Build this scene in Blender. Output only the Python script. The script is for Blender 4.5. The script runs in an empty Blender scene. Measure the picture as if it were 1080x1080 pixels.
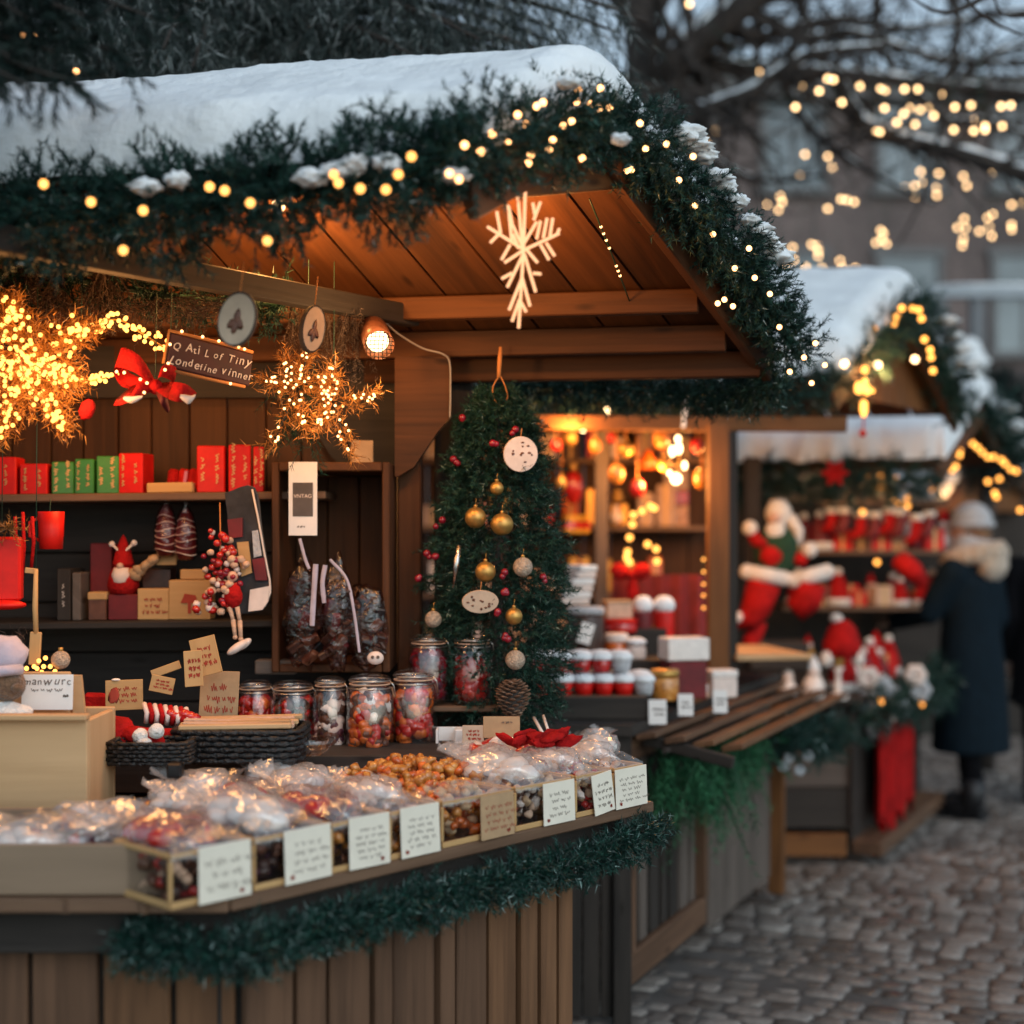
import bpy, bmesh, math, random
import numpy as np
from mathutils import Vector, Matrix, Euler, noise as mnoise
RN = random.Random(11)
SC = bpy.context.scene
COL = SC.collection
PI = math.pi
# ------------------------------------------------------------------ camera geometry
F, CX, HY, EYE = 1500.0, 540.0, 562.0, 1.5
def P(px, py, Y):
    """point of the place seen in direction (px, py) at distance Y"""
    return Vector(((px - CX) / F * Y, Y, EYE - (py - HY) / F * Y))
V = Vector
# ------------------------------------------------------------------ materials
def _nt(name):
    m = bpy.data.materials.new(name); m.use_nodes = True
    nt = m.node_tree; nt.nodes.clear()
    out = nt.nodes.new('ShaderNodeOutputMaterial')
    return m, nt, out
def _n(nt, typ, **kw):
    n = nt.nodes.new(typ)
    for k, v in kw.items():
        if k in n.inputs: n.inputs[k].default_value = v
        else: setattr(n, k, v)
    return n
def _ramp(nt, fac, stops):
    r = nt.nodes.new('ShaderNodeValToRGB')
    el = r.color_ramp.elements
    while len(el) < len(stops): el.new(0.5)
    for e, (p, c) in zip(el, stops):
        e.position = p; e.color = (c[0], c[1], c[2], 1)
    nt.links.new(fac, r.inputs[0])
    return r
def sc(c, k): return tuple(min(1.0, x * k) for x in c)
def mat(name, col, rough=.6, var=.25, scale=12, bump=0.0, bscale=60, metal=0.0, spec=.4, coat=0.0, sheen=0.0, col2=None):
    m, nt, out = _nt(name); L = nt.links.new
    b = _n(nt, 'ShaderNodeBsdfPrincipled', Roughness=rough, Metallic=metal)
    b.inputs['Specular IOR Level'].default_value = spec
    b.inputs['Coat Weight'].default_value = coat
    b.inputs['Sheen Weight'].default_value = sheen
    tc = _n(nt, 'ShaderNodeTexCoord')
    nz = _n(nt, 'ShaderNodeTexNoise', Scale=scale, Detail=5.0, Roughness=.6)
    L(tc.outputs['Object'], nz.inputs['Vector'])
    c2 = col2 if col2 else sc(col, 1 + var)
    r = _ramp(nt, nz.outputs['Fac'], [(.32, sc(col, 1 - var)), (.5, col), (.68, c2)])
    L(r.outputs[0], b.inputs['Base Color'])
    rr = _n(nt, 'ShaderNodeMapRange'); rr.inputs[3].default_value = max(.03, rough - .12); rr.inputs[4].default_value = min(1, rough + .12)
    L(nz.outputs['Fac'], rr.inputs[0]); L(rr.outputs[0], b.inputs['Roughness'])
    if bump:
        n2 = _n(nt, 'ShaderNodeTexNoise', Scale=bscale, Detail=4.0)
        L(tc.outputs['Object'], n2.inputs['Vector'])
        bp = _n(nt, 'ShaderNodeBump', Strength=bump, Distance=.01)
        L(n2.outputs['Fac'], bp.inputs['Height']); L(bp.outputs[0], b.inputs['Normal'])
    L(b.outputs[0], out.inputs[0])
    return m
def wood(name, dark, light, rough=.7, bump=.35, tone=.5, spec=.3):
    """plank wood: grain runs along u of the UVs that every box gets (longest side)"""
    m, nt, out = _nt(name); L = nt.links.new
    b = _n(nt, 'ShaderNodeBsdfPrincipled', Roughness=rough)
    b.inputs['Specular IOR Level'].default_value = spec
    uv = _n(nt, 'ShaderNodeUVMap')
    mp = _n(nt, 'ShaderNodeMapping'); mp.inputs['Scale'].default_value = (2.2, 38, 1)
    L(uv.outputs[0], mp.inputs['Vector'])
    n1 = _n(nt, 'ShaderNodeTexNoise', Scale=1.0, Detail=7.0, Roughness=.62, Distortion=.6)
    L(mp.outputs[0], n1.inputs['Vector'])
    mp2 = _n(nt, 'ShaderNodeMapping'); mp2.inputs['Scale'].default_value = (1.1, 5, 1)
    L(uv.outputs[0], mp2.inputs['Vector'])
    n2 = _n(nt, 'ShaderNodeTexNoise', Scale=1.0, Detail=3.0)
    L(mp2.outputs[0], n2.inputs['Vector'])
    mx = _n(nt, 'ShaderNodeMix'); mx.data_type = 'FLOAT'; mx.inputs[0].default_value = tone
    L(n1.outputs['Fac'], mx.inputs[2]); L(n2.outputs['Fac'], mx.inputs[3])
    r = _ramp(nt, mx.outputs[0], [(.28, dark), (.5, tuple((a + c) / 2 for a, c in zip(dark, light))), (.72, light)])
    # knots
    vo = _n(nt, 'ShaderNodeTexVoronoi', Scale=1.0)
    mp3 = _n(nt, 'ShaderNodeMapping'); mp3.inputs['Scale'].default_value = (4.2, 13, 1)
    L(uv.outputs[0], mp3.inputs['Vector']); L(mp3.outputs[0], vo.inputs['Vector'])
    kr = _ramp(nt, vo.outputs['Distance'], [(.05, (.25, .2, .16)), (.14, (1, 1, 1)), (1, (1, 1, 1))])
    mm = _n(nt, 'ShaderNodeMix'); mm.data_type = 'RGBA'; mm.blend_type = 'MULTIPLY'; mm.inputs[0].default_value = .75
    L(r.outputs[0], mm.inputs[6]); L(kr.outputs[0], mm.inputs[7])
    L(mm.outputs[2], b.inputs['Base Color'])
    bp = _n(nt, 'ShaderNodeBump', Strength=bump, Distance=.004)
    L(n1.outputs['Fac'], bp.inputs['Height']); L(bp.outputs[0], b.inputs['Normal'])
    L(b.outputs[0], out.inputs[0])
    return m
def tonemat(name, stops, rough=.6, spec=.3, trans=.0):
    m, nt, out = _nt(name); L = nt.links.new
    b = _n(nt, 'ShaderNodeBsdfPrincipled', Roughness=rough)
    b.inputs['Specular IOR Level'].default_value = spec
    a = _n(nt, 'ShaderNodeAttribute', attribute_name='tone')
    r = _ramp(nt, a.outputs['Fac'], stops)
    L(r.outputs[0], b.inputs['Base Color'])
    L(b.outputs[0], out.inputs[0])
    return m
def emis(name, col, strength):
    m, nt, out = _nt(name)
    e = _n(nt, 'ShaderNodeEmission', Strength=strength); e.inputs[0].default_value = (*col, 1)
    nt.links.new(e.outputs[0], out.inputs[0])
    m.cycles.emission_sampling = 'NONE'
    return m
def film(name, tint=(1, 1, 1), gloss=.16, rough=.08, bump=.5, bscale=45, milky=.0):
    """thin clear glass / cellophane: see-through with a fresnel gloss"""
    m, nt, out = _nt(name); L = nt.links.new
    t = _n(nt, 'ShaderNodeBsdfTransparent'); t.inputs[0].default_value = (*tint, 1)
    g = _n(nt, 'ShaderNodeBsdfGlossy', Roughness=rough); g.inputs[0].default_value = (1, 1, 1, 1)
    fr = _n(nt, 'ShaderNodeLayerWeight', Blend=.5)
    pw = _n(nt, 'ShaderNodeMath', operation='POWER'); pw.inputs[1].default_value = 4.0; L(fr.outputs['Facing'], pw.inputs[0])
    ad = _n(nt, 'ShaderNodeMath', operation='MULTIPLY_ADD'); ad.inputs[1].default_value = .55; ad.inputs[2].default_value = gloss; ad.use_clamp = True
    L(pw.outputs[0], ad.inputs[0])
    mx = _n(nt, 'ShaderNodeMixShader')
    L(ad.outputs[0], mx.inputs[0]); L(t.outputs[0], mx.inputs[1]); L(g.outputs[0], mx.inputs[2])
    last = mx
    if milky:
        d = _n(nt, 'ShaderNodeBsdfDiffuse'); d.inputs[0].default_value = (.8, .8, .8, 1)
        m2 = _n(nt, 'ShaderNodeMixShader'); m2.inputs[0].default_value = milky
        L(mx.outputs[0], m2.inputs[1]); L(d.outputs[0], m2.inputs[2]); last = m2
    if bump:
        tc = _n(nt, 'ShaderNodeTexCoord')
        n2 = _n(nt, 'ShaderNodeTexNoise', Scale=bscale, Detail=3.0)
        L(tc.outputs['Object'], n2.inputs['Vector'])
        bp = _n(nt, 'ShaderNodeBump', Strength=bump, Distance=.01)
        L(n2.outputs['Fac'], bp.inputs['Height'])
        L(bp.outputs[0], g.inputs['Normal']); L(bp.outputs[0], fr.inputs['Normal'])
    L(last.outputs[0], out.inputs[0])
    return m
M = {}
def mk(k, fn, *a, **kw):
    M[k] = fn(k, *a, **kw); return M[k]
mk('stall_wood', wood, (.022, .008, .003), (.125, .045, .014))
mk('wall_wood', wood, (.018, .0075, .0035), (.10, .040, .014))
mk('front_wood', wood, (.055, .025, .012), (.235, .115, .055))
mk('front_wood_grey', wood, (.046, .023, .013), (.185, .098, .056))
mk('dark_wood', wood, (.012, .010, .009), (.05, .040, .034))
mk('grey_wood', wood, (.06, .047, .040), (.17, .135, .115))
mk('deck_wood', wood, (.07, .036, .021), (.22, .13, .08), rough=.5)
mk('pine_wood', wood, (.40, .235, .11), (.66, .43, .235), bump=.15, tone=.7)
mk('grey_pine', wood, (.17, .115, .075), (.31, .22, .15), bump=.15, tone=.7)
mk('tag_wood', wood, (.40, .23, .09), (.58, .36, .16), bump=.1)
mk('lamplit_wood', wood, (.07, .026, .008), (.25, .10, .03))  # wood colour has orange lamp light mixed in
mk('snow', mat, (.80, .83, .86), rough=.8, var=.07, scale=9, bump=.8, bscale=34)
mk('kraft', mat, (.42, .27, .15), rough=.85, var=.12, scale=30)
mk('card', mat, (.77, .71, .60), rough=.8, var=.06, scale=14)
mk('card_white', mat, (.80, .78, .76), rough=.8, var=.05, scale=14)
mk('ink', mat, (.13, .10, .085), rough=.9, var=.2)
mk('red_ink', mat, (.35, .05, .03), rough=.9, var=.2)
mk('white_ink', mat, (.78, .66, .58), rough=.8, var=.1)
mk('red_paper', mat, (.58, .012, .008), rough=.45, var=.25, scale=10, spec=.25)
mk('red_cloth', mat, (.36, .008, .008), rough=.85, var=.35, scale=22, bump=.5, bscale=110, spec=.15)
mk('dark_red', mat, (.14, .010, .014), rough=.6, var=.3, scale=20)
mk('green_paper', mat, (.035, .20, .035), rough=.4, var=.3, scale=12, spec=.5)
mk('gold', mat, (.52, .30, .085), rough=.42, var=.12, scale=40, metal=.75, bump=.05)
mk('glitter', mat, (.55, .44, .34), rough=.5, var=.35, scale=160, metal=.4, bump=.9, bscale=260)
mk('gold_print', mat, (.62, .38, .16), rough=.5, var=.1, metal=.3)
mk('berry', mat, (.24, .008, .022), rough=.22, var=.2, spec=.6)
mk('white_fluff', mat, (.78, .74, .70), rough=.95, var=.08, scale=60, bump=.9, bscale=130, sheen=.5)
mk('brown_fluff', mat, (.16, .09, .05), rough=.95, var=.3, scale=60, bump=.9, bscale=130, sheen=.3)
mk('lavender', mat, (.48, .42, .50), rough=.95, var=.1, scale=20, bump=.3, sheen=.3)
mk('skin', mat, (.58, .36, .27), rough=.55, var=.08, scale=20)
mk('wicker', mat, (.012, .012, .013), rough=.45, var=.5, scale=50, bump=.9, bscale=90, spec=.5)
mk('cookie', mat, (.56, .37, .26), rough=.8, var=.12, scale=40, bump=.4, bscale=90)
mk('chocolate', mat, (.045, .018, .012), rough=.4, var=.4, scale=40, spec=.5)
mk('icing', mat, (.74, .62, .56), rough=.7, var=.1, scale=40)
mk('caramel', mat, (.52, .19, .03), rough=.25, var=.35, scale=60, spec=.6, coat=.4, col2=(.70, .36, .10))
mk('popcorn', mat, (.55, .37, .22), rough=.7, var=.3, scale=40)
mk('sugar', mat, (.70, .60, .55), rough=.8, var=.15, scale=50, bump=.7, bscale=120)
mk('candy_red', mat, (.45, .015, .012), rough=.2, var=.3, scale=30, spec=.6, coat=.5)
mk('candy_orange', mat, (.62, .13, .02), rough=.25, var=.4, scale=30, spec=.6, coat=.4)
mk('candy_brown', mat, (.12, .045, .025), rough=.35, var=.4, scale=30)
mk('candy_white', mat, (.78, .72, .68), rough=.4, var=.1, scale=30)
mk('candy_yellow', mat, (.55, .28, .02), rough=.4, var=.3, scale=30)
mk('candy_violet', mat, (.085, .025, .045), rough=.35, var=.3, scale=30)
mk('steel', mat, (.55, .53, .50), rough=.28, var=.1, metal=1.0)
mk('dark_metal', mat, (.03, .03, .032), rough=.4, var=.2, metal=.8)
mk('twine', mat, (.50, .20, .06), rough=.9, var=.2)
mk('cable_white', mat, (.42, .36, .30), rough=.6, var=.1)
mk('cable_green', mat, (.012, .05, .035), rough=.5, var=.1)
mk('bark', mat, (.045, .036, .032), rough=.95, var=.4, scale=14, bump=1.0, bscale=30)
mk('slice_wood', mat, (.50, .38, .28), rough=.8, var=.12, scale=25)
mk('sign_board', mat, (.055, .016, .018), rough=.7, var=.3, scale=20)
mk('navy', mat, (.006, .013, .020), rough=.9, var=.25, scale=30, bump=.3, bscale=90, spec=.1)
mk('black_cloth', mat, (.006, .006, .008), rough=.9, var=.3, scale=30, spec=.1)
mk('fur', mat, (.50, .38, .28), rough=1, var=.3, scale=50, bump=1., bscale=90, sheen=.6)
mk('grey_wool', mat, (.42, .44, .47), rough=.95, var=.12, scale=60, bump=.6, bscale=120, sheen=.4)
mk('hair', mat, (.16, .075, .03), rough=.6, var=.3, scale=60)
mk('leather', mat, (.012, .012, .014), rough=.45, var=.3)
mk('cello_white', film, (.97, .97, .97), gloss=.14, rough=.10, bump=1.0, bscale=26, milky=.18)
mk('glass', film, (.97, .97, .97), gloss=.06, rough=.03, bump=.12, bscale=9)
mk('cello', film, (.97, .96, .96), gloss=.13, rough=.11, bump=1.0, bscale=30, milky=.07)
mk('cello_dark', film, (.8, .72, .72), gloss=.06, rough=.1, bump=1.0, bscale=38)
mk('acrylic', film, (.95, .95, .95), gloss=.02, rough=.05, bump=.1, bscale=12)
mk('needle', tonemat, [(0, (.004, .016, .014)), (.55, (.009, .042, .033)), (.88, (.024, .085, .066)), (.95, (.08, .15, .135)), (1, (.30, .38, .38))])
mk('tinsel', tonemat, [(0, (.003, .014, .012)), (.5, (.006, .038, .029)), (.88, (.017, .085, .065)), (.95, (.06, .15, .13)), (1, (.30, .42, .40))], rough=.4, spec=.5)
mk('tree_needle', tonemat, [(0, (.004, .016, .012)), (.6, (.010, .048, .032)), (.9, (.03, .10, .065)), (1, (.22, .30, .26))])
mk('pine_grey', tonemat, [(0, (.012, .020, .019)), (.5, (.036, .054, .051)), (.8, (.10, .12, .118)), (1, (.42, .46, .46))])
mk('fir_dark', tonemat, [(0, (.003, .008, .007)), (.7, (.008, .022, .018)), (1, (.03, .05, .045))])
mk('fir_green', tonemat, [(0, (.008, .05, .022)), (.6, (.022, .13, .055)), (1, (.07, .26, .12))])
mk('straw', tonemat, [(0, (.10, .045, .012)), (.6, (.30, .14, .035)), (1, (.55, .30, .10))], rough=.5)
mk('dried', tonemat, [(0, (.04, .025, .02)), (.6, (.10, .07, .055)), (1, (.22, .17, .14))], rough=.9)
mk('gold_wire', tonemat, [(0, (.16, .06, .012)), (.6, (.42, .18, .04)), (1, (.62, .34, .10))], rough=.4)
mk('bulb_warm', emis, (1, .47, .17), 4.2)
mk('bulb_white', emis, (1, .42, .10), 2.6)
mk('bulb_far', emis, (1, .60, .28), 7.5)
mk('bulb_gold', emis, (1, .38, .07), 3.6)
mk('neon', emis, (1, .48, .24), 1.3)
mk('lamp_glow', emis, (1, .62, .28), 14.0)
mk('lantern_glow', emis, (1, .62, .30), 5.0)
# ------------------------------------------------------------------ objects
MW = {}
def thing(name, label, cat, loc=(0, 0, 0), rz=0, group=None, kind=None):
    o = bpy.data.objects.new(name, None); COL.objects.link(o)
    o.empty_display_size = .05
    o.location = loc; o.rotation_euler = (0, 0, rz)
    MW[o] = Matrix.Translation(V(loc)) @ Matrix.Rotation(rz, 4, 'Z')
    o['label'] = label; o['category'] = cat
    if group: o['group'] = group
    if kind: o['kind'] = kind
    return o
def tag(o, label=None, cat=None, group=None, kind=None):
    if label: o['label'] = label
    if cat: o['category'] = cat
    if group: o['group'] = group
    if kind: o['kind'] = kind
    return o
def link(name, me, parent=None):
    o = bpy.data.objects.new(name, me); COL.objects.link(o)
    if parent is not None:
        o.parent = parent
        MW[o] = MW.get(parent, Matrix.Identity(4))
    return o
def dup(root, loc, rz=0, label=None, group=None, s=None, rot=None, m=None):
    """a copy of a thing with copies of its parts and sub-parts"""
    r = root.copy(); COL.objects.link(r); r.location = loc
    r.rotation_euler = rot if rot else (0, 0, rz)
    if s: r.scale = (s, s, s) if not hasattr(s, '__len__') else s
    if label: r['label'] = label
    if group: r['group'] = group
    for ch in list(root.children):
        c = ch.copy(); COL.objects.link(c); c.parent = r
        for g in ch.children:
            d = g.copy(); COL.objects.link(d); d.parent = c
    return r
def axes(ex, ez=None):
    ex = V(ex).normalized(); ez = V(ez) if ez is not None else V((0, 0, 1))
    ey = ez.cross(ex).normalized(); ez = ex.cross(ey).normalized()
    return Matrix((ex, ey, ez)).transposed()
def rot(x=0, y=0, z=0): return Euler((x, y, z)).to_matrix()
class MB:
    def __init__(s, *mats):
        s.v = []; s.f = []; s.uv = []; s.mi = []; s.sm = []; s.mats = list(mats); s.m = 0; s.w = True
    def use(s, m):
        if m not in s.mats: s.mats.append(m)
        s.m = s.mats.index(m); return s
    def face(s, idx, uv=None, smooth=False):
        s.f.append(tuple(idx)); s.mi.append(s.m); s.sm.append(smooth)
        s.uv.extend(uv if uv else [(s.v[i][0], s.v[i][2]) for i in idx])
    def box(s, c, size, ax=None, b=.003, jit=0):
        c = V(c); h = V(size) / 2; ax = ax if ax is not None else Matrix.Identity(3)
        b = min(b, min(h) * .45)
        n0 = len(s.v); key = {}
        off = (RN.random() * 90, RN.random() * 90)
        la = max(range(3), key=lambda i: size[i]); oth = [i for i in range(3) if i != la]
        loc = []
        for sx in (-1, 1):
            for sy in (-1, 1):
                for sz in (-1, 1):
                    sg = (sx, sy, sz)
                    jt = [RN.uniform(-jit, jit) for _ in range(3)] if jit else (0, 0, 0)
                    for a in range(3):
                        p = [sg[i] * (h[i] - (0 if i == a else b)) + jt[i] for i in range(3)]
                        key[(sg, a)] = len(s.v); s.v.append(c + ax @ V(p)); loc.append(p)
        def add(ids, nrm):
            pts = [V(loc[i - n0]) for i in ids]
            n = (pts[1] - pts[0]).cross(pts[2] - pts[0])
            if n.dot(nrm) < 0: ids = ids[::-1]
            uv = [(loc[i - n0][la] + off[0], loc[i - n0][oth[0]] + loc[i - n0][oth[1]] + off[1]) for i in ids]
            s.face(ids, uv)
        for a in range(3):
            o1, o2 = [i for i in range(3) if i != a]
            for sa in (-1, 1):
                ids = []
                for (p, q) in ((-1, -1), (1, -1), (1, 1), (-1, 1)):
                    sg = [0, 0, 0]; sg[a] = sa; sg[o1] = p; sg[o2] = q; ids.append(key[(tuple(sg), a)])
                nr = V((0, 0, 0)); nr[a] = sa; add(ids, nr)
        for a in range(3):
            for bb in range(a + 1, 3):
                cax = 3 - a - bb
                for sa in (-1, 1):
                    for sb in (-1, 1):
                        s1 = [0, 0, 0]; s1[a] = sa; s1[bb] = sb
                        lo = list(s1); lo[cax] = -1; hi = list(s1); hi[cax] = 1
                        nr = V((0, 0, 0)); nr[a] = sa; nr[bb] = sb
                        add([key[(tuple(lo), a)], key[(tuple(hi), a)], key[(tuple(hi), bb)], key[(tuple(lo), bb)]], nr)
        for sx in (-1, 1):
            for sy in (-1, 1):
                for sz in (-1, 1):
                    sg = (sx, sy, sz); add([key[(sg, 0)], key[(sg, 1)], key[(sg, 2)]], V(sg))
        return s
    def beam(s, p, q, w, h, up=(0, 0, 1), b=.003):
        p = V(p); q = V(q); d = q - p
        return s.box((p + q) / 2, (d.length, w, h), axes(d, up), b)
    def prism(s, pts, z0, z1, tf=None, smooth=False):
        """polygon pts (2D) extruded z0..z1, placed by tf (4x4)"""
        tf = tf if tf is not None else Matrix.Identity(4)
        ar = sum(a[0] * c[1] - c[0] * a[1] for a, c in zip(pts, pts[1:] + pts[:1]))
        if ar < 0: pts = pts[::-1]
        n = len(pts); i0 = len(s.v); off = RN.random() * 50
        for z in (z0, z1):
            for p in pts: s.v.append(tf @ V((p[0], p[1], z)))
        s.face([i0 + i for i in range(n)][::-1], [(pts[i][0] + off, pts[i][1] + off) for i in range(n)][::-1])
        s.face([i0 + n + i for i in range(n)], [(pts[i][0] + off, pts[i][1] + off) for i in range(n)])
        for i in range(n):
            j = (i + 1) % n
            u0 = pts[i][0] + pts[i][1] + off; u1 = pts[j][0] + pts[j][1] + off
            s.face([i0 + i, i0 + j, i0 + n + j, i0 + n + i], [(u0, z0), (u1, z0), (u1, z1), (u0, z1)], smooth)
        return s
    def tube(s, pts, r, n=8, cap=True, smooth=True):
        pts = [V(p) for p in pts]; k = len(pts)
        rs = r if hasattr(r, '__len__') else [r] * k
        t0 = (pts[1] - pts[0]).normalized()
        ref = V((0, 0, 1)) if abs(t0.z) < .9 else V((1, 0, 0))
        nx = t0.cross(ref).normalized(); i0 = len(s.v); L = 0
        for i, p in enumerate(pts):
            t = (pts[min(i + 1, k - 1)] - pts[max(i - 1, 0)])
            t = t.normalized() if t.length > 1e-9 else t0
            nx = (nx - t * nx.dot(t)).normalized(); ny = t.cross(nx)
            for j in range(n):
                a = 2 * PI * j / n
                s.v.append(p + (nx * math.cos(a) + ny * math.sin(a)) * rs[i])
        for i in range(k - 1):
            l1 = L + (pts[i + 1] - pts[i]).length
            for j in range(n):
                q = (j + 1) % n
                s.face([i0 + i * n + j, i0 + i * n + q, i0 + (i + 1) * n + q, i0 + (i + 1) * n + j],
                       [(L, j / n * .2), (L, (j + 1) / n * .2), (l1, (j + 1) / n * .2), (l1, j / n * .2)], smooth)
            L = l1
        if cap:
            s.face([i0 + j for j in range(n)][::-1]); s.face([i0 + (k - 1) * n + j for j in range(n)])
        return s
    def lathe(s, prof, tf=None, n=20, smooth=True, cap=True):
        tf = tf if tf is not None else Matrix.Identity(4)
        i0 = len(s.v)
        for (r, z) in prof:
            for j in range(n):
                a = 2 * PI * j / n; s.v.append(tf @ V((r * math.cos(a), r * math.sin(a), z)))
        for i in range(len(prof) - 1):
            for j in range(n):
                q = (j + 1) % n
                s.face([i0 + i * n + j, i0 + i * n + q, i0 + (i + 1) * n + q, i0 + (i + 1) * n + j], None, smooth)
        if not cap: return s
        if prof[0][0] > 1e-4: s.face([i0 + j for j in range(n)][::-1])
        if prof[-1][0] > 1e-4: s.face([i0 + (len(prof) - 1) * n + j for j in range(n)])
        return s
    def ball(s, c, r, n=14, m=9, ax=None, wob=0, ws=3., seed=0):
        c = V(c); r3 = r if hasattr(r, '__len__') else (r, r, r); ax = ax if ax is not None else Matrix.Identity(3)
        i0 = len(s.v)
        def pt(d):
            k = 1 + (wob * mnoise.noise(V(d) * ws + V((seed * 3.7, seed * 1.3, seed * 7.1))) if wob else 0)
            return c + ax @ V((d[0] * r3[0] * k, d[1] * r3[1] * k, d[2] * r3[2] * k))
        s.v.append(pt((0, 0, -1)))
        for i in range(1, m):
            th = PI * i / m
            for j in range(n):
                a = 2 * PI * j / n
                s.v.append(pt((math.sin(th) * math.cos(a), math.sin(th) * math.sin(a), -math.cos(th))))
        s.v.append(pt((0, 0, 1))); top = len(s.v) - 1
        for j in range(n):
            q = (j + 1) % n
            s.face([i0, i0 + 1 + q, i0 + 1 + j], None, True)
            for i in range(m - 2):
                s.face([i0 + 1 + i * n + j, i0 + 1 + i * n + q, i0 + 1 + (i + 1) * n + q, i0 + 1 + (i + 1) * n + j], None, True)
            s.face([top, i0 + 1 + (m - 2) * n + j, i0 + 1 + (m - 2) * n + q], None, True)
        return s
    def build(s, name, parent=None, mats=None):
        me = bpy.data.meshes.new(name)
        tf = MW.get(parent, Matrix.Identity(4)).inverted() if (parent is not None and s.w) else Matrix.Identity(4)
        me.from_pydata([tf @ V(p) for p in s.v], [], s.f)
        for m in (mats or s.mats): me.materials.append(m)
        me.polygons.foreach_set('material_index', s.mi)
        me.polygons.foreach_set('use_smooth', s.sm)
        ul = me.uv_layers.new(name='UVMap')
        ul.data.foreach_set('uv', np.array(s.uv, dtype=np.float32).ravel())
        me.validate(); me.update()
        return link(name, me, parent)
def raw_tris(name, Vv, tone, m, parent=None, local=False):
    """Vv (3n,3): loose triangles, tone per vertex"""
    Vv = np.asarray(Vv, dtype=np.float32)
    if parent is not None and not local:
        I = np.array(MW[parent].inverted(), dtype=np.float32)
        Vv = Vv @ I[:3, :3].T + I[:3, 3]
    n = len(Vv)
    me = bpy.data.meshes.new(name)
    me.vertices.add(n); me.vertices.foreach_set('co', Vv.ravel())
    me.loops.add(n); me.loops.foreach_set('vertex_index', np.arange(n, dtype=np.int32))
    me.polygons.add(n // 3); me.polygons.foreach_set('loop_start', np.arange(0, n, 3, dtype=np.int32))
    a = me.attributes.new('tone', 'FLOAT', 'POINT'); a.data.foreach_set('value', np.asarray(tone, dtype=np.float32))
    me.materials.append(m); me.update(calc_edges=True); me.validate()
    return link(name, me, parent)
def nrm(a): return a / np.maximum(np.linalg.norm(a, axis=-1, keepdims=True), 1e-9)
def perp(d, rng):
    r = nrm(rng.normal(size=d.shape)); p = r - d * np.sum(r * d, -1, keepdims=True)
    return nrm(p)
def blades(base, d, L, w, rng):
    """thin triangular needles: base point, direction, length, width"""
    q = perp(d, rng) * (np.asarray(w).reshape(-1, 1) / 2)
    tip = base + d * np.asarray(L).reshape(-1, 1)
    return np.stack([base - q, base + q, tip], 1).reshape(-1, 3)
def sprigs(o, d, L, per, nl, nw, seed, fwd=.65, side=.8, droop=0.0, frost=0.0):
    """twigs with needles: origins (n,3), directions (n,3), lengths (n)"""
    rng = np.random.default_rng(seed)
    o = np.asarray(o, float); d = nrm(np.asarray(d, float)); L = np.broadcast_to(np.asarray(L, float), (len(o),))
    n = len(o)
    t = (np.arange(per) + rng.random((n, per))) / per
    b = o[:, None, :] + d[:, None, :] * (t * L[:, None])[..., None]
    b[..., 2] -= droop * (t ** 2) * L[:, None]
    dd = np.broadcast_to(d[:, None, :], b.shape).reshape(-1, 3)
    nd = nrm(dd * fwd + perp(dd, rng) * side)
    b = b.reshape(-1, 3); ln = nl * (.65 + .6 * rng.random(len(b))); 
    Vv = blades(b, nd, ln, nw, rng)
    ton = np.clip(np.repeat(rng.random(n), per) * .45 + rng.random(len(b)) * .5 + (rng.random(len(b)) < frost) * .6, 0, 1)
    # twigs themselves
    tw = blades(o, d, L, nw * 1.6, rng)
    return np.concatenate([Vv, tw]), np.concatenate([np.repeat(ton, 3), np.full(len(tw), .1)])
def resample(pts, step):
    pts = [V(p) for p in pts]; out = [pts[0].copy()]
    for a, c in zip(pts, pts[1:]):
        k = max(1, int((c - a).length / step))
        for i in range(1, k + 1): out.append(a.lerp(c, i / k))
    return out
def smooth_path(ctrl, per=10):
    c = [V(p) for p in ctrl]; c = [c[0] * 2 - c[1]] + c + [c[-1] * 2 - c[-2]]; out = []
    for i in range(1, len(c) - 2):
        for k in range(per):
            t = k / per; p0, p1, p2, p3 = c[i - 1:i + 3]
            out.append(.5 * ((2 * p1) + (p2 - p0) * t + (2 * p0 - 5 * p1 + 4 * p2 - p3) * t * t + (3 * p1 - p0 - 3 * p2 + p3) * t ** 3))
    out.append(c[-2]); return out
def garland(path, rad, dens, nl, nw, seed, sl=.07, per=22, frost=.02, squash=1.0):
    """bushy garland: sprigs pointing out all round a path; dens sprigs per metre"""
    rng = np.random.default_rng(seed)
    pts = np.array([list(p) for p in resample(smooth_path(path), .01)])
    seg = np.linalg.norm(np.diff(pts, axis=0), axis=1); tot = seg.sum(); n = int(tot * dens)
    cum = np.concatenate([[0], np.cumsum(seg)])
    s = rng.random(n) * tot; i = np.clip(np.searchsorted(cum, s) - 1, 0, len(seg) - 1)
    f = ((s - cum[i]) / np.maximum(seg[i], 1e-9))[:, None]
    o = pts[i] * (1 - f) + pts[i + 1] * f
    t = nrm(pts[i + 1] - pts[i])
    out = perp(t, rng); out[:, 2] *= squash
    k = rad * (.02 + .68 * rng.random(n)) * (1 + .35 * np.sin(s * 31 + seed))
    o = o + out * k[:, None]
    d = nrm(out + t * rng.uniform(-.9, .9, (n, 1)) + rng.normal(size=(n, 3)) * .25)
    return sprigs(o, d, sl * (.6 + .7 * rng.random(n)), per, nl, nw, seed + 1, frost=frost)
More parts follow.
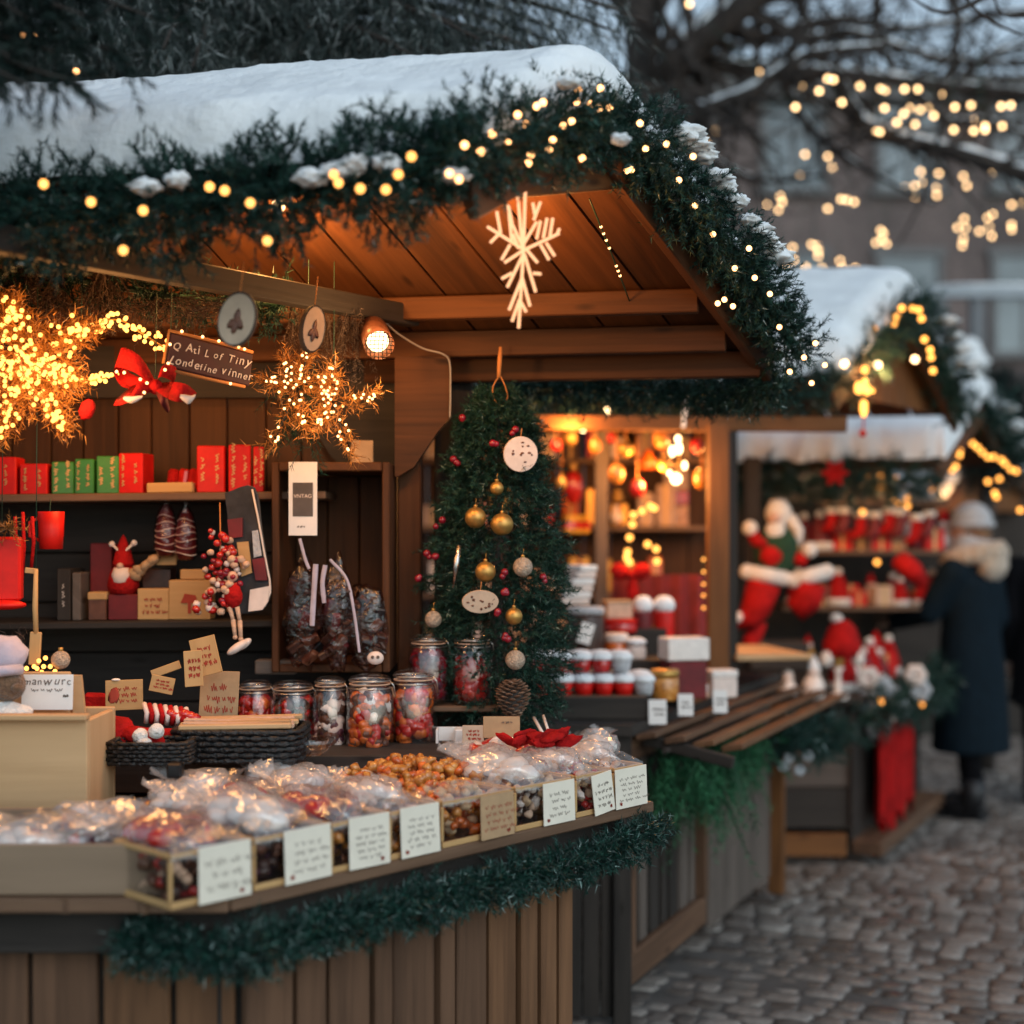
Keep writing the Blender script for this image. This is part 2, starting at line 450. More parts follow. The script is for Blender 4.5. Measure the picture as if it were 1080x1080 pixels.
def text_mesh(txt, size, tf, m, name, parent, ext=.0006, align='CENTER', shear=0):
    cu = bpy.data.curves.new(name, 'FONT'); cu.body = txt; cu.size = size; cu.extrude = ext; cu.shear = shear
    cu.align_x = align; cu.align_y = 'CENTER'
    o = bpy.data.objects.new(name, cu); COL.objects.link(o)
    me = bpy.data.meshes.new_from_object(o.evaluated_get(bpy.context.evaluated_depsgraph_get()))
    bpy.data.objects.remove(o); bpy.data.curves.remove(cu)
    I = MW.get(parent, Matrix.Identity(4)).inverted() if parent is not None else Matrix.Identity(4)
    me.transform(I @ tf); me.materials.clear(); me.materials.append(m); me.name = name
    return link(name, me, parent)
def text_hand(txt, size, tf, m, name, parent, seed, adv=.62):
    """hand-painted lettering: every letter a little off in size, tilt and height"""
    r = random.Random(seed); bm = bmesh.new(); x = 0; dg = None; items = []
    for ch in txt:
        if ch == ' ': x += size * .38; continue
        cu = bpy.data.curves.new(name, 'FONT'); cu.body = ch; cu.size = size * r.uniform(.85, 1.25); cu.extrude = .0005; cu.shear = r.uniform(.05, .35); cu.align_y = 'BOTTOM_BASELINE'
        o = bpy.data.objects.new(name, cu); COL.objects.link(o)
        me = bpy.data.meshes.new_from_object(o.evaluated_get(bpy.context.evaluated_depsgraph_get())); bpy.data.objects.remove(o); bpy.data.curves.remove(cu)
        w = max([v.co.x for v in me.vertices] + [size * .2]); items.append((me, x, r.uniform(-.12, .12), r.uniform(-.08, .08) * size)); x += w + size * .09
    I = MW[parent].inverted() @ tf
    for me, px_, a, dy in items:
        me.transform(I @ Matrix.Translation((px_ - x / 2, dy - size * .35, 0)) @ Matrix.Rotation(a, 4, 'Z')); bm.from_mesh(me); bpy.data.meshes.remove(me)
    me = bpy.data.meshes.new(name); bm.to_mesh(me); bm.free(); me.materials.append(m); return link(name, me, parent)
def scribble(mb, tf, w, h, rows, seed, lw=.0016, amp=.36):
    """handwritten lines: wavering pen strokes on a local xy plane (z = paper normal)"""
    r = random.Random(seed)
    rh = h / rows
    for k in range(rows):
        y0 = h / 2 - rh * (k + .5); ww = w * r.uniform(.6, .98); x = -ww / 2 + r.uniform(-.05, .05) * w
        while x < ww / 2:
            wl = w * r.uniform(.12, .32); pts = []; n = max(5, int(wl / w * 42))
            for i in range(n):
                pts.append((x + wl * i / n + r.uniform(-.004, .004) * w, y0 + rh * amp * math.sin(i * 1.9 + r.random()) * r.uniform(.3, 1.1)))
            for (a, c) in zip(pts, pts[1:]):
                d = V((c[0] - a[0], c[1] - a[1])); 
                if d.length < 1e-6: continue
                nx = V((-d.y, d.x)).normalized() * lw / 2; i0 = len(mb.v)
                for q in ((a[0] - nx.x, a[1] - nx.y), (c[0] - nx.x, c[1] - nx.y), (c[0] + nx.x, c[1] + nx.y), (a[0] + nx.x, a[1] + nx.y)):
                    mb.v.append(tf @ V((q[0], q[1], 0.0)))
                mb.face([i0, i0 + 1, i0 + 2, i0 + 3])
            x += wl + w * .05
def frame(o, ex, ez=(0, 0, 1)):
    return Matrix.Translation(V(o)) @ axes(ex, ez).to_4x4()
def card_tf(c, ex, tilt=0):
    """plane facing the viewer side: local x along ex, local y up, local z = towards viewer"""
    ex = V(ex).normalized(); up = V((0, 0, 1)); n = ex.cross(up).normalized()
    up = (up * math.cos(tilt) - n * math.sin(tilt)).normalized(); n = ex.cross(up).normalized()
    m = Matrix((ex, up, n)).transposed().to_4x4()
    return Matrix.Translation(V(c)) @ m
# fairy lights: a thing with a cord and single bulbs
def bulb_mesh(name, r, m, n=8):
    mb = MB(m); mb.ball((0, 0, 0), r, n, 6); me_o = mb.build(name); me = me_o.data; bpy.data.objects.remove(me_o); return me
BM = {'s': bulb_mesh('bulb', .0066, M['bulb_warm']), 'w': bulb_mesh('bulb', .0075, M['bulb_white']), 'f': bulb_mesh('bulb', .0135, M['bulb_far']),
      'g': bulb_mesh('bulb', .0048, M['bulb_gold']), 'd': bulb_mesh('bulb', .0125, M['bulb_gold']), 'm': bulb_mesh('bulb', .0032, M['bulb_warm'])}
def lights(name, label, cat, pts, kind, cord=None, group=None, cordm='cable_green', cr=.0018):
    base = V(pts[0]); t = thing(name, label, cat, base, 0, group)
    if cord:
        for c in cord: mb = MB(M[cordm]); mb.tube(c, cr, 5); mb.build('cord', t)
    for p in pts[:100]:
        b = link('bulb', BM[kind], t); b.location = V(p) - base
    if len(pts) > 100:
        mb = MB(BM[kind].materials[0])
        for p in pts[100:]: mb.ball(p, BM[kind].vertices[0].co.length, 6, 4)
        o = mb.build('bulb_cluster', t); o['kind'] = 'stuff'
    return t
def lamp(loc, power, r=.03, col=(1, .55, .22)):
    l = bpy.data.lights.new('lamp_light', 'POINT'); l.energy = power * 1.2; l.shadow_soft_size = r; l.color = col
    o = bpy.data.objects.new('lamp_light', l); COL.objects.link(o); o.location = loc; return o
# ================================================================== camera, sky, light
cd = bpy.data.cameras.new('camera'); cam = bpy.data.objects.new('camera', cd); COL.objects.link(cam)
cam.location = (0, 0, EYE); cam.rotation_euler = (PI / 2, 0, 0)
cd.lens = 50; cd.sensor_width = 36; cd.shift_y = (HY - 540) / 1080.0
cd.clip_start = .05; cd.clip_end = 600
cd.dof.use_dof = True; cd.dof.focus_distance = 3.15; cd.dof.aperture_fstop = 1.4
SC.camera = cam
SC.view_settings.view_transform = 'Standard'; SC.view_settings.look = 'None'
SC.view_settings.exposure = 0.43; SC.view_settings.gamma = 1.0
SC.cycles.use_denoising = True
SC.cycles.max_bounces = 8; SC.cycles.transparent_max_bounces = 24
SC.cycles.sample_clamp_indirect = 4.0
W = bpy.data.worlds.new('World'); SC.world = W; W.use_nodes = True
wn = W.node_tree; bg = wn.nodes['Background']
sky = wn.nodes.new('ShaderNodeTexSky'); sky.sky_type = 'NISHITA'; sky.sun_disc = False
SUN_EL, SUN_AZ = math.radians(32), math.radians(150)
sky.sun_elevation = SUN_EL; sky.sun_rotation = SUN_AZ; sky.air_density = 1.0; sky.dust_density = .6; sky.ozone_density = 2.5
hs = wn.nodes.new('ShaderNodeHueSaturation'); hs.inputs['Saturation'].default_value = .52   # winter cloud cover greys the sky
wn.links.new(sky.outputs[0], hs.inputs['Color']); tn_ = wn.nodes.new('ShaderNodeMix'); tn_.data_type = 'RGBA'; tn_.blend_type = 'MULTIPLY'; tn_.inputs[0].default_value = 1; tn_.inputs[7].default_value = (.90, 1.0, .98, 1)   # pale cloud tint
wn.links.new(hs.outputs[0], tn_.inputs[6]); wn.links.new(tn_.outputs[2], bg.inputs[0])
bg.inputs[1].default_value = .125
sl = bpy.data.lights.new('sun', 'SUN'); sl.energy = .5; sl.angle = math.radians(40); sl.color = (.95, .98, 1)
so = bpy.data.objects.new('sun', sl); COL.objects.link(so)
sd = V((math.sin(SUN_AZ) * math.cos(SUN_EL), math.cos(SUN_AZ) * math.cos(SUN_EL), math.sin(SUN_EL)))
so.rotation_euler = sd.to_track_quat('Z', 'Y').to_euler(); so.location = (0, 0, 8)
# ================================================================== ground
def ground():
    m, nt, out = _nt('cobble'); L = nt.links.new
    b = _n(nt, 'ShaderNodeBsdfPrincipled', Roughness=.55); b.inputs['Specular IOR Level'].default_value = .45
    a = _n(nt, 'ShaderNodeAttribute', attribute_name='tone')
    r = _ramp(nt, a.outputs['Fac'], [(0, (.11, .092, .080)), (.5, (.205, .178, .158)), (1, (.30, .27, .245))])
    tc = _n(nt, 'ShaderNodeTexCoord'); nz = _n(nt, 'ShaderNodeTexNoise', Scale=38.0, Detail=6.0)
    L(tc.outputs['Object'], nz.inputs['Vector'])
    mm = _n(nt, 'ShaderNodeMix'); mm.data_type = 'RGBA'; mm.blend_type = 'MULTIPLY'; mm.inputs[0].default_value = .8
    r2 = _ramp(nt, nz.outputs['Fac'], [(.3, (.68, .68, .68)), (.7, (1.2, 1.2, 1.2))])
    L(r.outputs[0], mm.inputs[6]); L(r2.outputs[0], mm.inputs[7]); L(mm.outputs[2], b.inputs['Base Color'])
    n3 = _n(nt, 'ShaderNodeTexNoise', Scale=1.3, Detail=3.0); L(tc.outputs['Object'], n3.inputs['Vector'])
    rr = _n(nt, 'ShaderNodeMapRange'); rr.inputs[1].default_value = .35; rr.inputs[2].default_value = .65
    rr.inputs[3].default_value = .16; rr.inputs[4].default_value = .75
    L(n3.outputs['Fac'], rr.inputs[0]); L(rr.outputs[0], b.inputs['Roughness'])
    bp = _n(nt, 'ShaderNodeBump', Strength=.5, Distance=.006); L(nz.outputs['Fac'], bp.inputs['Height']); L(bp.outputs[0], b.inputs['Normal'])
    L(b.outputs[0], out.inputs[0])
    g = mat('earth_joint', (.10, .09, .083), rough=.9, var=.3, scale=8)
    mb = MB(g); s = 150
    for p in ((-s, -20, -.012), (s, -20, -.012), (s, 250, -.012), (-s, 250, -.012)): mb.v.append(V(p))
    mb.face((0, 1, 2, 3)); o = mb.build('ground'); tag(o, kind='structure')
    # stone setts as real domed stones, in rows across the lane
    vs, fs, tn = [], [], []
    rg = random.Random(5); y = 2.2; row = 0
    th = math.radians(-24); ct, st = math.cos(th), math.sin(th)
    v = -3.0
    while v < 15:
        dv = rg.uniform(.068, .10); u = -3 + rg.uniform(0, .1)
        while u < 13:
            du = rg.uniform(.075, .15)
            cxx, cyy = u + du / 2, v + dv / 2
            X = cxx * ct - cyy * st * -1; Y = 2.4 - cxx * st * -1 + cyy * ct
            X = cxx * ct + cyy * -st; Y = 2.0 + cxx * st + cyy * ct
            if -.4 < X < .46 * Y + .9 and 2.6 < Y < 12.5:
                h = rg.gauss(0, .0025); tx, ty = rg.gauss(0, .028), rg.gauss(0, .028); t = rg.random(); gp = rg.uniform(.002, .0045)
                i0 = len(vs); hx, hy = du / 2 - gp, dv / 2 - gp
                for (sx, z, k) in ((1.0, -.012, 1), (.97, -.003, 1), (.90, .001, 1), (.45, .003, 1)):
                    for j in range(12):
                        a = 2 * PI * (j + .5) / 12
                        c_, s_ = math.cos(a), math.sin(a); q = (abs(c_) ** 7 + abs(s_) ** 7) ** (-1 / 7)
                        lx, ly = hx * c_ * q * sx, hy * s_ * q * sx
                        if sx > .9: lx *= 1 + .06 * math.sin(i0 + j * 2.1); ly *= 1 + .08 * math.cos(i0 * .7 + j * 1.7)
                        wx, wy = X + lx * ct - ly * st, Y + lx * st + ly * ct
                        vs.append((wx, wy, z + h + lx * tx + ly * ty + .02 * mnoise.noise(V((wx * .7, wy * .7, 3))))); tn.append(t)
                for k in range(3):
                    for j in range(12):
                        q = (j + 1) % 12; fs.append((i0 + k * 12 + j, i0 + k * 12 + q, i0 + k * 12 + 12 + q, i0 + k * 12 + 12 + j))
                fs.append(tuple(i0 + 36 + j for j in range(12)))
            u += du
        v += dv
    me = bpy.data.meshes.new('cobblestones'); me.from_pydata(vs, [], fs)
    me.polygons.foreach_set('use_smooth', [True] * len(fs))
    at = me.attributes.new('tone', 'FLOAT', 'POINT'); at.data.foreach_set('value', tn)
    me.materials.append(m); o = link('cobblestone_paving', me); tag(o, kind='structure')
ground()
# ================================================================== roofs
def slab(mb, a, b, c, d, th, shrink=0.0):
    """a-b runs along the grain, a-d across; th downwards"""
    a, b, c, d = V(a), V(b), V(c), V(d)
    n = (b - a).cross(d - a).normalized()
    if n.z < 0: n = -n
    i0 = len(mb.v); off = (RN.random() * 90, RN.random() * 90); L = (b - a).length; Wd = (d - a).length
    for q in (0, -th):
        for p in (a, b, c, d): mb.v.append(p + n * q)
    uv = [(off[0], off[1]), (off[0] + L, off[1]), (off[0] + L, off[1] + Wd), (off[0], off[1] + Wd)]
    flip = (b - a).cross(d - a).z < 0
    def f(ids, u): mb.face(ids if not flip else ids[::-1], u if not flip else u[::-1])
    f([i0, i0 + 1, i0 + 2, i0 + 3], uv); f([i0 + 7, i0 + 6, i0 + 5, i0 + 4], uv[::-1])
    for i in range(4):
        j = (i + 1) % 4; f([i0 + i, i0 + 4 + i, i0 + 4 + j, i0 + j], [uv[i], (uv[i][0], uv[i][1] + th), (uv[j][0], uv[j][1] + th), uv[j]])
def slope(mb, r0, r1, e0, e1, n, th=.02, gap=.004):
    r0, r1, e0, e1 = V(r0), V(r1), V(e0), V(e1)
    for i in range(n):
        t0, t1 = i / n + gap / 2, (i + 1) / n - gap / 2
        slab(mb, r0.lerp(r1, t0), e0.lerp(e1, t0), e0.lerp(e1, t1), r0.lerp(r1, t1), th)
def snow_layer(r0, r1, b0, b1, c0, c1, th, seed, name, parent, na=110, nb=64, over=.03, ripple=.03):
    """rounded snow on both slopes; ridge r0-r1, near eave b0-b1, far eave c0-c1"""
    r0, r1, b0, b1, c0, c1 = map(V, (r0, r1, b0, b1, c0, c1))
    mb = MB(M['snow'])
    def surf(a, t):
        r = r0.lerp(r1, a); e = (b0.lerp(b1, a) if t < 0 else c0.lerp(c1, a))
        k = abs(t); k2 = (k * k / .24 if k < .12 else k) if False else k
        return r.lerp(e, k2)
    top, bot = [], []
    for i in range(na + 1):
        a = -.01 + 1.02 * i / na
        for j in range(nb + 1):
            t = -1 + 2 * j / nb
            nz = mnoise.noise(V((a * 5 + seed, t * 2.5, seed * 2.1))); n2 = mnoise.noise(V((a * 17, t * 7, seed)))
            reach = 1 + over * nz + ripple * n2 * 2
            p = surf(a, t * (reach if abs(t) > .75 else 1))
            ea = min(a + .01, 1.01 - a) / .035; eb = (1 - abs(t)) / .10
            fall = (1 - (1 - min(1, max(0, ea))) ** 2.2) * (1 - (1 - min(1, max(0, eb))) ** 2.2)
            h = th * (1 + .09 * nz + .07 * n2 + .045 * mnoise.noise(V((a * 60 + seed, t * 26, seed)))) * max(.0, fall) ** .6 - (th * .22 * max(0, 1 - abs(t) / .16) ** 2)
            top.append(p + V((0, 0, .006 + max(0, h)))); bot.append(p + V((0, 0, .004)))
    n1 = nb + 1
    mb.v += top + bot; N = len(top)
    for i in range(na):
        for j in range(nb):
            q = (i * n1 + j, i * n1 + j + 1, (i + 1) * n1 + j + 1, (i + 1) * n1 + j)
            mb.face(q, None, True); mb.face([N + x for x in q][::-1], None, True)
    ring = [j for j in range(nb)] + [i * n1 + nb for i in range(na)] + [na * n1 + nb - j for j in range(nb)] + [(na - i) * n1 for i in range(na)]
    for x, y in zip(ring, ring[1:] + ring[:1]): mb.face((x, N + x, N + y, y), None, True)
    o = mb.build(name, parent)
    bm = bmesh.new(); bm.from_mesh(o.data); bmesh.ops.recalc_face_normals(bm, faces=bm.faces); bm.to_mesh(o.data); bm.free()
    return o
# ================================================================== first stall
O2 = V((.318, 3.18, 0)); U = V((.679, .734, 0)); Vd = V((-.734, .679, 0))
def cu(px, v=0.0, du=0):
    """distance along the counter edge of the point seen in picture column px"""
    k = (px - CX) / F; o = O2 + Vd * v
    return (o.y * k - o.x) / (U.x - U.y * k)
def CP(u, v, z): return O2 + U * u + Vd * v + V((0, 0, z))
DECK = .90
S1 = thing('market_stall', 'nearest wooden market stall with snowy gabled roof and a sweets counter', 'market stall', (-.6, 3.2, 0))
Rr, Bb, Cc = V((.148, 2.85, 2.344)), V((-.09, 2.475, 2.122)), V((.624, 3.60, 1.975))
RL, BL, CL = V((-1.55, 3.2, 2.344)), V((-1.79, 2.83, 2.122)), V((-1.35, 3.93, 1.975))
mb = MB(M['stall_wood'])
slope(mb, Rr + V((0, 0, .0)), RL, Bb, BL, 12); slope(mb, Rr, RL, Cc, CL, 12)
up = V((0, 0, .024))
slab(mb, Rr + up, RL + up, BL + up, Bb + up, .004); slab(mb, Rr + up, RL + up, CL + up, Cc + up, .004)
mb.build('roof_boards', S1)
mb = MB(M['stall_wood'])
dn = V((0, 0, -.05)); g = (Cc - Rr).normalized(); gh = V((g.x, g.y, 0)).normalized(); sideR = V((gh.y, -gh.x, 0))
mb.beam(Rr + dn * .6 + sideR * .012 + (Bb - Rr).normalized() * -.01, Bb + dn * .6 + sideR * .012, .024, .10)
mb.beam(Rr + dn * .6 + sideR * .012, Cc + dn * .5 + sideR * .012 + g * .05, .024, .10)
o = mb.build('barge_board', S1)
# purlins and eave beam under the far slope, tie board, header beam
mb = MB(M['stall_wood'])
def onfar(t, a): return (Rr.lerp(Cc, t)).lerp(RL.lerp(CL, t), a)
mb.beam(onfar(.985, -.005) + V((0, 0, -.055)), onfar(.985, .98) + V((0, 0, -.055)), .05, .065)
mb.beam(onfar(.84, .012) + V((0, 0, -.058)), onfar(.84, .98) + V((0, 0, -.058)), .045, .065)
mb.beam(onfar(.66, .012) + V((0, 0, -.055)), onfar(.66, .98) + V((0, 0, -.055)), .04, .055)
mb.beam(onfar(0, .012) + V((0, 0, -.075)), onfar(0, .98) + V((0, 0, -.075)), .04, .10)
for a in (.93,):
    mb.beam(onfar(.03, a) + V((0, 0, -.05)), onfar(.95, a) + V((0, 0, -.05)), .045, .05)
mb.build('roof_frame', S1)
mb = MB(M['lamplit_wood'])
mb.beam(P(541, 193, 2.66), P(672, 184, 3.03), .03, .055)
mb.build('tie_board', S1)
mb = MB(M['dark_wood'])
mb.beam(P(-140, 226, 2.32), P(436, 334, 3.52), .04, .05)
mb.build('header_beam', S1)
# posts with knee brace
mb = MB(M['stall_wood'])
mb.box((-.262, 3.66, .95), (.060, .07, 1.9), b=.004); mb.build('post', S1)
mb = MB(M['dark_wood']); mb.box((-.155, 3.78, .95), (.10, .06, 1.9), b=.004); mb.build('post', S1)
mb = MB(M['stall_wood']); mb.box((-1.44, 3.72, .95), (.07, .07, 1.9), b=.004); mb.build('post', S1)
mb = MB(M['stall_wood'])
bp_ = [(px, py) for px, py in ((417, 377), (475, 377), (475, 441), (462, 456), (437, 493), (420, 503), (417, 503))]
mb.prism([((px - CX) / F * 3.585, EYE - (py - HY) / F * 3.585) for px, py in bp_], -.02, .02, Matrix.Translation((0, 3.585, 0)) @ Matrix.Rotation(PI / 2, 4, 'X'))
mb.build('knee_brace', S1)
# back wall of upright boards
mb = MB(M['wall_wood']); x = -1.6
while x < -.30:
    w = RN.uniform(.075, .105); w = min(w, -.295 - x)
    mb.box((x + w / 2, 3.78 + RN.uniform(-.002, .002), 1.745), (w - .003, .02, .33)); x += w
mb.build('back_wall', S1)
mb = MB(M['dark_wood'])  # boards under the shelf coloured near black to carry the shelf's shade
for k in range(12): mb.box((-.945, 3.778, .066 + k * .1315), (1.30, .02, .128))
mb.box((-.945, 3.81, .92), (1.34, .02, 1.84)); mb.build('shaded_lower_wall', S1)
mb = MB(M['wall_wood']); y = 3.0
for i in range(7):
    mb.box((-1.60, 3.05 + i * .11, .96), (.02, .107, 1.9))
mb.build('side_wall', S1)
# dark upper panel with arched lower edge
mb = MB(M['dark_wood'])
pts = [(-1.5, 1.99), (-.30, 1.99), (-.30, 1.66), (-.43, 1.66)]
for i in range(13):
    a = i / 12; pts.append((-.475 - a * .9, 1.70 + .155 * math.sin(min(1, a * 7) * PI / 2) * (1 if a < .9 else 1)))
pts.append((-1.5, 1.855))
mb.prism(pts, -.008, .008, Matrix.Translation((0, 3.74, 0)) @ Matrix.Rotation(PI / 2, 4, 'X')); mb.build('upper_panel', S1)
# shelves
mb = MB(M['deck_wood']); mb.box((-.985, 3.63, 1.588), (1.05, .24, .02), rot(0, math.radians(-.6), 0)); mb.build('shelf', S1)
mb = MB(M['dark_wood']); mb.box((-.985, 3.63, 1.272), (1.05, .24, .018), rot(0, math.radians(-.6), 0)); mb.build('shelf', S1)
# pigeonhole cabinet beside the post
cb = MB(M['stall_wood'])
cx0, cx1, cy0, cy1, cz0, cz1 = -.585, -.298, 3.46, 3.74, 1.16, 1.672
cb.box((cx0 + .009, (cy0 + cy1) / 2, (cz0 + cz1) / 2), (.018, cy1 - cy0, cz1 - cz0)); cb.box((cx1 - .009, (cy0 + cy1) / 2, (cz0 + cz1) / 2), (.018, cy1 - cy0, cz1 - cz0))
cb.box(((cx0 + cx1) / 2, (cy0 + cy1) / 2 - .004, cz1 - .011), (cx1 - cx0 - .038, cy1 - cy0, .022)); cb.box(((cx0 + cx1) / 2, (cy0 + cy1) / 2, cz0 + .01), (cx1 - cx0 - .038, cy1 - cy0, .02))
for i in range(3): cb.box((cx0 + .018 + (i + .5) * .0837, cy1 - .012, (cz0 + cz1) / 2), (.081, .012, cz1 - cz0 - .05))
cb.build('pigeonhole_cabinet', S1)
mb = MB(M['kraft']); mb.box((P(382, 470, 3.6).x, 3.6, cz1 + .032), (.055, .01, .06), rot(-.1, 0, .1)); o = mb.build('tag_card'); tag(o, 'blank brown card leaning on top of the pigeonhole cabinet', 'card')
# counter top: two long boards along the angled edge and a straight left wing
mb = MB(M['deck_wood'])
LF = CP(cu(256), 0, 0)
def deck(poly, z1, th): mb.prism([(p[0], p[1]) for p in poly], z1 - th, z1)
mb.beam(CP(0.0, .045, DECK - .012), CP(cu(245), .045, DECK - .012), .09, .024, b=.003)
mb.beam(CP(-.02, .14, DECK - .013), CP(cu(250) - .12, .14, DECK - .013), .096, .024)
deck([CP(-.02, .19, 0), CP(cu(250) - .20, .19, 0), (-1.5, 2.53, 0), (-1.5, 3.70, 0), (-.05, 3.70, 0), (-.02, 3.62, 0)], DECK, .024)
mb.beam((LF.x - .02, 2.375, DECK - .012), (-1.55, 2.375, DECK - .012), .09, .024)
mb.beam((LF.x - .06, 2.475, DECK - .0125), (-1.55, 2.475, DECK - .0125), .10, .024)
mb.build('counter_top', S1)
mb = MB(M['dark_wood'])
mb.beam(CP(-.06, .05, DECK - .06), CP(cu(262), .05, DECK - .06), .02, .06); mb.beam((LF.x - .0, 2.40, DECK - .07), (-1.55, 2.40, DECK - .07), .02, .075)
mb.build('counter_apron', S1)
mb = MB(M['dark_wood']); mb.box((-.75, 3.35, 1.02 - .06), (1.40, .34, .085)); mb.build('display_step', S1)
# front boards of the counter, upright, dark gaps between
mb = MB(M['dark_wood'])
vi = .075
mb.beam(CP(cu(596, vi), vi + .03, .44), CP(cu(240, vi), vi + .03, .44), .012, .88, b=.001)
mb.box(((LF.x - 1.55) / 2 - .02, 2.47, .44), (1.55 + LF.x + .04, .012, .88), b=.001)
mb.beam(CP(cu(596, vi) - .006, vi + .05, .44), CP(cu(596, vi) - .006, .62, .44), .86, .012, (0, 0, 1)) if False else None
mb.build('counter_backing', S1)
mb = MB(M['front_wood'], M['front_wood_grey'])  # right-hand boards in paler wood: their warm lighting is put into the colour
cols = [(254, 303), (308, 338), (342, 384), (387, 405), (409, 452), (456, 471), (476, 507), (510, 538), (541, 558), (562, 578), (581, 595)]
for i, (a, c) in enumerate(cols):
    mb.use(M['front_wood'] if i > 6 else M['front_wood_grey'])
    z1 = .845 - RN.uniform(0, .012)
    p, q = CP(cu(a, vi), vi, z1 / 2), CP(cu(c, vi), vi, z1 / 2)
    thk = .018 + (.008 if (c - a) < 20 else 0)
    mb.box((p + q) / 2 - Vd * (thk / 2), ((q - p).length, thk, z1), axes(U))
for (a, c) in ((-420, -330), (-325, -250), (-246, -180), (-176, -120), (-116, -60), (-56, 30), (35, 104), (110, 180), (186, 248)):
    mb.use(M['front_wood_grey'] if a < 60 else M['front_wood'])
    z1 = .82 - RN.uniform(0, .01); k0, k1 = (a - CX) / F * 2.45, (c - CX) / F * 2.45
    mb.box(((k0 + k1) / 2, 2.452, z1 / 2), (k1 - k0, .018, z1))
mb.build('front_boards', S1)
# snow on the roof
so_ = .0
snow_layer(Rr + sideR * .05 + V((0, 0, .03)), RL + V((0, 0, .03)), Bb + sideR * .03 + V((0, 0, .03)), BL + V((0, 0, .03)), Cc + sideR * .06 + V((0, 0, .03)), CL + V((0, 0, .03)), .108, 3, 'snow_cover', S1, over=.02)
# ------------------------------------------------------------------ garlands of the first stall
def gar(name, label, path, rad, dens, nl, nw, seed, mname='needle', group='fir garlands on the stall roofs', snow=None, **kw):
    p0 = path[0]; t = thing(name, label, 'garland', p0, 0, group)
    mb = MB(M['cable_green']); mb.tube(smooth_path(path), rad * .14, 6); mb.build('core', t)
    Vv, tn = garland(path, rad, dens, nl, nw, seed, **kw)
    raw_tris('foliage', Vv, tn, M[mname], t)
    if snow:
        mb = MB(M['snow']); r = random.Random(seed)
        for (c, s) in snow:
            mb = MB(M['snow'])
            mb.ball(V(c) - V((0, -.012, .012)), (s * r.uniform(.7, 1.2), s * .8, s * r.uniform(.4, .6)), 22, 14, wob=.6, ws=2.8, seed=len(mb.v) + seed + s + c[0] * 9)
            mb.build('snow_clump', t)
    return t
Be, Re, Ce = Bb + sideR * .03, Rr + sideR * .05, Cc + sideR * .10
eave = [BL + V((0, -.05, -.06)), BL.lerp(Bb, .3) + V((0, -.06, -.06)), BL.lerp(Bb, .6) + V((0, -.06, -.05)), BL.lerp(Bb, .85) + V((0, -.05, -.015)), Bb + V((.02, -.03, .03))]
r_ = random.Random(4)
gar('fir_garland', 'thick fir garland with warm bulbs along the near eave of the closest stall roof', eave, .12, 1900, .017, .0032, 21, sl=.040, per=24,
    snow=[(P(px, py, 2.40), .028) for px, py in ((372, 163), (326, 178), (408, 163), (355, 172), (152, 188), (185, 180), (478, 176))])
gar('fir_garland', 'bulb-lit fir garland climbing from the near eave corner to the closest gable peak', [Bb + V((-.02, -.06, .02)), Bb.lerp(Re, .5) + V((0, -.04, .01)), Re + V((0, 0, -.03))], .095, 1600, .017, .0030, 22, sl=.04, per=24,
    snow=[(P(px, py, 2.55), .022) for px, py in ((535, 137), (505, 172), (655, 138), (600, 78))])
rk = [Re + V((.01, 0, -.01)), Re.lerp(Ce, .3) + V((.01, 0, .005)), Re.lerp(Ce, .65) + V((.01, 0, .015)), Ce + V((.0, 0, -.02)) + g * .03]
gar('fir_garland', 'long fir garland down the right gable edge beside the lit wooden underside', rk, .095, 1900, .015, .0026, 23, sl=.038, per=22, frost=.025,
    snow=[(Re.lerp(Ce, t) + V((.085, .0, .055)), .034) for t in (.16, .2, .24, .32, .36, .42, .5, .54, .58, .62, .66)])
gar('fir_garland', 'shadowy fir garland under the far eave of the closest stall behind the wooden beam', [Cc + V((.06, .02, -.10)), P(740, 415, 3.9), P(660, 410, 3.95), P(590, 408, 4.0), P(500, 404, 4.0)], .055, 1200, .017, .0028, 24, sl=.05, per=20, frost=.03)
# bulbs in the garlands
def jit(p, s=.01): return V(p) + V((RN.uniform(-s, s), RN.uniform(-s, s), RN.uniform(-s, s)))
e_px = [(46, 194), (96, 213), (151, 222), (221, 197), (237, 201), (264, 214), (352, 184), (357, 193), (380, 199), (407, 200), (420, 184), (434, 165), (282, 254), (130, 264)]
ep = [P(x, y, 2.33 if x < 380 else 2.29) for x, y in e_px]
lights('fairy_lights', 'widely spaced warm fairy lights in the near eave garland of the closest stall', 'fairy lights', ep, 'w', group='fairy lights in the roof garlands')
c_px = [(474, 183), (484, 189), (490, 153), (507, 160), (519, 141), (546, 121), (555, 131), (573, 108), (566, 112), (560, 163), (557, 172), (594, 133), (603, 128), (610, 95), (608, 107), (623, 110), (632, 114), (643, 113), (633, 93), (536, 148), (583, 148), (614, 167), (579, 158)]
lights('fairy_lights', 'close-set warm fairy lights bunched in the garland at the closest stall\'s gable peak', 'fairy lights', [P(x, y, 2.35 + .0021 * (x - 474)) for x, y in c_px], 's', group='fairy lights in the roof garlands')
k_px = [(635, 181), (661, 180), (666, 179), (675, 130), (681, 157), (731, 165), (733, 217), (752, 247), (775, 283), (796, 293), (703, 152), (757, 320), (773, 323), (764, 316), (716, 190), (812, 310), (848, 377), (833, 392), (860, 362), (856, 404), (870, 385), (822, 345), (790, 262)]
kp = []
for x, y in k_px:
    t = min(1, max(0, (y - 100) / 300)); kp.append(P(x, y, Re.lerp(Ce, t).y - .105))
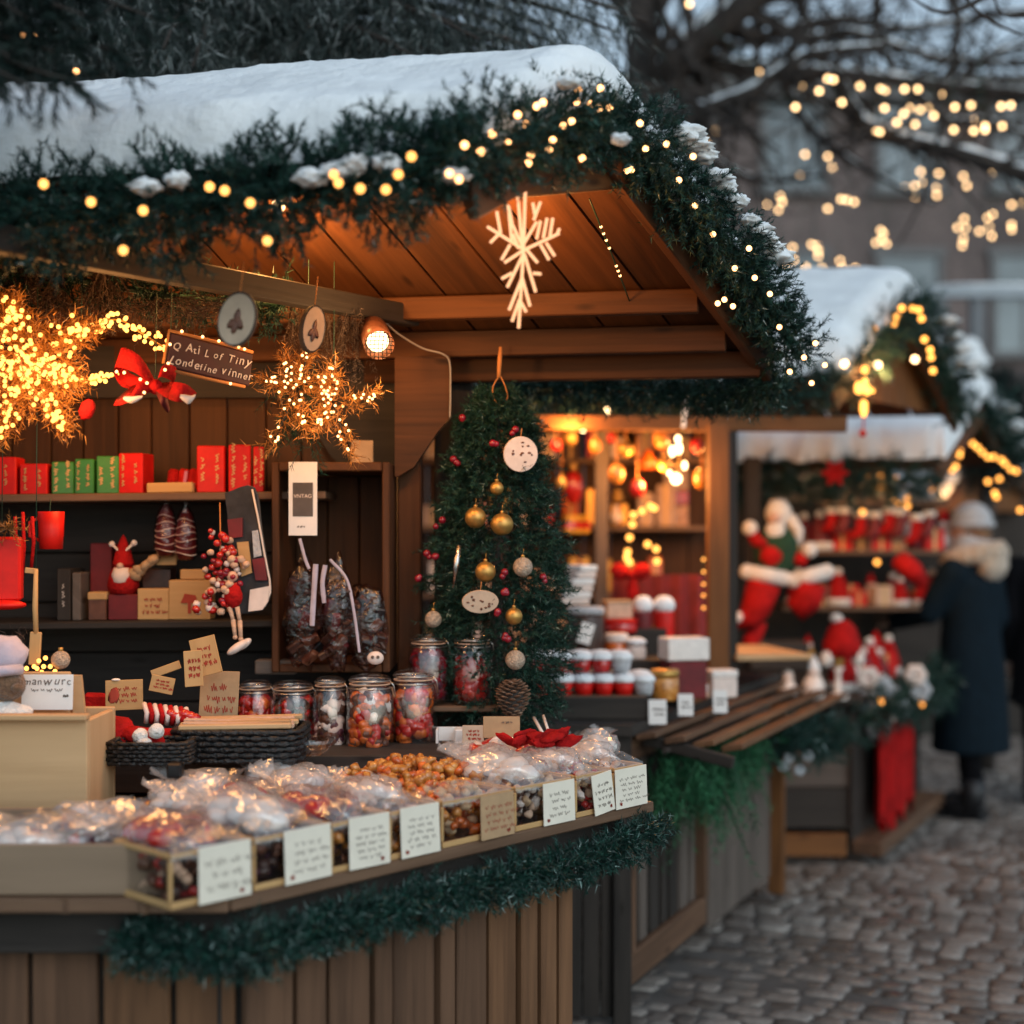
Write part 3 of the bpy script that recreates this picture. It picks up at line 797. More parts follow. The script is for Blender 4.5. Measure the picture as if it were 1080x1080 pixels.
lights('fairy_lights', 'scattered small fairy lights in the garland on the right gable edge of the closest stall', 'fairy lights', kp, 's', group='fairy lights in the roof garlands')
# light string on the lit underside
ul = [onfar(.20 + .055 * i, .045 + .006 * i) + V((0, 0, -.062)) for i in range(9)]
lights('fairy_lights', 'short string of tiny lights stapled to the wooden underside of the closest stall roof', 'fairy lights', [ul[2], ul[2].lerp(ul[3], .5), ul[3], ul[3].lerp(ul[4], .6), ul[5], ul[5].lerp(ul[6], .4), ul[5].lerp(ul[6], .8)], 'm', cord=[ul])
# tinsel along the counter edge
tp = [P(125, 985, 2.36), P(160, 1000, 2.36)] + [CP(cu(px), -.02, DECK - .085) for px in (235, 330, 430, 530, 620)] + [CP(-.01, -.02, DECK - .055)]
gar('tinsel_garland', 'dark green tinsel garland fixed under the counter edge of the closest stall', tp, .037, 1300, .017, .0024, 31, 'tinsel', group='tinsel', sl=.032, per=18, frost=.04)
Vv, tn = sprigs([list(P(140, 1005, 2.33))] * 8, [[RN.uniform(-.5, .5), -.2, -1] for _ in range(8)], .06, 22, .02, .003, 5)
# ================================================================== snowflake light
SF = thing('snowflake_light', 'glowing snowflake-shaped light hanging from the gable of the closest stall', 'light decoration', P(552, 268, 2.62))
mb = MB(M['neon']); Y = 2.62
segs = [((545, 196), (552, 270)), ((554, 200), (552, 270)), ((552, 262), (520, 228)) if 0 else ((536, 216), (541, 240)), ((552, 262), (541, 238)), ((541, 247), (547, 262)),
        ((570, 213), (563, 232)), ((562, 214), (564, 226)), ((553, 256), (566, 234)), ((552, 263), (514, 239)), ((524, 223), (528, 246)), ((536, 216), (540, 256)), ((526, 247), (517, 256)),
        ((538, 258), (529, 274)), ((552, 264), (532, 277)), ((552, 264), (590, 246)), ((577, 230), (573, 251)), ((583, 230), (580, 249)), ((570, 233), (566, 252)), ((590, 241), (588, 246)),
        ((570, 258), (579, 274)), ((576, 256), (585, 270)), ((556, 264), (567, 277)), ((552, 268), (535, 303)), ((540, 288), (529, 294)), ((553, 268), (565, 308)), ((562, 288), (571, 289)),
        ((552, 268), (547, 346)), ((551, 292), (537, 327)), ((551, 294), (559, 323)), ((548, 316), (540, 339)), ((549, 318), (555, 329))]
for (a, c) in segs: mb.tube([P(*a, Y), P(*c, Y)], .0028, 8)
mb.build('tube_light', SF)
mb = MB(M['dark_metal']); 
for (a, c) in segs[:1] + segs[8:9] + segs[14:15] + segs[26:27]: mb.tube([P(*a, Y + .012), P(*c, Y + .012)], .003, 6)
mb.tube([P(551, 196, Y), P(556, 172, Y + .03)], .0012, 5); mb.build('wire_frame', SF)
# ================================================================== goods on the counter of the first stall
def solo(mb, name, label, cat, group=None, kind=None):
    return tag(mb.build(name), label, cat, group, kind)
def writing(parent, c, ex, w, h, rows, seed, m='ink', tilt=0, lw=.0016, off=.0022):
    mb = MB(M[m]); tf = card_tf(c, ex, tilt) @ Matrix.Translation((0, 0, off))
    scribble(mb, tf, w, h, rows, seed, lw); return mb.build('writing', parent)
def flatbox(c, ex, w, h, th, m, tilt=0, b=.001, mb=None):
    mb = mb or MB(M[m]); tf = card_tf(c, ex, tilt)
    mb.use(M[m]); mb.box(tf.translation, (w, h, th), tf.to_3x3(), b); return mb
# ---- clear bins with heaps and price cards
def heap(name, label, cat, u0, u1, v0, v1, z0, top, n, size, mats, seed, dome=.6, flat=.75):
    r = random.Random(seed); mb = MB()
    for k in range(n):
        a, c = r.random(), r.random(); u = u0 + (u1 - u0) * a; v = v0 + (v1 - v0) * c
        ed = (1 - abs(2 * a - 1) ** 4) * (1 - abs(2 * c - 1) ** 4)
        zt = z0 + (top - z0) * (1 - dome + dome * ed)
        z = zt - r.random() ** 2 * (zt - z0) if r.random() < .6 else z0 + size + r.random() * (zt - z0 - size)
        s = size * r.uniform(.7, 1.25)
        mb.use(M[r.choice(mats)]); mb.ball(CP(u, v, z), (s, s * r.uniform(.7, 1), s * flat), 8, 6, rot(r.uniform(-.8, .8), r.uniform(-.8, .8), r.random() * 6), wob=.5, ws=1.6, seed=k * .37 + seed)
    return solo(mb, name, label, cat, kind='stuff')
def bin_(u0, u1, v0, v1, h, label):
    t = thing('clear_bin', label, 'sweet bin', CP((u0 + u1) / 2, (v0 + v1) / 2, DECK), 0, 'clear bins along the counter edge')
    ax = axes(U); w = u1 - u0; d = v1 - v0; th = .002
    mb = MB(M['acrylic'])
    mb.box(CP((u0 + u1) / 2, v0, DECK + h / 2), (w, th, h), ax, .0004); mb.box(CP((u0 + u1) / 2, v1, DECK + h / 2), (w, th, h), ax, .0004)
    mb.box(CP(u0 + th, (v0 + v1) / 2, DECK + h / 2 - .001), (th, d - .004, h), ax, .0004); mb.box(CP(u1 - th, (v0 + v1) / 2, DECK + h / 2 - .001), (th, d - .004, h), ax, .0004)
    mb.build('side_panel', t)
    mb = MB(M['acrylic']); mb.box(CP((u0 + u1) / 2, (v0 + v1) / 2, DECK + .0025), (w - .008, d - .008, .003), ax, .0004); mb.build('bottom', t)
    mb = MB(M['tag_wood'])
    for p, q in ((CP(u0, v0, 0), CP(u1, v0, 0)), (CP(u0, v1, 0), CP(u1, v1, 0)), (CP(u0 + .002, v0 + .005, 0), CP(u0 + .002, v1 - .005, 0)), (CP(u1 - .002, v0 + .005, 0), CP(u1 - .002, v1 - .005, 0))):
        mb.beam(p + V((0, 0, DECK + h - .003)), q + V((0, 0, DECK + h - .003)), .007, .009)
        mb.beam(p + V((0, 0, DECK + .006)), q + V((0, 0, DECK + .006)), .006, .011)
    for uu in (u0, u1): mb.beam(CP(uu, v0, DECK + .013), CP(uu, v0, DECK + h - .009), .007, .007, U)
    mb.build('rim', t)
    mb = MB(M['cello'])   # turned-down film liner over the front rim
    n = 12; i0 = len(mb.v)
    for i in range(n + 1):
        uu = u0 + (u1 - u0) * i / n; jj = RN.uniform(-.004, .004)
        mb.v += [CP(uu, v0 - .004, DECK + h - .012 + jj), CP(uu, v0 - .003, DECK + h + .004), CP(uu, v0 + .05, DECK + h + .022 + jj * 2)]
    for i in range(n):
        for k in range(2): mb.face([i0 + 3 * i + k, i0 + 3 * i + 3 + k, i0 + 3 * i + 4 + k, i0 + 3 * i + 1 + k], None, True)
    mb.build('film_liner', t)
    return t
BH = .088
bins = [((180, 264), ['candy_brown', 'chocolate', 'candy_red', 'cookie'], 'clear bin of brown sweets at the bend of the counter edge', 'dark sweets in the bin at the bend of the counter'),
        ((268, 347), ['chocolate', 'candy_brown', 'candy_violet'], 'clear bin of dark chocolates, second from the bend of the counter', 'dark chocolates in the second bin from the bend'),
        ((350, 410), ['candy_brown', 'chocolate', 'caramel'], 'clear bin of brown nuts left of the paler twin with caramel inside', 'brown nuts in the third bin from the bend'),
        ((412, 463), ['candy_brown', 'cookie', 'caramel'], 'clear bin of tan sweets just left of the caramel popcorn', 'tan sweets left of the caramel popcorn'),
        ((467, 541), ['caramel', 'caramel', 'candy_orange', 'popcorn'], 'clear bin of caramel popcorn behind the brown kraft price card', 'caramel popcorn layer behind the brown card'),
        ((544, 604), ['cookie', 'sugar', 'candy_brown', 'popcorn'], 'clear bin of cookies topped with white bags, third from the counter end', 'brown cookies in the third bin from the counter end'),
        ((608, 645), ['sugar', 'cookie', 'candy_red', 'popcorn'], 'narrow clear bin of pink sugared biscuits behind the tilted card', 'pink sugared biscuits behind the tilted card'),
        ((648, 680), ['sugar', 'candy_brown', 'cookie'], 'narrow clear bin at the very end of the counter edge', 'sugared nuts in the bin at the end of the counter')]
for i, ((a, c), ms, lb, hl) in enumerate(bins):
    u0, u1 = cu(a) + .003, cu(c) - .002
    bin_(u0, u1, .006, .17, BH, lb)
    heap('sweets', hl, 'sweets', u0 + .012, u1 - .012, .02, .155, DECK + .006, DECK + BH + (.0 if i < 4 else .012), 150, .0125, ms, 40 + i, dome=.25)
cards = [(208, 263, 'card', 'cream price card with two short handwritten lines at the bend of the counter', 3, 0), (299, 347, 'card', 'cream price card with faint script, second from the bend of the counter', 4, 0),
         (367, 409, 'card', 'cream price card in front of the brown nuts, third from the bend', 5, 0), (421, 462, 'card', 'cream price card with dense script just left of the caramel popcorn bin', 5, 0),
         (505, 541, 'kraft', 'brown kraft price card in front of the caramel popcorn bin', 4, 0), (572, 604, 'card', 'pale price card below the white cellophane cookie bags', 4, 0),
         (624, 645, 'card', 'narrow price card leaning sideways, second from the counter end', 4, .12), (648, 680, 'card', 'price card with script at the very end of the counter', 5, 0)]
for i, (a, c, m, lb, rows, tl) in enumerate(cards):
    u0, u1 = cu(a), cu(c); w = u1 - u0; h = .092 if i < 4 else .086
    cc = CP((u0 + u1) / 2, -.004, DECK + h / 2 + .001)
    t = thing('price_card', lb, 'price card', CP((u0 + u1) / 2, -.004, DECK), 0, 'price cards along the counter edge')
    ex = (U + V((0, 0, tl))).normalized()
    tf = card_tf(cc, (U + Vd * RN.uniform(-.03, .03)), .03 + RN.uniform(0, .03)) @ Matrix.Rotation(tl + RN.uniform(-.02, .02), 4, 'Z')
    mb = MB(M[m]); mb.box(tf.translation, (w, h, .0022), tf.to_3x3(), .0006); mb.build('paper', t)
    mb = MB(M['ink' if i != 4 else 'red_ink']); scribble(mb, tf @ Matrix.Translation((0, -.003, .002)), w * .82, h * .66, rows, 70 + i, .0009); mb.build('writing', t)
    mb = MB(M['red_ink']); scribble(mb, tf @ Matrix.Translation((-w * .36 if i % 2 else w * .3, -h * .38, .002)), .009, .009, 1, 90 + i, .0014, .5); mb.build('motif', t)
# ---- cellophane bags of sweets
def bagproto(label, cat, cols, seed, L=.15, Wd=.105, H=.06, n=15, size=.0185, cel='cello'):
    r = random.Random(seed); t = thing('sweet_bag', label, cat, (0, 0, 0))
    mb = MB()
    for k in range(n):
        a = r.random() * 6.28; q = math.sqrt(r.random()) * .72
        mb.use(M[r.choice(cols)]); s = size * r.uniform(.75, 1.2)
        mb.ball((math.cos(a) * q * L / 2, math.sin(a) * q * Wd / 2, H * (.35 + .35 * r.random() * (1 - q))), (s, s, s * .8), 8, 6, wob=.25, seed=k)
    mb.build('candies', t)
    mb = MB(M['cello_white' if seed in (2, 4, 5) else cel]); n_, m_ = 22, 14; i0 = 0
    mb.ball((0, 0, H * .46), (L / 2, Wd / 2, H * .52), n_, m_, wob=.42, ws=2.6, seed=seed)
    # gathered neck
    for j in range(9):
        a = -1.0 + 2.0 * j / 8; p = V((L * .45, 0, H * .5)); q = p + V((math.cos(a), math.sin(a) * .8, .35 + .25 * r.random())) * .045
        i0 = len(mb.v); sd_ = V((-math.sin(a), math.cos(a), 0)) * .010
        mb.v += [p, q - sd_ + V((0, 0, .006)), q + sd_]; mb.face((i0, i0 + 1, i0 + 2), None, True)
    mb.build('cellophane', t)
    return t
protos = [bagproto('x', 'sweet bag', ['candy_red', 'candy_red', 'candy_violet'], 1), bagproto('x', 'sweet bag', ['candy_white', 'candy_white', 'icing'], 2),
          bagproto('x', 'sweet bag', ['cookie', 'caramel', 'candy_brown'], 3), bagproto('x', 'sweet bag', ['sugar', 'icing', 'sugar', 'candy_red'], 4, .12, .10, .065, 16),
          bagproto('x', 'sweet bag', ['candy_violet', 'candy_white', 'candy_red'], 5), bagproto('x', 'sweet bag', ['candy_yellow', 'candy_orange'], 6)]
used = set()
def bag(pi, loc, rz, label, group, s=1.0, rx=0):
    p = protos[pi]
    if pi not in used:
        used.add(pi); p.location = loc; p.rotation_euler = (rx, 0, rz); p.scale = s if hasattr(s, '__len__') else (s, s, s); p['label'] = label; p['group'] = group; return p
    return dup(p, loc, rot=(rx, 0, rz), label=label, group=group, s=s)
GB = 'cellophane sweet bags on the counter'
rb = random.Random(8)
kinds = ['red cherry', 'white', 'brown', 'pale sugared', 'violet', 'yellow']
# on the wooden tray at the left wing (in front)
tr = [(1, 20, 905, 2.42), (5, 50, 872, 2.52), (4, 62, 898, 2.46), (1, 105, 885, 2.50), (1, 120, 862, 2.62), (0, 160, 893, 2.44), (0, 188, 876, 2.55), (1, -20, 880, 2.50), (4, -30, 905, 2.42), (3, 85, 868, 2.6)]
pl = ['white sweets at the tray\'s far left front', 'yellow sweets behind the left wooden tray front', 'violet sweets in the middle of the wooden tray', 'white sweets beside the cherry bags in the tray', 'white sweets at the back of the wooden tray', 'cherry red sweets nearest the tray\'s right end', 'cherry red sweets behind the first cherry bag', 'white sweets half cut by the picture edge', 'violet sweets at the lower picture edge', 'pale sugared sweets under the pale crate']
for (pi, px, py, Y), lb in zip(tr, pl):
    p = P(px, py, Y); bag(pi, (p.x, p.y, max(DECK + .045, p.z - .035)), rb.uniform(-.5, .9), 'cellophane bag of ' + lb, GB, 1.05)
# the loose field of bags behind the bins: rows over the deck
rows = [(.36, [190, 255, 320]), (.49, [215, 290])]
pos = {0: 'nearer row', 1: 'farther row'}
seq = [[1, 0, 3], [3, 1]]
ordn = ['first', 'second', 'third', 'fourth', 'fifth', 'sixth']
for ri, (v, cs) in enumerate(rows):
    for ci, px in enumerate(cs):
        u = cu(px, v) + rb.uniform(-.01, .01); k = seq[ri][ci]
        p = CP(u, v, DECK + .055)
        bag(k, p, rb.uniform(1.6, 3.0), 'bag of %s sweets, %s from the left in the %s behind the bins' % (kinds[k], ordn[ci], pos[ri]), GB, 1.15 * rb.uniform(.95, 1.05), rb.uniform(-.2, .2))
# white and sugared bags at the right end of the counter
rt = [(2, 500, .30, .06), (3, 522, .31, .05), (3, 600, .28, .05), (1, 628, .26, .06)]
rl = ['brown nuts behind the caramel popcorn', 'sugared biscuits beside the caramel popcorn', 'sugared biscuits below the tree', 'white sweets farthest back at the counter end']
for (k, px, v, dz), lb in zip(rt, rl):
    bag(k, CP(cu(px, v), v, DECK + dz), rb.uniform(-1, 1.5), 'cellophane bag of ' + lb, GB, rb.uniform(.9, 1.1), rb.uniform(-.3, .3))
# one puffed film bag lying in each bin, as wide as the bin
pil = [(0, 'deep red cherry sweets bulging from the bin at the bend'), (1, 'white sweets in the second bin from the bend'), (0, 'red sweets in the third bin from the bend'), (3, 'pink sugared sweets left of the caramel popcorn'), None, (1, 'puffy white sweets in the bin right of the popcorn'), (3, 'sugared biscuits in the bin behind the tilted card'), (3, 'sugared biscuits in the last bin of the counter')]
for i, it in enumerate(pil):
    if not it: continue
    (a, c) = bins[i][0]; u0, u1 = cu(a) + .006, cu(c) - .006; w = u1 - u0
    bag(it[0], CP((u0 + u1) / 2, .125, DECK + BH - .022), math.atan2(Vd.y, Vd.x), 'puffed film bag of ' + it[1], GB, (1.5, w / .105 * .96, 1.35 if i in (1, 5) else 1.1), .0)
heap('caramel_popcorn', 'heap of glossy orange caramel popcorn in the middle of the counter', 'popcorn', cu(392, .22), cu(520, .16), .12, .40, DECK + .01, DECK + .118, 520, .013, ['caramel', 'caramel', 'caramel', 'candy_orange'], 61, dome=.45)
heap('sugared_biscuits', 'mixed sugared biscuits heaped at the right end of the counter under the bags', 'biscuits', cu(525, .2), -.03, .19, .40, DECK + .02, DECK + .115, 260, .024, ['sugar', 'sugar', 'cookie', 'icing', 'candy_red', 'candy_orange'], 62, dome=.5, flat=.5)
heap('nut_brittle', 'low spread of golden nut brittle between the wicker tray and the popcorn', 'brittle', cu(190, .4), cu(420, .42), .20, .60, DECK + .01, DECK + .058, 620, .019, ['cookie', 'caramel', 'caramel', 'popcorn', 'icing'], 63, dome=.3)
# paper scoops lying in the popcorn
for (a, c, lb) in (((408, 818), (442, 834), 'white paper scoop stuck in the caramel popcorn, the right-hand one'), ((382, 812), (402, 830), 'small white paper scoop at the left rim of the caramel popcorn')):
    p, q = P(*a, 2.98), P(*c, 2.93); mb = MB(M['card_white'])
    mb.ball((p + q) / 2, ((q - p).length / 2, .016, .0025), 14, 6, axes(q - p, (0, -.5, 1))); solo(mb, 'paper_scoop', lb, 'scoop')
mb = MB(M['red_cloth'])
for k in range(16):
    a = RN.uniform(-.3, .3); mb.ball(P(566 + RN.gauss(0, 17), 784 - RN.uniform(0, 9), 3.12 + RN.uniform(-.02, .03)), (.030, .005, .013), 10, 6, rot(RN.uniform(-1, 1), RN.uniform(-.9, .5), RN.uniform(-1, 1)), wob=.4, seed=k)
solo(mb, 'cloth_heart', 'crumpled bright red cloth heart among the pale bags on the counter', 'cloth heart')
# ---- grey-brown wooden tray on the left wing
T = thing('wooden_tray', 'low grey wooden tray at the lower left holding cellophane bags', 'tray', (-.85, 2.42, DECK))
def crate(t, x0, x1, y0, y1, z0, z1, th, m):
    for nm, c, s in (('front_board', ((x0 + x1) / 2, y0 + th / 2, (z0 + z1) / 2), (x1 - x0, th, z1 - z0)), ('back_board', ((x0 + x1) / 2, y1 - th / 2, (z0 + z1) / 2), (x1 - x0, th, z1 - z0)),
                     ('side_board', (x0 + th / 2, (y0 + y1) / 2, (z0 + z1) / 2 - .002), (th, y1 - y0 - 2 * th - .002, z1 - z0 - .004)), ('side_board', (x1 - th / 2, (y0 + y1) / 2, (z0 + z1) / 2 - .002), (th, y1 - y0 - 2 * th - .002, z1 - z0 - .004)),
                     ('bottom_board', ((x0 + x1) / 2, (y0 + y1) / 2, z0 + th / 2 + .001), (x1 - x0 - 2 * th - .002, y1 - y0 - 2 * th - .002, th))):
        mb = MB(M[m]); mb.box(c, s, None, .0025); mb.build(nm, t)
crate(T, -1.25, -.572, 2.345, 2.66, DECK + .002, DECK + .086, .012, 'grey_pine')
# ---- pale crate with raised back and card
T = thing('pine_crate', 'pale pine crate with a raised back at the left edge of the counter', 'crate', (-1.05, 2.85, DECK))
Yc = 2.78; x1 = P(92, 0, Yc).x; zt = P(0, 758, Yc).z; zb = DECK + .045
crate(T, -1.35, x1, Yc, Yc + .20, zb, zt, .014, 'pine_wood')
mb = MB(M['pine_wood']); mb.box(((-1.35 + x1) / 2, Yc - .006, zt + .004), (x1 + 1.35 + .008, .03, .012)); mb.build('rim', T)
Yb = Yc + .17; mb = MB(M['pine_wood'])
pr = [(P(78, 0, Yb).x, zt - .01), (P(90, 0, Yb).x, zt - .01), (P(86, 0, Yb).x, P(0, 712, Yb).z), (P(75, 0, Yb).x, P(0, 712, Yb).z)]
mb.prism(pr, -.006, .006, Matrix.Translation((0, Yb, 0)) @ Matrix.Rotation(PI / 2, 4, 'X')); mb.build('end_post', T)
mb = MB(M['pine_wood']); mb.box(((-1.33 + P(74, 0, Yb).x) / 2, Yb + .004, zt + .03), (P(74, 0, Yb).x + 1.33, .012, .09)); mb.build('back_board', T)
mb = MB(M['grey_wood']); mb.box((-1.1, Yc + .10, DECK + .022), (.5, .16, .042)); solo(mb, 'support_block', 'wooden block lifting the pale pine crate off the counter', 'block')
T = thing('lettered_card', 'white card with a handwritten heading inside the pale crate', 'card', P(48, 748, Yb - .04))
cc = P(50, 730, Yb - .04); tf = card_tf(cc, (1, 0, 0), .1); mb = MB(M['card_white']); mb.box(tf.translation, (.105, .072, .002), tf.to_3x3(), .0005); mb.build('paper', T)
text_hand('manwurc', .021, tf @ Matrix.Translation((0, .022, .0015)), M['ink'], 'writing', T, 3)
mb = MB(M['ink']); scribble(mb, tf @ Matrix.Translation((-.01, .004, .0018)), .06, .012, 1, 5, .0013); scribble(mb, tf @ Matrix.Translation((.038, -.008, .0018)), .012, .01, 1, 6, .0016); mb.build('flourish', T)
# plush with lavender hat
T = thing('plush_toy', 'small plush with a lavender cap and brown face in the pale crate', 'plush toy', P(5, 752, 2.86))
mb = MB(M['brown_fluff']); mb.ball(P(8, 722, 2.85), (.036, .034, .034), 16, 10, wob=.06, ws=6); mb.ball(P(18, 726, 2.822), (.012, .010, .010)); mb.build('head', T)
mb = MB(M['lavender']); mb.ball(P(2, 692, 2.86), (.05, .045, .042), 18, 12, wob=.18, ws=2); mb.tube([P(-18, 703, 2.85), P(0, 708, 2.80), P(22, 706, 2.84)], .011, 8); mb.build('cap', T)
mb = MB(M['white_fluff']); mb.ball(P(4, 752, 2.84), (.05, .04, .022), 16, 10, wob=.3, ws=4); mb.ball(P(22, 752, 2.83), (.024, .02, .016), 12, 8, wob=.3, ws=4); mb.build('body', T)
# ornament balls, spatula, glowing knot above the crate
mb = MB(M['glitter']); c = P(64, 696, 2.98); mb.ball(c, .0195, 18, 12); mb.use(M['gold']); mb.lathe([(.005, .018), (.005, .026)], Matrix.Translation(c)); solo(mb, 'ornament_ball', 'frosted ornament ball lying above the card in the pale crate', 'ornament')
lights('fairy_lights', 'small glowing knot of fairy lights beside the frosted ball', 'fairy lights', [P(x, y, 2.97) for x, y in ((28, 705), (36, 703), (41, 697), (46, 703), (48, 694), (53, 703), (58, 708), (44, 709), (39, 705), (60, 700))], 'g')
T = thing('wooden_spatula', 'wooden spatula hanging upright at the left of the stall', 'spatula', P(38, 700, 3.0))
mb = MB(M['tag_wood']); mb.tube([P(38, 600, 3.0), P(37, 640, 3.0), P(38, 668, 3.0)], [.0045, .006, .0055], 8); mb.build('handle', T)
mb = MB(M['tag_wood']); mb.box(P(37, 684, 3.0), (.024, .008, .07), rot(0, .06, 0), .003); mb.build('blade', T)
mb = MB(M['tag_wood']); mb.box(P(33, 602, 3.02), (.026, .006, .012), rot(0, .1, 0)); solo(mb, 'wooden_peg', 'small wooden peg above the hanging spatula', 'peg')
# ---- red things hanging at the far left
T = thing('gift_bag', 'shiny red gift bag hanging at the far left with a gold bow', 'gift bag', P(5, 640, 3.1))
mb = MB(M['red_paper']); c = P(2, 600, 3.1); mb.box(c, (.085, .05, .14), rot(0, 0, .2), .006); mb.build('bag', T)
mb = MB(M['red_paper']); mb.ball(P(4, 638, 3.08), (.05, .03, .011), 14, 7); mb.build('base', T)
Vv, tn = sprigs([list(P(8, 557, 3.05))] * 26, [[RN.gauss(0, 1), RN.gauss(0, .6), RN.gauss(0, .7)] for _ in range(26)], .045, 8, .012, .002, 8); raw_tris('bow', Vv, tn, M['straw'], T)
T = thing('red_mug', 'small red cup hanging above the dark books', 'cup', P(52, 580, 3.3))
mb = MB(M['red_paper']); c = P(54, 560, 3.3); mb.lathe([(.0, -.042), (.026, -.042), (.028, -.01), (.03, .045), (.027, .045), (.024, -.03)], Matrix.Translation(c), 20); mb.build('body', T)
mb = MB(M['red_paper']); mb.tube([c + V((-.028, 0, .03)), c + V((-.05, 0, .02)), c + V((-.05, 0, -.012)), c + V((-.027, 0, -.022))], .004, 7); mb.build('handle', T)
for i, (x, y0, y1) in enumerate(((16, 545, 640), (24, 540, 615), (34, 545, 600))):
    mb = MB(M['red_cloth']); mb.tube([P(x, y0, 3.15), P(x + 1.5, (y0 + y1) / 2, 3.14), P(x - 1, y1, 3.15)], .004, 6)
    solo(mb, 'hanging_ribbon', ('longest', 'middle', 'shortest')[i] + ' of three thin red ribbons hanging at the far left', 'ribbon', 'red ribbons hanging at the far left')
T = thing('twig_bundle', 'dark bundle of thin twigs standing behind the pale crate', 'twigs', P(20, 720, 3.1))
Vv, tn = sprigs([list(P(20 + RN.uniform(-8, 8), 715, 3.1)) for _ in range(30)], [[RN.uniform(-.4, .25), 0, 1] for _ in range(30)], .11, 4, .02, .002, 9); raw_tris('twigs', Vv, tn, M['dried'], T)
# ---- shelf goods
S1z, S2z = 1.5985, 1.2815
def shz(z, x): return z + (x + .985) * math.tan(math.radians(.6))
def pxx(px, Y): return (px - CX) / F * Y
def shelfbox(a, c, top, label, m, Y=3.575, d=.07, stripe=True, group='packets on the upper shelf', ry=0.0, sh='u'):
    x0, x1 = pxx(a, Y), pxx(c, Y); z0 = shz(S1z if sh == 'u' else S2z, (x0 + x1) / 2); h = P(0, top, Y).z - z0
    t = thing('gift_packet', label, 'packet', ((x0 + x1) / 2, Y, z0), 0, group)
    mb = MB(M[m]); mb.box(((x0 + x1) / 2, Y + d / 2, z0 + h / 2), (x1 - x0 - .002, d, h), rot(0, 0, ry), .003); mb.build('carton', t)
    if stripe:
        c_ = V(((x0 + x1) / 2, Y + d / 2, z0 + h / 2)); A = rot(0, 0, ry)
        for k, dx in enumerate((-.28, .22)):
            tf = card_tf(c_ + A @ V((dx * (x1 - x0), -d / 2 - .001, 0)), A @ V((1, 0, 0)))
            mb = MB(M['gold_print']); scribble(mb, tf @ Matrix.Rotation(PI / 2, 4, 'Z') @ Matrix.Translation((0, 0, .001)), h * .8, .012, 1, k + a, .0022, .5); mb.build('printing', t)
    return t
shelfbox(-22, 17, 482, 'red packet at the very left end of the upper shelf', 'red_paper')
shelfbox(20, 50, 489, 'shorter red packet left of the green packets', 'red_paper')
shelfbox(52, 76, 487, 'leftmost of three green packets on the upper shelf', 'green_paper', ry=.15)
shelfbox(78, 99, 484, 'middle one of the three green packets', 'green_paper')
shelfbox(100, 124, 481, 'rightmost green packet touching the red packet beside it', 'green_paper', ry=.1)
shelfbox(126, 154, 478, 'red packet with gold print right of the green packets', 'red_paper', ry=-.18)
shelfbox(206, 236, 470, 'taller red packet above the right end of the wooden strip', 'red_paper', ry=.1)
shelfbox(238, 262, 469, 'second last red packet at the right end of the shelf', 'red_paper', ry=.2)
shelfbox(264, 276, 471, 'narrow red packet at the right end of the upper shelf', 'red_paper', ry=.2)
for k, (x, y) in enumerate(((178, 484), (190, 482), (200, 480))):
    Yk = 3.6; x_ = pxx(x, Yk); z0 = shz(S1z, x_) + .017
    mb = MB(M['red_cloth'] if k != 1 else M['candy_red']); mb.box((x_, Yk + .05, z0 + .022), (.026, .03, .05), rot(.1 * k, .1, k), .008)
    mb.use(M['white_fluff']); mb.ball((x_ - .004, Yk + .03, z0 + .004), .006)
    solo(mb, 'small_parcel', ('leftmost', 'shiny middle', 'rightmost')[k] + ' little red parcel on the wooden strip between packets', 'parcel', 'little red parcels on the upper shelf')
mb = MB(M['tag_wood']); x0, x1 = pxx(156, 3.58), pxx(205, 3.58); z0 = shz(S1z, x0); mb.box(((x0 + x1) / 2, 3.58, z0 + .014), (x1 - x0, .03, .026), rot(0, -.02, 0)); solo(mb, 'wooden_strip', 'pale wooden strip on the upper shelf between the red packets', 'wood strip')
# lower shelf
def sbox(a, c, top, name, label, cat, m, Y=3.57, d=.06, rz=0, extra=None):
    x0, x1 = pxx(a, Y), pxx(c, Y); z0 = shz(S2z, (x0 + x1) / 2); h = P(0, top, Y).z - z0
    t = thing(name, label, cat, ((x0 + x1) / 2, Y, z0))
    mb = MB(M[m]); mb.box(((x0 + x1) / 2, Y + d / 2, z0 + h / 2), (x1 - x0, d, h), rot(0, 0, rz), .002); mb.build('body', t)
    if extra: extra(t, (x0 + x1) / 2, Y, z0, h, x1 - x0)
    return t
def spine(t, x, Y, z, h, w):
    mb = MB(M['white_ink']); scribble(mb, card_tf((x, Y - .002, z + h / 2), (1, 0, 0)) @ Matrix.Rotation(PI / 2, 4, 'Z'), h * .7, .008, 1, 3, .0014, .5); mb.build('spine_lettering', t)
sbox(60, 74, 600, 'book', 'dark green book with a lettered spine on the lower shelf', 'book', 'dark_wood', d=.12, extra=spine)
sbox(76, 85, 604, 'book', 'thin grey book beside the dark lettered book', 'book', 'grey_wood', d=.12)
sbox(95, 118, 573, 'gift_box', 'dark red gift box standing at the back of the lower shelf', 'gift box', 'dark_red', Y=3.63)
def lidded(t, x, Y, z, h, w):
    mb = MB(M['tag_wood']); mb.box((x, Y + .03, z + h + .003), (w + .004, .064, .02)); mb.build('lid', t)
sbox(93, 112, 630, 'small_box', 'little dark box with a pale wooden lid', 'box', 'candy_brown', extra=lidded)
sbox(114, 146, 627, 'pedestal_block', 'dark red block carrying the little bearded gnome', 'block', 'dark_red', d=.07)
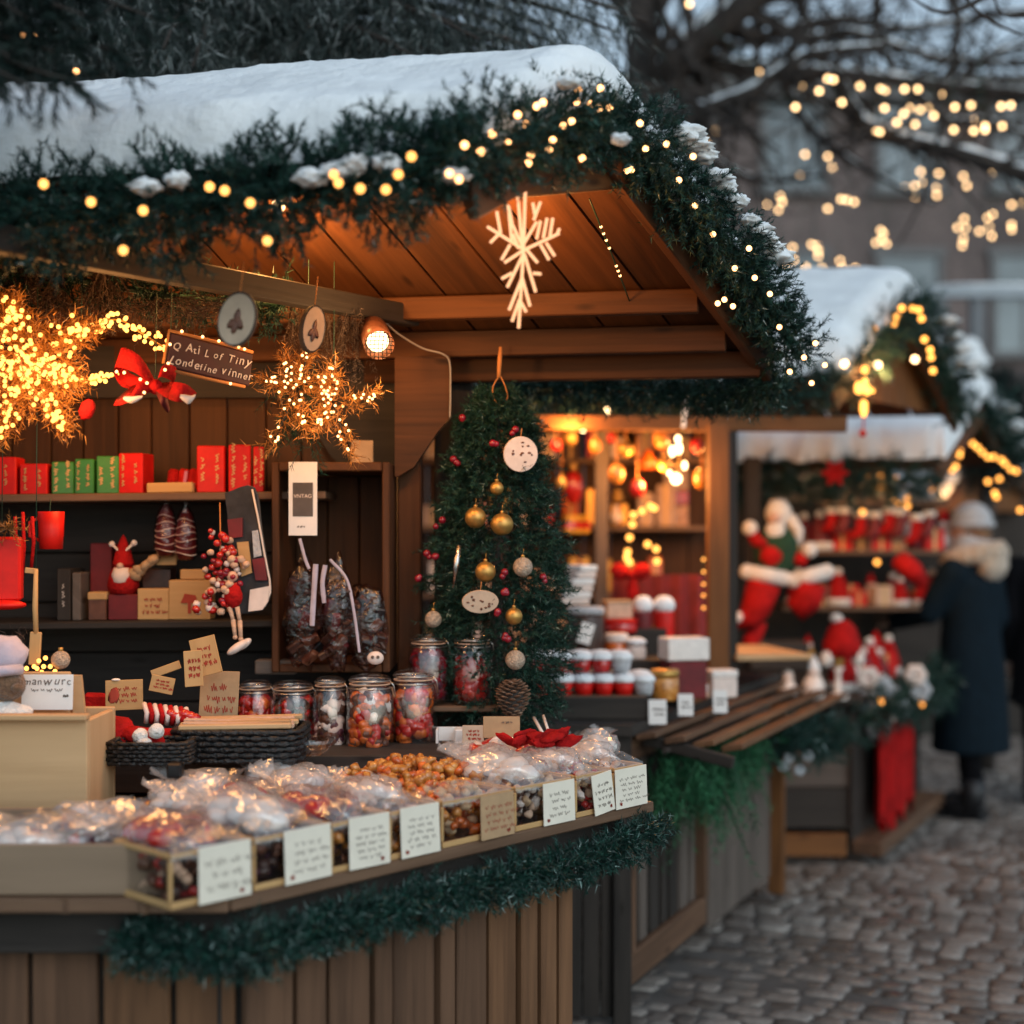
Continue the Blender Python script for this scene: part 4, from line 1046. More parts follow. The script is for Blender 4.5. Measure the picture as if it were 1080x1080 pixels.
def engr(t, x, Y, z, h, w):
    mb = MB(M['red_ink']); scribble(mb, card_tf((x, Y - .002, z + h * .45), (1, 0, 0)), w * .75, h * .6, 3, 4, .0016, .4); mb.build('engraving', t)
sbox(145, 178, 621, 'wooden_block', 'low pale wooden block engraved with lines of script', 'wood block', 'tag_wood', Y=3.56, extra=engr)
def tree_mark(t, x, Y, z, h, w):
    mb = MB(M['red_ink']); tf = card_tf((x, Y - .002, z), (1, 0, 0))
    mb.prism([(-.022, h * .42), (.022, h * .42), (.015, h * .62), (-.012, h * .66)], 0, .001, tf); mb.prism([(-.004, h * .15), (.004, h * .15), (.004, h * .42), (-.004, h * .42)], 0, .001, tf)
    mb.prism([(.012, h * .15), (.016, h * .15), (.016, h * .42), (.012, h * .42)], 0, .001, tf)
    mb.build('engraving', t)
    mb = MB(M['tag_wood']); mb.box((x + .004, Y + .02, z + h + .014), (w * .6, .012, .026)); mb.build('top_strip', t)
sbox(178, 222, 612, 'wooden_block', 'larger wooden block engraved with a small tree', 'wood block', 'tag_wood', Y=3.555, extra=tree_mark)
sbox(150, 180, 600, 'gift_box', 'nearly black gift box behind the engraved wooden blocks', 'gift box', 'chocolate', Y=3.63)
mb = flatbox(P(176, 586, 3.6), (1, 0, 0), .05, .048, .006, 'tag_wood', .1); o = solo(mb, 'wooden_tag', 'wooden tag leaning on the dark box on the lower shelf', 'tag')
mb = MB(M['kraft']); 
for k in range(5): mb.ball(P(142 + 5 * k, 606 - 4 * k, 3.58), (.02, .012, .014), 9, 6, rot(.4 * k, .5, k), wob=.3, seed=k)
solo(mb, 'paper_bow', 'crumpled brown paper bow between the gnome and wooden tag', 'bow')
# gnome
T = thing('garden_gnome', 'little bearded gnome in a red cap on the lower shelf', 'gnome', P(130, 628, 3.58))
c = P(130, 626, 3.6)
mb = MB(M['red_cloth']); mb.lathe([(.034, 0), (.04, .02), (.034, .05), (.02, .075), (.0, .085)], Matrix.Translation(c), 18); mb.build('body', T)
mb = MB(M['icing']); mb.lathe([(.004, .012), (.022, .03), (.024, .05), (.018, .066)], Matrix.Translation(c + V((0, -.018, 0))), 14); mb.build('beard', T)
mb = MB(M['skin']); mb.ball(c + V((0, -.03, .07)), .009); mb.build('nose', T)
mb = MB(M['red_cloth']); mb.lathe([(.026, .07), (.027, .078), (.018, .11), (.007, .14), (.0, .15)], Matrix.Translation(c), 16); mb.build('cap', T)
mb = MB(M['icing']); mb.ball(c + V((-.026, -.01, .125)), .008); mb.ball(c + V((.03, -.01, .128)), .008)
mb.tube([c + V((-.026, -.01, .125)), c + V((0, -.012, .10)), c + V((.03, -.01, .128))], .004, 6); mb.build('bobble', T)
# striped chocolate figures
for i, (px, py) in enumerate(((175, 562), (196, 566))):
    T = thing('striped_sweet', ('left' if i == 0 else 'right') + ' of two striped dark chocolate sticks wrapped in film', 'chocolate stick', P(px, 588, 3.58), 0, 'striped chocolate sticks')
    c = P(px, py + 24, 3.58)
    mb = MB(M['dark_red']); mb.lathe([(.018, 0), (.026, .02), (.025, .07), (.018, .105), (.005, .13)], Matrix.Translation(c), 14); mb.build('stick', T)
    mb = MB(M['icing'])
    for k in range(6):
        z = .014 + .017 * k; rr = .0268 - max(0, z - .06) * .16
        mb.tube([c + V((math.cos(a) * rr, math.sin(a) * rr, z + .004 * math.sin(a * 2 + k))) for a in [PI + PI * j / 10 for j in range(11)]], .0016, 5)
    mb.build('icing_stripes', T)
    mb = MB(M['cello_dark']); mb.lathe([(.02, -.002), (.031, .02), (.029, .075), (.02, .115), (.006, .135), (.02, .155)], Matrix.Translation(c), 16); mb.build('wrapper', T)
# ---- stocking, wreath and dangling doll
T = thing('christmas_stocking', 'dark patchwork stocking with a pale toe hanging right of the shelves', 'stocking', P(255, 640, 3.42))
sp0 = [(238, 520), (268, 514), (276, 560), (284, 610), (285, 625), (279, 640), (266, 646), (246, 646), (238, 640), (240, 628), (246, 610), (244, 570)]
sp = [(p.x, p.z) for p in smooth_path([V((x, 0, y)) for x, y in sp0 + sp0[:1]], 4)][:-1]
def flat(pts, Y, th, mb, y0=None):
    mb.prism([(pxx(px, Y), EYE - (py - HY) / F * Y) for px, py in pts], -th / 2, th / 2, Matrix.Translation((0, Y, 0)) @ Matrix.Rotation(PI / 2, 4, 'X'))
mb = MB(M['dark_wood']); mb.use(mat('stocking_cloth', (.03, .03, .034), rough=.95, var=.4, scale=30, sheen=.2)); flat(sp, 3.42, .025, mb); mb.build('sock', T)
for nm, m, pts in (('patch', 'tag_wood', [(250, 572), (262, 571), (266, 604), (255, 608)]), ('patch', 'dark_red', [(266, 590), (279, 588), (282, 612), (270, 612)]), ('patch', 'dark_red', [(240, 548), (256, 546), (256, 566), (242, 568)]), ('toe', 'icing', [(264, 622), (284, 618), (283, 634), (277, 643), (262, 645)]), ('patch', 'grey_wool', [(266, 560), (272, 559), (276, 586), (268, 588)])):
    mb = MB(M[m]); flat(pts, 3.402, .008, mb); mb.build(nm, T)
mb = MB(M['white_ink']); mb.tube([P(x, y, 3.404) for x, y in ((266, 516), (272, 545), (279, 585), (284.5, 612), (285, 625), (279, 640))], .0025, 6); mb.build('seam', T)
T = thing('berry_garland', 'hanging cluster of red berries and biscuits in front of the stocking', 'berry garland', P(235, 640, 3.38))
r = random.Random(3)
mb = MB()
for k in range(60):
    t = r.random(); px = 232 + 10 * math.sin(t * 5) + r.gauss(0, 7); py = 558 + t * 88
    mb.use(M[r.choice(['berry', 'candy_red', 'candy_red', 'cookie', 'icing'])]); s = r.uniform(.005, .011); mb.ball(P(px, py, 3.38 + r.uniform(-.01, .02)), (s, s, s * .9), 8, 6, wob=.3, seed=k)
for k in range(34):
    mb.use(M[r.choice(['candy_red', 'berry', 'cookie'])]); s = r.uniform(.006, .012); mb.ball(P(238 + r.gauss(0, 12), 606 + r.gauss(0, 14), 3.37 + r.uniform(-.01, .01)), (s, s, s * .9), 8, 6, wob=.3, seed=k)
mb.build('berries', T)
mb = MB(M['twine']); mb.tube([P(232, 530, 3.38), P(233, 600, 3.38), P(240, 645, 3.38)], .0015, 5); mb.build('string', T)
T = thing('jointed_doll', 'jointed puppet with thin legs dangling below the lower shelf', 'puppet', P(250, 690, 3.37))
mb = MB(M['cookie'])
for (pts) in ([(242, 640), (246, 655), (248, 672)], [(250, 640), (253, 656), (254, 674)]):
    for a, c in zip(pts, pts[1:]): mb.tube([P(*a, 3.37), P(*c, 3.37)], [.006, .0045], 8); mb.ball(P(*c, 3.37), .006)
mb.build('legs', T)
mb = MB(M['icing']); mb.ball(P(250, 683, 3.36), (.028, .014, .010), 14, 8, rot(0, -.6, .2)); mb.ball(P(256, 680, 3.375), (.024, .013, .010), 14, 8, rot(0, -.6, .2)); mb.build('shoes', T)
mb = MB(M['red_cloth']); mb.ball(P(246, 628, 3.372), (.022, .018, .03), 14, 9, wob=.1); mb.build('tunic', T)
mb = MB(M['skin']); mb.ball(P(245, 608, 3.372), .013); mb.build('head', T)
# ---- hanging label and cellophane packets at the pigeonhole cabinet
T = thing('hanging_label', 'tall white label strip with a dark lettered square on the cabinet', 'label', P(320, 566, 3.44))
cc = P(319.5, 526, 3.44); tf = card_tf(cc, (1, 0, 0)); mb = MB(M['card_white']); mb.box(cc, (.069, .178, .002), tf.to_3x3(), .0005); mb.build('paper', T)
mb = MB(M['dark_wood']); mb.use(mat('slate_print', (.10, .085, .08), rough=.8)); mb.box(tf @ V((0, -.002, .0016)), (.049, .082, .0016), tf.to_3x3(), .0004); mb.build('printed_square', T)
text_mesh('VNTAG', .0128, tf @ Matrix.Translation((0, .006, .0028)), M['white_ink'], 'lettering', T, ext=.0004)
mb = MB(M['ink']); scribble(mb, tf @ Matrix.Translation((-.004, -.068, .0014)), .03, .008, 1, 3, .0013); mb.build('small_print', T)
def packet(px0, px1, py0, py1, label, seed, Y=3.42):
    T = thing('cellophane_packet', label, 'gift packet', P((px0 + px1) / 2, py1, Y), 0, 'dark cellophane packets by the cabinet'); r = random.Random(seed)
    w = (px1 - px0) / F * Y; h = (py1 - py0) / F * Y; c = P((px0 + px1) / 2, (py0 + py1) / 2, Y)
    mb = MB()
    for k in range(22):
        mb.use(M[r.choice(['chocolate', 'chocolate', 'dark_red', 'candy_brown', 'chocolate', 'leather'])])
        mb.box(c + V((r.uniform(-.33, .33) * w, r.uniform(-.012, .015), r.uniform(-.46, .25) * h)), (w * .24, .018, h * .16), rot(r.random(), r.random(), r.random()), .003)
    mb.build('chocolates', T)
    mb = MB(M['cello_dark']); mb.ball(c + V((0, 0, -.03 * h)), (w * .5, .035, h * .5), 20, 16, wob=.35, ws=2.2, seed=seed); mb.build('film', T)
    return T
packet(300, 340, 585, 700, 'left dark cellophane packet of chocolates below the white label', 1)
packet(338, 372, 590, 705, 'middle dark cellophane packet with a broad white ribbon', 2, 3.40)
packet(366, 408, 612, 702, 'right dark cellophane packet with a gathered top edge', 3, 3.42)
for i, (pts, w, lb) in enumerate((([(316, 568), (322, 590), (326, 600)], .010, 'thin pale ribbon end just under the white label'), ([(333, 595), (331, 625), (329, 660)], .017, 'broad white ribbon tail hanging on the left packet'), ([(343, 596), (340, 615), (342, 636)], .015, 'short white ribbon tail between the two left packets'), ([(348, 590), (366, 612), (374, 650), (379, 688)], .009, 'long curved white ribbon on the right packets'))):
    mb = MB(M['lavender']); pp = smooth_path([P(x, y, 3.375) for x, y in pts], 6); i0 = 0
    for k, p in enumerate(pp):
        d = (pp[min(k + 1, len(pp) - 1)] - pp[max(0, k - 1)]).normalized(); n = V((-d.z, .25 * math.sin(k * .9), d.x)) * w * .36; mb.v += [p + n, p - n, p - n + V((0, .002, 0)), p + n + V((0, .002, 0))]
        if k:
            q = 4 * (k - 1)
            for a, c in ((0, 1), (1, 2), (2, 3), (3, 0)): mb.face((q + a, q + c, q + 4 + c, q + 4 + a), None, True)
    solo(mb, 'ribbon', lb, 'ribbon')
mb = MB(M['cookie']); T = None
c = P(396, 694, 3.38); mb.use(M['icing']); mb.ball(c, (.020, .012, .016), 14, 9); mb.use(M['ink']); mb.ball(c + V((-.006, -.011, .003)), .004); mb.ball(c + V((.007, -.011, .003)), .004)
solo(mb, 'face_cookie', 'small pale cookie face at the foot of the right packet', 'cookie')
mb = MB(M['grey_wood']); mb.box(P(292, 703, 3.5), (.10, .05, .035)); solo(mb, 'plank_piece', 'short grey plank piece lying behind the left jars', 'plank')
# ---- middle back: tags, red hat, kraft cards, wicker tray
def kcard(pts_c, w, h, name, label, cat, m='tag_wood', tilt=.12, roll=0, Y=3.2, mark=True, seed=1, th=.004):
    T = thing(name, label, cat, P(pts_c[0], pts_c[1], Y)); tf = card_tf(P(pts_c[0], pts_c[1], Y), (1, 0, 0), tilt) @ Matrix.Rotation(roll, 4, 'Z')
    mb = MB(M[m]); mb.box(tf.translation, (w, h, th), tf.to_3x3(), .002); mb.build('board', T)
    if mark:
        mb = MB(M['red_ink']); scribble(mb, tf @ Matrix.Translation((0, 0, th / 2 + .001)), w * .72, h * .6, 3, seed, .0018, .42); mb.build('writing', T)
    return T, tf
T, tf = kcard((131, 733), .082, .066, 'wooden_tag', 'wooden tag with a burnt drawing and script above the red hat', 'tag', Y=3.12, seed=11, roll=.04)
mb = MB(M['red_ink']); mb.ball(tf @ V((-.022, 0, .003)), (.012, .016, .001), 12, 7, tf.to_3x3(), wob=.6, ws=4); mb.build('drawing', T)
mb = MB(M['card_white']); mb.ball(tf @ V((-.018, .034, 0)), (.010, .008, .003)); mb.build('loop', T)
kcard((204, 705), .040, .078, 'wooden_tag', 'small slim wooden tag with a burnt figure, tilted left', 'tag', Y=3.10, roll=.08, seed=12)
kcard((217, 692), .058, .085, 'wooden_tag', 'larger wooden tag behind the slim burnt-figure tag', 'tag', Y=3.16, roll=.25, seed=13)
kcard((231, 737), .088, .125, 'kraft_card', 'upright brown kraft card with script beside the jars', 'card', 'kraft', Y=3.22, seed=14, roll=-.03)
kcard((175, 706), .066, .018, 'wooden_tag', 'narrow wooden stick tag lying slanted over the striped ribbons', 'tag', Y=3.12, roll=.35, mark=False)
T, tf = kcard((171, 722), .052, .036, 'kraft_card', 'little tilted wooden label between the striped ribbons', 'label', 'tag_wood', Y=3.10, roll=-.2, seed=16)
mb = MB()
for k in range(9):
    mb.use(M['red_cloth'] if k % 2 else M['icing']); x = 152 + 5.5 * k
    mb.tube([P(x, 742 + k * .6, 3.09), P(x + 3, 752 + k, 3.07), P(x + 2, 762 + k * .4, 3.08)], .0055, 7)
for k in range(6): mb.use(M['candy_red']); mb.ball(P(180 + 5 * k, 753 + 2 * (k % 3), 3.08), (.014, .012, .010), 9, 7, wob=.2, seed=k)
solo(mb, 'candy_canes', 'pile of red and white striped candy sticks above the wicker tray', 'candy sticks')
T = thing('red_hat', 'bright red cloth hat with two white bobbles beside the crate', 'hat', P(128, 790, 3.02))
mb = MB(M['red_cloth']); mb.ball(P(124, 778, 3.02), (.042, .035, .045), 18, 12, wob=.2, ws=2.4); mb.ball(P(152, 778, 3.0), (.05, .026, .022), 14, 9, rot(0, .2, 0), wob=.2); mb.ball(P(178, 775, 3.02), (.024, .016, .014), 12, 8, wob=.2); mb.build('crown', T)
for c in ((148, 776), (165, 771)): mb = MB(M['white_fluff']); mb.ball(P(*c, 2.97), .0165, 16, 10, wob=.12, ws=6); mb.build('bobble', T)
mb = MB(M['white_fluff']); mb.ball(P(152, 784, 2.96), (.016, .012, .012), 12, 8, wob=.2, ws=6); mb.build('bobble', T)
mb = MB(M['red_cloth']); mb.box(P(100, 745, 3.2), (.05, .03, .06), rot(0, .05, .1), .01); solo(mb, 'red_cloth', 'folded red cloth standing behind the wooden tag', 'cloth')
# wicker trays
def wick(c0, c1, py0, py1, Y, d, label, seed):
    x0, x1 = pxx(c0, Y), pxx(c1, Y); z0, z1 = EYE - (py1 - HY) / F * Y, EYE - (py0 - HY) / F * Y
    T = thing('wicker_tray', label, 'wicker tray', ((x0 + x1) / 2, Y + d / 2, z0), 0, 'black wicker trays')
    mb = MB(M['wicker']); r = random.Random(seed); nr = 6; nn = 56; cx_, cy_ = (x0 + x1) / 2, Y + d / 2; hx, hy = (x1 - x0) / 2, d / 2
    for k in range(nr):
        z = z0 + (z1 - z0) * (k + .5) / nr; pts = []
        for j in range(nn + 1):
            a = 2 * PI * j / nn; c_, s_ = math.cos(a), math.sin(a); q = (abs(c_) ** 6 + abs(s_) ** 6) ** (-1 / 6)
            w_ = .0045 * (1 if (j + k) % 2 else -1); pts.append(V((cx_ + (hx + w_) * c_ * q, cy_ + (hy + w_) * s_ * q, z)))
        mb.tube(pts, (z1 - z0) / nr * .56, 6, cap=False)
    mb.box((cx_, cy_, z0 + .006), (hx * 1.85, hy * 1.85, .008)); mb.build('weave', T); return T, (x0, x1, Y, d, z1)
T, (x0, x1, Y, d, z1) = wick(180, 314, 770, 806, 2.98, .17, 'large black wicker tray with pale sticks laid across its rim', 1)
for k in range(7):
    mb = MB(M['pine_wood']); mb.use(M['cookie']) if k % 2 else None; mb.box(((x0 + x1) / 2 + RN.uniform(-.012, .012), Y + .012 + k * .023, z1 + .006), (x1 - x0 - .03, .019, .011), rot(0, RN.uniform(-.03, .03), RN.uniform(-.03, .03)), .004)
    solo(mb, 'pale_stick', 'pale baked stick laid across the large black wicker tray', 'baked stick', 'pale sticks on the wicker tray')
wick(112, 196, 783, 808, 2.90, .10, 'small black wicker tray left of the large one under the red hat', 2)
mb = MB(M['dark_metal']); mb.box(P(185, 812, 2.85), (.03, .03, .03), None, .004); solo(mb, 'clip_stand', 'small black clip under the corner of the wicker tray', 'clip')
mb = MB(M['deck_wood']); mb.box((pxx(140, 2.86), 2.90, DECK + .02), (.20, .10, .035)); solo(mb, 'wooden_riser', 'low brown board under the small wicker tray', 'board')
T = thing('glass_bowl', 'small clear bowl of pale biscuits right of the wicker tray', 'bowl', P(330, 800, 3.05))
c = P(330, 796, 3.05); mb = MB(M['glass']); mb.lathe([(.02, 0), (.035, .012), (.05, .035), (.047, .035), (.032, .014), (.0, .006)], Matrix.Translation(c), 20); mb.build('bowl', T)
# ---- clip-top jars
def jarmesh(r, h, label, loc, grp='clip-top glass jars'):
    T = thing('glass_jar', label, 'jar', loc, 0, grp); L = Matrix.Translation(V(loc))
    t = .0025
    mb = MB(M['glass']); mb.lathe([(r * .90, 0), (r * .98, .008), (r, .02), (r, h * .70), (r * .93, h * .79), (r * .80, h * .845), (r * .80, h * .87), (r * .80 - t, h * .87), (r * .80 - t, h * .84), (r - t, h * .70), (r - t, .022), (r * .9, .008), (0, .006)], L, 28); mb.build('glass_body', T)
    mb = MB(M['glass']); mb.lathe([(r * .82, h * .885), (r * .86, h * .90), (r * .86, h * .945), (r * .80, h * .97), (r * .5, h), (0, h)], L, 28); mb.build('lid', T)
    mb = MB(M['cookie']); mb.lathe([(r * .80, h * .871), (r * .87, h * .871), (r * .87, h * .885), (r * .80, h * .885), (r * .80, h * .871)], L, 28, cap=False); mb.build('rubber_seal', T)
    mb = MB(M['steel'])
    for z in (h * .83, h * .925): mb.tube([V(loc) + V((math.cos(a) * r * .875, math.sin(a) * r * .875, z)) for a in [2 * PI * j / 24 for j in range(25)]], .0017, 6, cap=False)
    lx = V(loc); mb.tube([lx + V((r * .86, -.012, h * .92)), lx + V((r * 1.02, -.012, h * .86)), lx + V((r * 1.08, -.004, h * .72)), lx + V((r * 1.02, .008, h * .70)), lx + V((r * .9, .012, h * .83))], .0017, 6); mb.build('wire_clasp', T)
    return T
def fill(loc, r, h, label, spec, seed, n=90):
    rr = random.Random(seed); mb = MB()
    for k in range(n):
        z = rr.random(); a = rr.random() * 6.28; q = (r - .014) * (math.sqrt(rr.random()) if rr.random() < .3 else 1)
        ms, s = None, None
        for (z0, z1, mats, size) in spec:
            if z0 <= z <= z1: ms, s = mats, size
        if not ms: continue
        s *= rr.uniform(1.15, 1.75); mb.use(M[rr.choice(ms)]); q = min(q, r - s - .003)
        mb.ball(V(loc) + V((math.cos(a) * q, math.sin(a) * q, .012 + s * .6 + z * (h * .76 - s * 1.6))), (s, s * rr.uniform(.7, 1), s * .8), 10, 7, rot(rr.random() * 3, rr.random() * 3, rr.random() * 3), wob=.35, ws=1.7, seed=k)
    return solo(mb, 'jar_sweets', label, 'sweets', kind='stuff')
JZ = .9835
jars = [(269, .045, .165, 3.40, 'leftmost front jar of red sweets beside the kraft card', [(0, 1, ['candy_red', 'candy_red', 'candy_orange'], .0115)]), (309, .054, .165, 3.385, 'second front jar with red sweets below and dark ones above', [(0, .45, ['candy_red'], .013), (.45, 1, ['candy_brown', 'candy_red', 'chocolate'], .010)]),
        (348, .041, .178, 3.36, 'narrow third front jar of dark violet sweets', [(0, 1, ['candy_violet', 'candy_brown', 'icing', 'chocolate'], .011)]), (390, .056, .185, 3.34, 'fourth front jar of mixed red and orange sweets', [(0, .5, ['candy_orange', 'candy_red', 'candy_brown'], .011), (.5, 1, ['candy_brown', 'candy_red', 'candy_orange', 'candy_white'], .012)]),
        (436, .055, .190, 3.40, 'rightmost front jar with a tall red sweet among orange ones', [(0, 1, ['candy_red', 'candy_orange', 'candy_brown', 'candy_red'], .013)])]
for i, (px, r, h, Y, lb, spec) in enumerate(jars):
    loc = V((pxx(px, Y), Y, JZ)); jarmesh(r, h, 'clip-top glass jar, ' + lb, loc); fill(loc, r, h, 'sweets filling the ' + lb.split(' with')[0].split(' of ')[0], spec, 200 + i, 110)
SR = thing('wooden_riser', 'small plank shelf on feet carrying two jars by the tree', 'riser', (pxx(495, 3.5), 3.5, DECK))
mb = MB(M['deck_wood']); mb.box((pxx(488, 3.5), 3.52, 1.073), (.175, .15, .014)); mb.build('plank', SR)
for x in (pxx(455, 3.5), pxx(520, 3.5)): mb = MB(M['dark_wood']); mb.box((x, 3.54, .983), (.02, .10, .165)); mb.build('leg', SR)
for i, (px, r, lb, spec) in enumerate(((452, .050, 'left jar of dark red sweets on the plank riser', [(0, 1, ['dark_red', 'candy_violet', 'berry'], .013)]), (498, .050, 'right jar of bright red candy on the plank riser', [(0, .82, ['candy_red'], .020)]))):
    loc = V((pxx(px, 3.49), 3.49, 1.0805)); jarmesh(r, .170, 'clip-top glass ' + lb, loc); fill(loc, r, .170, 'sweets inside the ' + lb, spec, 220 + i, 120)
# photo frame box and cards under the riser
T = thing('gift_box', 'open white display box standing under the plank riser', 'box', P(473, 790, 3.36))
mb = MB(M['card_white']); x0, x1, y0 = pxx(459, 3.36), pxx(490, 3.36), 3.36
mb.box(((x0 + x1) / 2, y0 + .05, .995 - .01), (x1 - x0, .006, .10)); mb.box((x0 + .004, y0 + .025, .985), (.006, .05, .10)); mb.box((x1 - .012, y0 + .024, .985), (.024, .044, .10)); mb.build('walls', T)
mb = MB(M['chocolate']); mb.box(((x0 + x1) / 2 - .012, y0 + .02, .975), (.02, .02, .06)); mb.build('chocolate_bar', T)
kcard((499, 775), .05, .044, 'small_card', 'small pale wooden card between the display box and kraft card', 'card', 'slice_wood', Y=3.3, seed=21)
kcard((529, 767), .085, .05, 'kraft_card', 'blank-looking brown card with one line below the pinecone', 'card', 'kraft', Y=3.3, seed=22, mark=False)
mb = MB(M['ink']); scribble(mb, card_tf(P(535, 762, 3.295), (1, 0, 0), .12), .04, .008, 1, 3, .0013); o = solo(mb, 'x', 'x', 'x'); par = [q for q in bpy.data.objects if q.name.startswith('kraft_card')][-1]
par = [q for q in bpy.data.objects if q.get('label', '').startswith('blank-looking')][0]; o.name = 'writing'; o.parent = par; o.matrix_parent_inverse = MW[par].inverted(); del o['label']; del o['category']
mb = MB(M['candy_white']); mb.tube([P(563, 757, 3.38), P(575, 778, 3.30)], .004, 8); mb.tube([P(573, 755, 3.38), P(580, 776, 3.30)], .0035, 8); solo(mb, 'sugar_sticks', 'pair of white sugar sticks leaning at the foot of the tree', 'sugar sticks')
# ================================================================== the tabletop tree
TX, TY = pxx(524, 3.56), 3.56
TR = thing('christmas_tree', 'slim decorated tabletop fir tree at the right end of the counter', 'christmas tree', (TX, TY, DECK))
mb = MB(M['bark']); mb.tube([V((TX, TY, DECK)), V((TX, TY, 1.86))], [.022, .005], 8); mb.build('trunk', TR)
mb = MB(M['dark_wood']); mb.lathe([(.07, 0), (.075, .05), (.06, .05), (0, .045)], Matrix.Translation((TX, TY, DECK)), 20); mb.build('stand', TR)
rng = np.random.default_rng(77); n = 5000
zz = rng.random(n) ** .85; z = 1.0 + zz * .86
prof = np.interp(zz, [0, .10, .3, .55, .75, .9, 1.0], [.07, .15, .17, .155, .115, .085, .02])
prof = prof * (.80 + .34 * (1 - (zz * 8.5 + .5) % 1.0)); a = rng.random(n) * 2 * PI; q = prof * (.25 + .75 * np.sqrt(rng.random(n)))
lean = (1 - zz) * .012
o = np.stack([TX + lean + np.cos(a) * q * 1.0, TY + np.sin(a) * q * .85, z], 1)
d = np.stack([np.cos(a), np.sin(a), rng.uniform(-.75, .35, n)], 1) + rng.normal(size=(n, 3)) * .25
Vv, tn = sprigs(o, d, .040 * (.6 + .6 * rng.random(n)), 22, .0145, .0022, 78, frost=.03); raw_tris('foliage', Vv, tn, M['tree_needle'], TR)
def tp(px, py, dr=0.0):
    """point on the near surface of the tree"""
    zz = (EYE - (py - HY) / F * 3.42 - 1.0) / .86; rr = float(np.interp(zz, [0, .1, .3, .55, .75, .9, 1], [.07, .15, .17, .155, .115, .085, .02])); x = pxx(px, 3.42)
    dx = min(.95, abs(x - TX) / max(.03, rr)); return P(px, py, TY - .85 * rr * math.sqrt(1 - dx * dx) - .035 - dr)
def ornball(px, py, r, m, label):
    T = thing('ornament_ball', label, 'ornament', tp(px, py), 0, 'ornaments on the tree'); c = tp(px, py)
    mb = MB(M[m]); mb.ball(c, r, 22, 14); mb.build('ball', T)
    mb = MB(M['gold']); mb.lathe([(.0045, r * .96), (.0045, r + .005), (.002, r + .006)], Matrix.Translation(c), 10); mb.tube([c + V((0, 0, r + .005)), c + V((.002, 0, r + .02))], .0008, 4); mb.build('cap', T)
for (px, py, r, m, lb) in ((524, 515, .0165, 'gold', 'small matt gold ball highest on the tree'), (501.5, 546, .0255, 'gold', 'gold ball left of its larger neighbour in the tree\'s upper half'), (529.5, 553, .027, 'gold', 'largest matt gold ball in the upper half of the tree'), (512, 603, .0245, 'gold', 'gold ball above the oval wooden disc'), (551.5, 598, .0235, 'glitter', 'glitter ball right of the middle gold ball'), (542, 650, .0205, 'gold', 'gold ball right of the oval wooden disc'), (457, 653, .0205, 'glitter', 'dull glitter ball at the left flank above the jars'), (543.5, 696, .0235, 'glitter', 'pale glitter ball above the pinecone')):
    ornball(px, py, r, m, lb + (' on the tree' if 'tree' not in lb else ''))
def disc(px, py, rx, rz_, label, seed, red=False):
    T = thing('cookie_ornament', label, 'ornament', tp(px, py), 0, 'ornaments on the tree'); c = tp(px, py, .012); tf = card_tf(c, (1, .15, 0), -.1)
    mb = MB(M['icing'] if red else M['slice_wood']); mb.lathe([(0, -.005), (1, -.005), (1.03, 0), (1, .005), (0, .0055)], tf @ Matrix.Diagonal((rx, rz_, 1, 1)), 30, smooth=False); mb.build('disc', T)
    r = random.Random(seed); mb = MB(M['candy_brown'])
    for k in range(11):
        a = r.random() * 6.28; q = math.sqrt(r.random()) * .7; mb.ball(tf @ V((math.cos(a) * q * rx, math.sin(a) * q * rz_, .0055)), (r.uniform(.002, .005), r.uniform(.002, .004), .0015), 8, 5, tf.to_3x3(), wob=.4, seed=k)
    mb.build('seeds', T)
    if red: mb = MB(M['dark_red']); mb.lathe([(.98, -.012), (1.0, -.006), (.9, -.005)], tf @ Matrix.Diagonal((rx, rz_, 1, 1)), 30, cap=False); mb.build('rim', T)
    mb = MB(M['twine']); mb.tube([tf @ V((0, rz_, 0)), tf @ V((.003, rz_ + .02, -.005))], .0012, 5); mb.build('string', T)
disc(549, 479, .041, .042, 'round pale cookie ornament near the top of the tree', 1, True)
disc(506.5, 634.5, .043, .027, 'oval wooden ornament with dark specks in the middle of the tree', 2)
for i, (px, py, lb) in enumerate(((541, 455, 'above the round cookie ornament'), (481, 487, 'at the upper left of the tree'), (463, 552, 'low on the left flank of the tree'), (452, 584, 'leftmost on the shaded flank'), (461, 584, 'beside the leftmost berry pair'), (440, 612, 'at the lower left edge above the jars'), (530, 606, 'between gold and glitter balls'), (533, 622, 'under the glitter ball'), (527, 649, 'left of the lower gold ball'), (536, 673, 'above the pale glitter ball'), (487, 440, 'high on the left of the tree'), (520, 468, 'by the left rim of the cookie ornament'), (573, 610, 'on the right flank of the tree'))):
    c = tp(px, py); mb = MB(M['berry']); r = random.Random(i)
    for k in range(3 if i % 2 else 2): mb.ball(c + V((r.uniform(-.009, .009), 0, r.uniform(-.009, .009))), .0075 if k else .009, 12, 8)
    solo(mb, 'berry_pick', 'dark red berry pick %s' % lb, 'ornament', 'berries on the tree')
mb = MB(M['glass']); mb.use(M['steel']); mb.tube([tp(484, 575), tp(481, 598), tp(478, 620)], [.006, .0075, .002], 8); solo(mb, 'icicle_ornament', 'silver icicle ornament on the left of the tree', 'ornament')
T = thing('pinecone', 'big brown pinecone at the foot of the tree', 'pinecone', tp(542, 752)); c = tp(541, 738, .01)
mb = MB(M['bark']); mb.ball(c, (.03, .03, .04), 12, 9); mb.build('core', T)
mb = MB(M['cookie']); mb.use(mat('cone_scale', (.14, .075, .045), rough=.8, var=.4, scale=60, col2=(.30, .2, .14)))
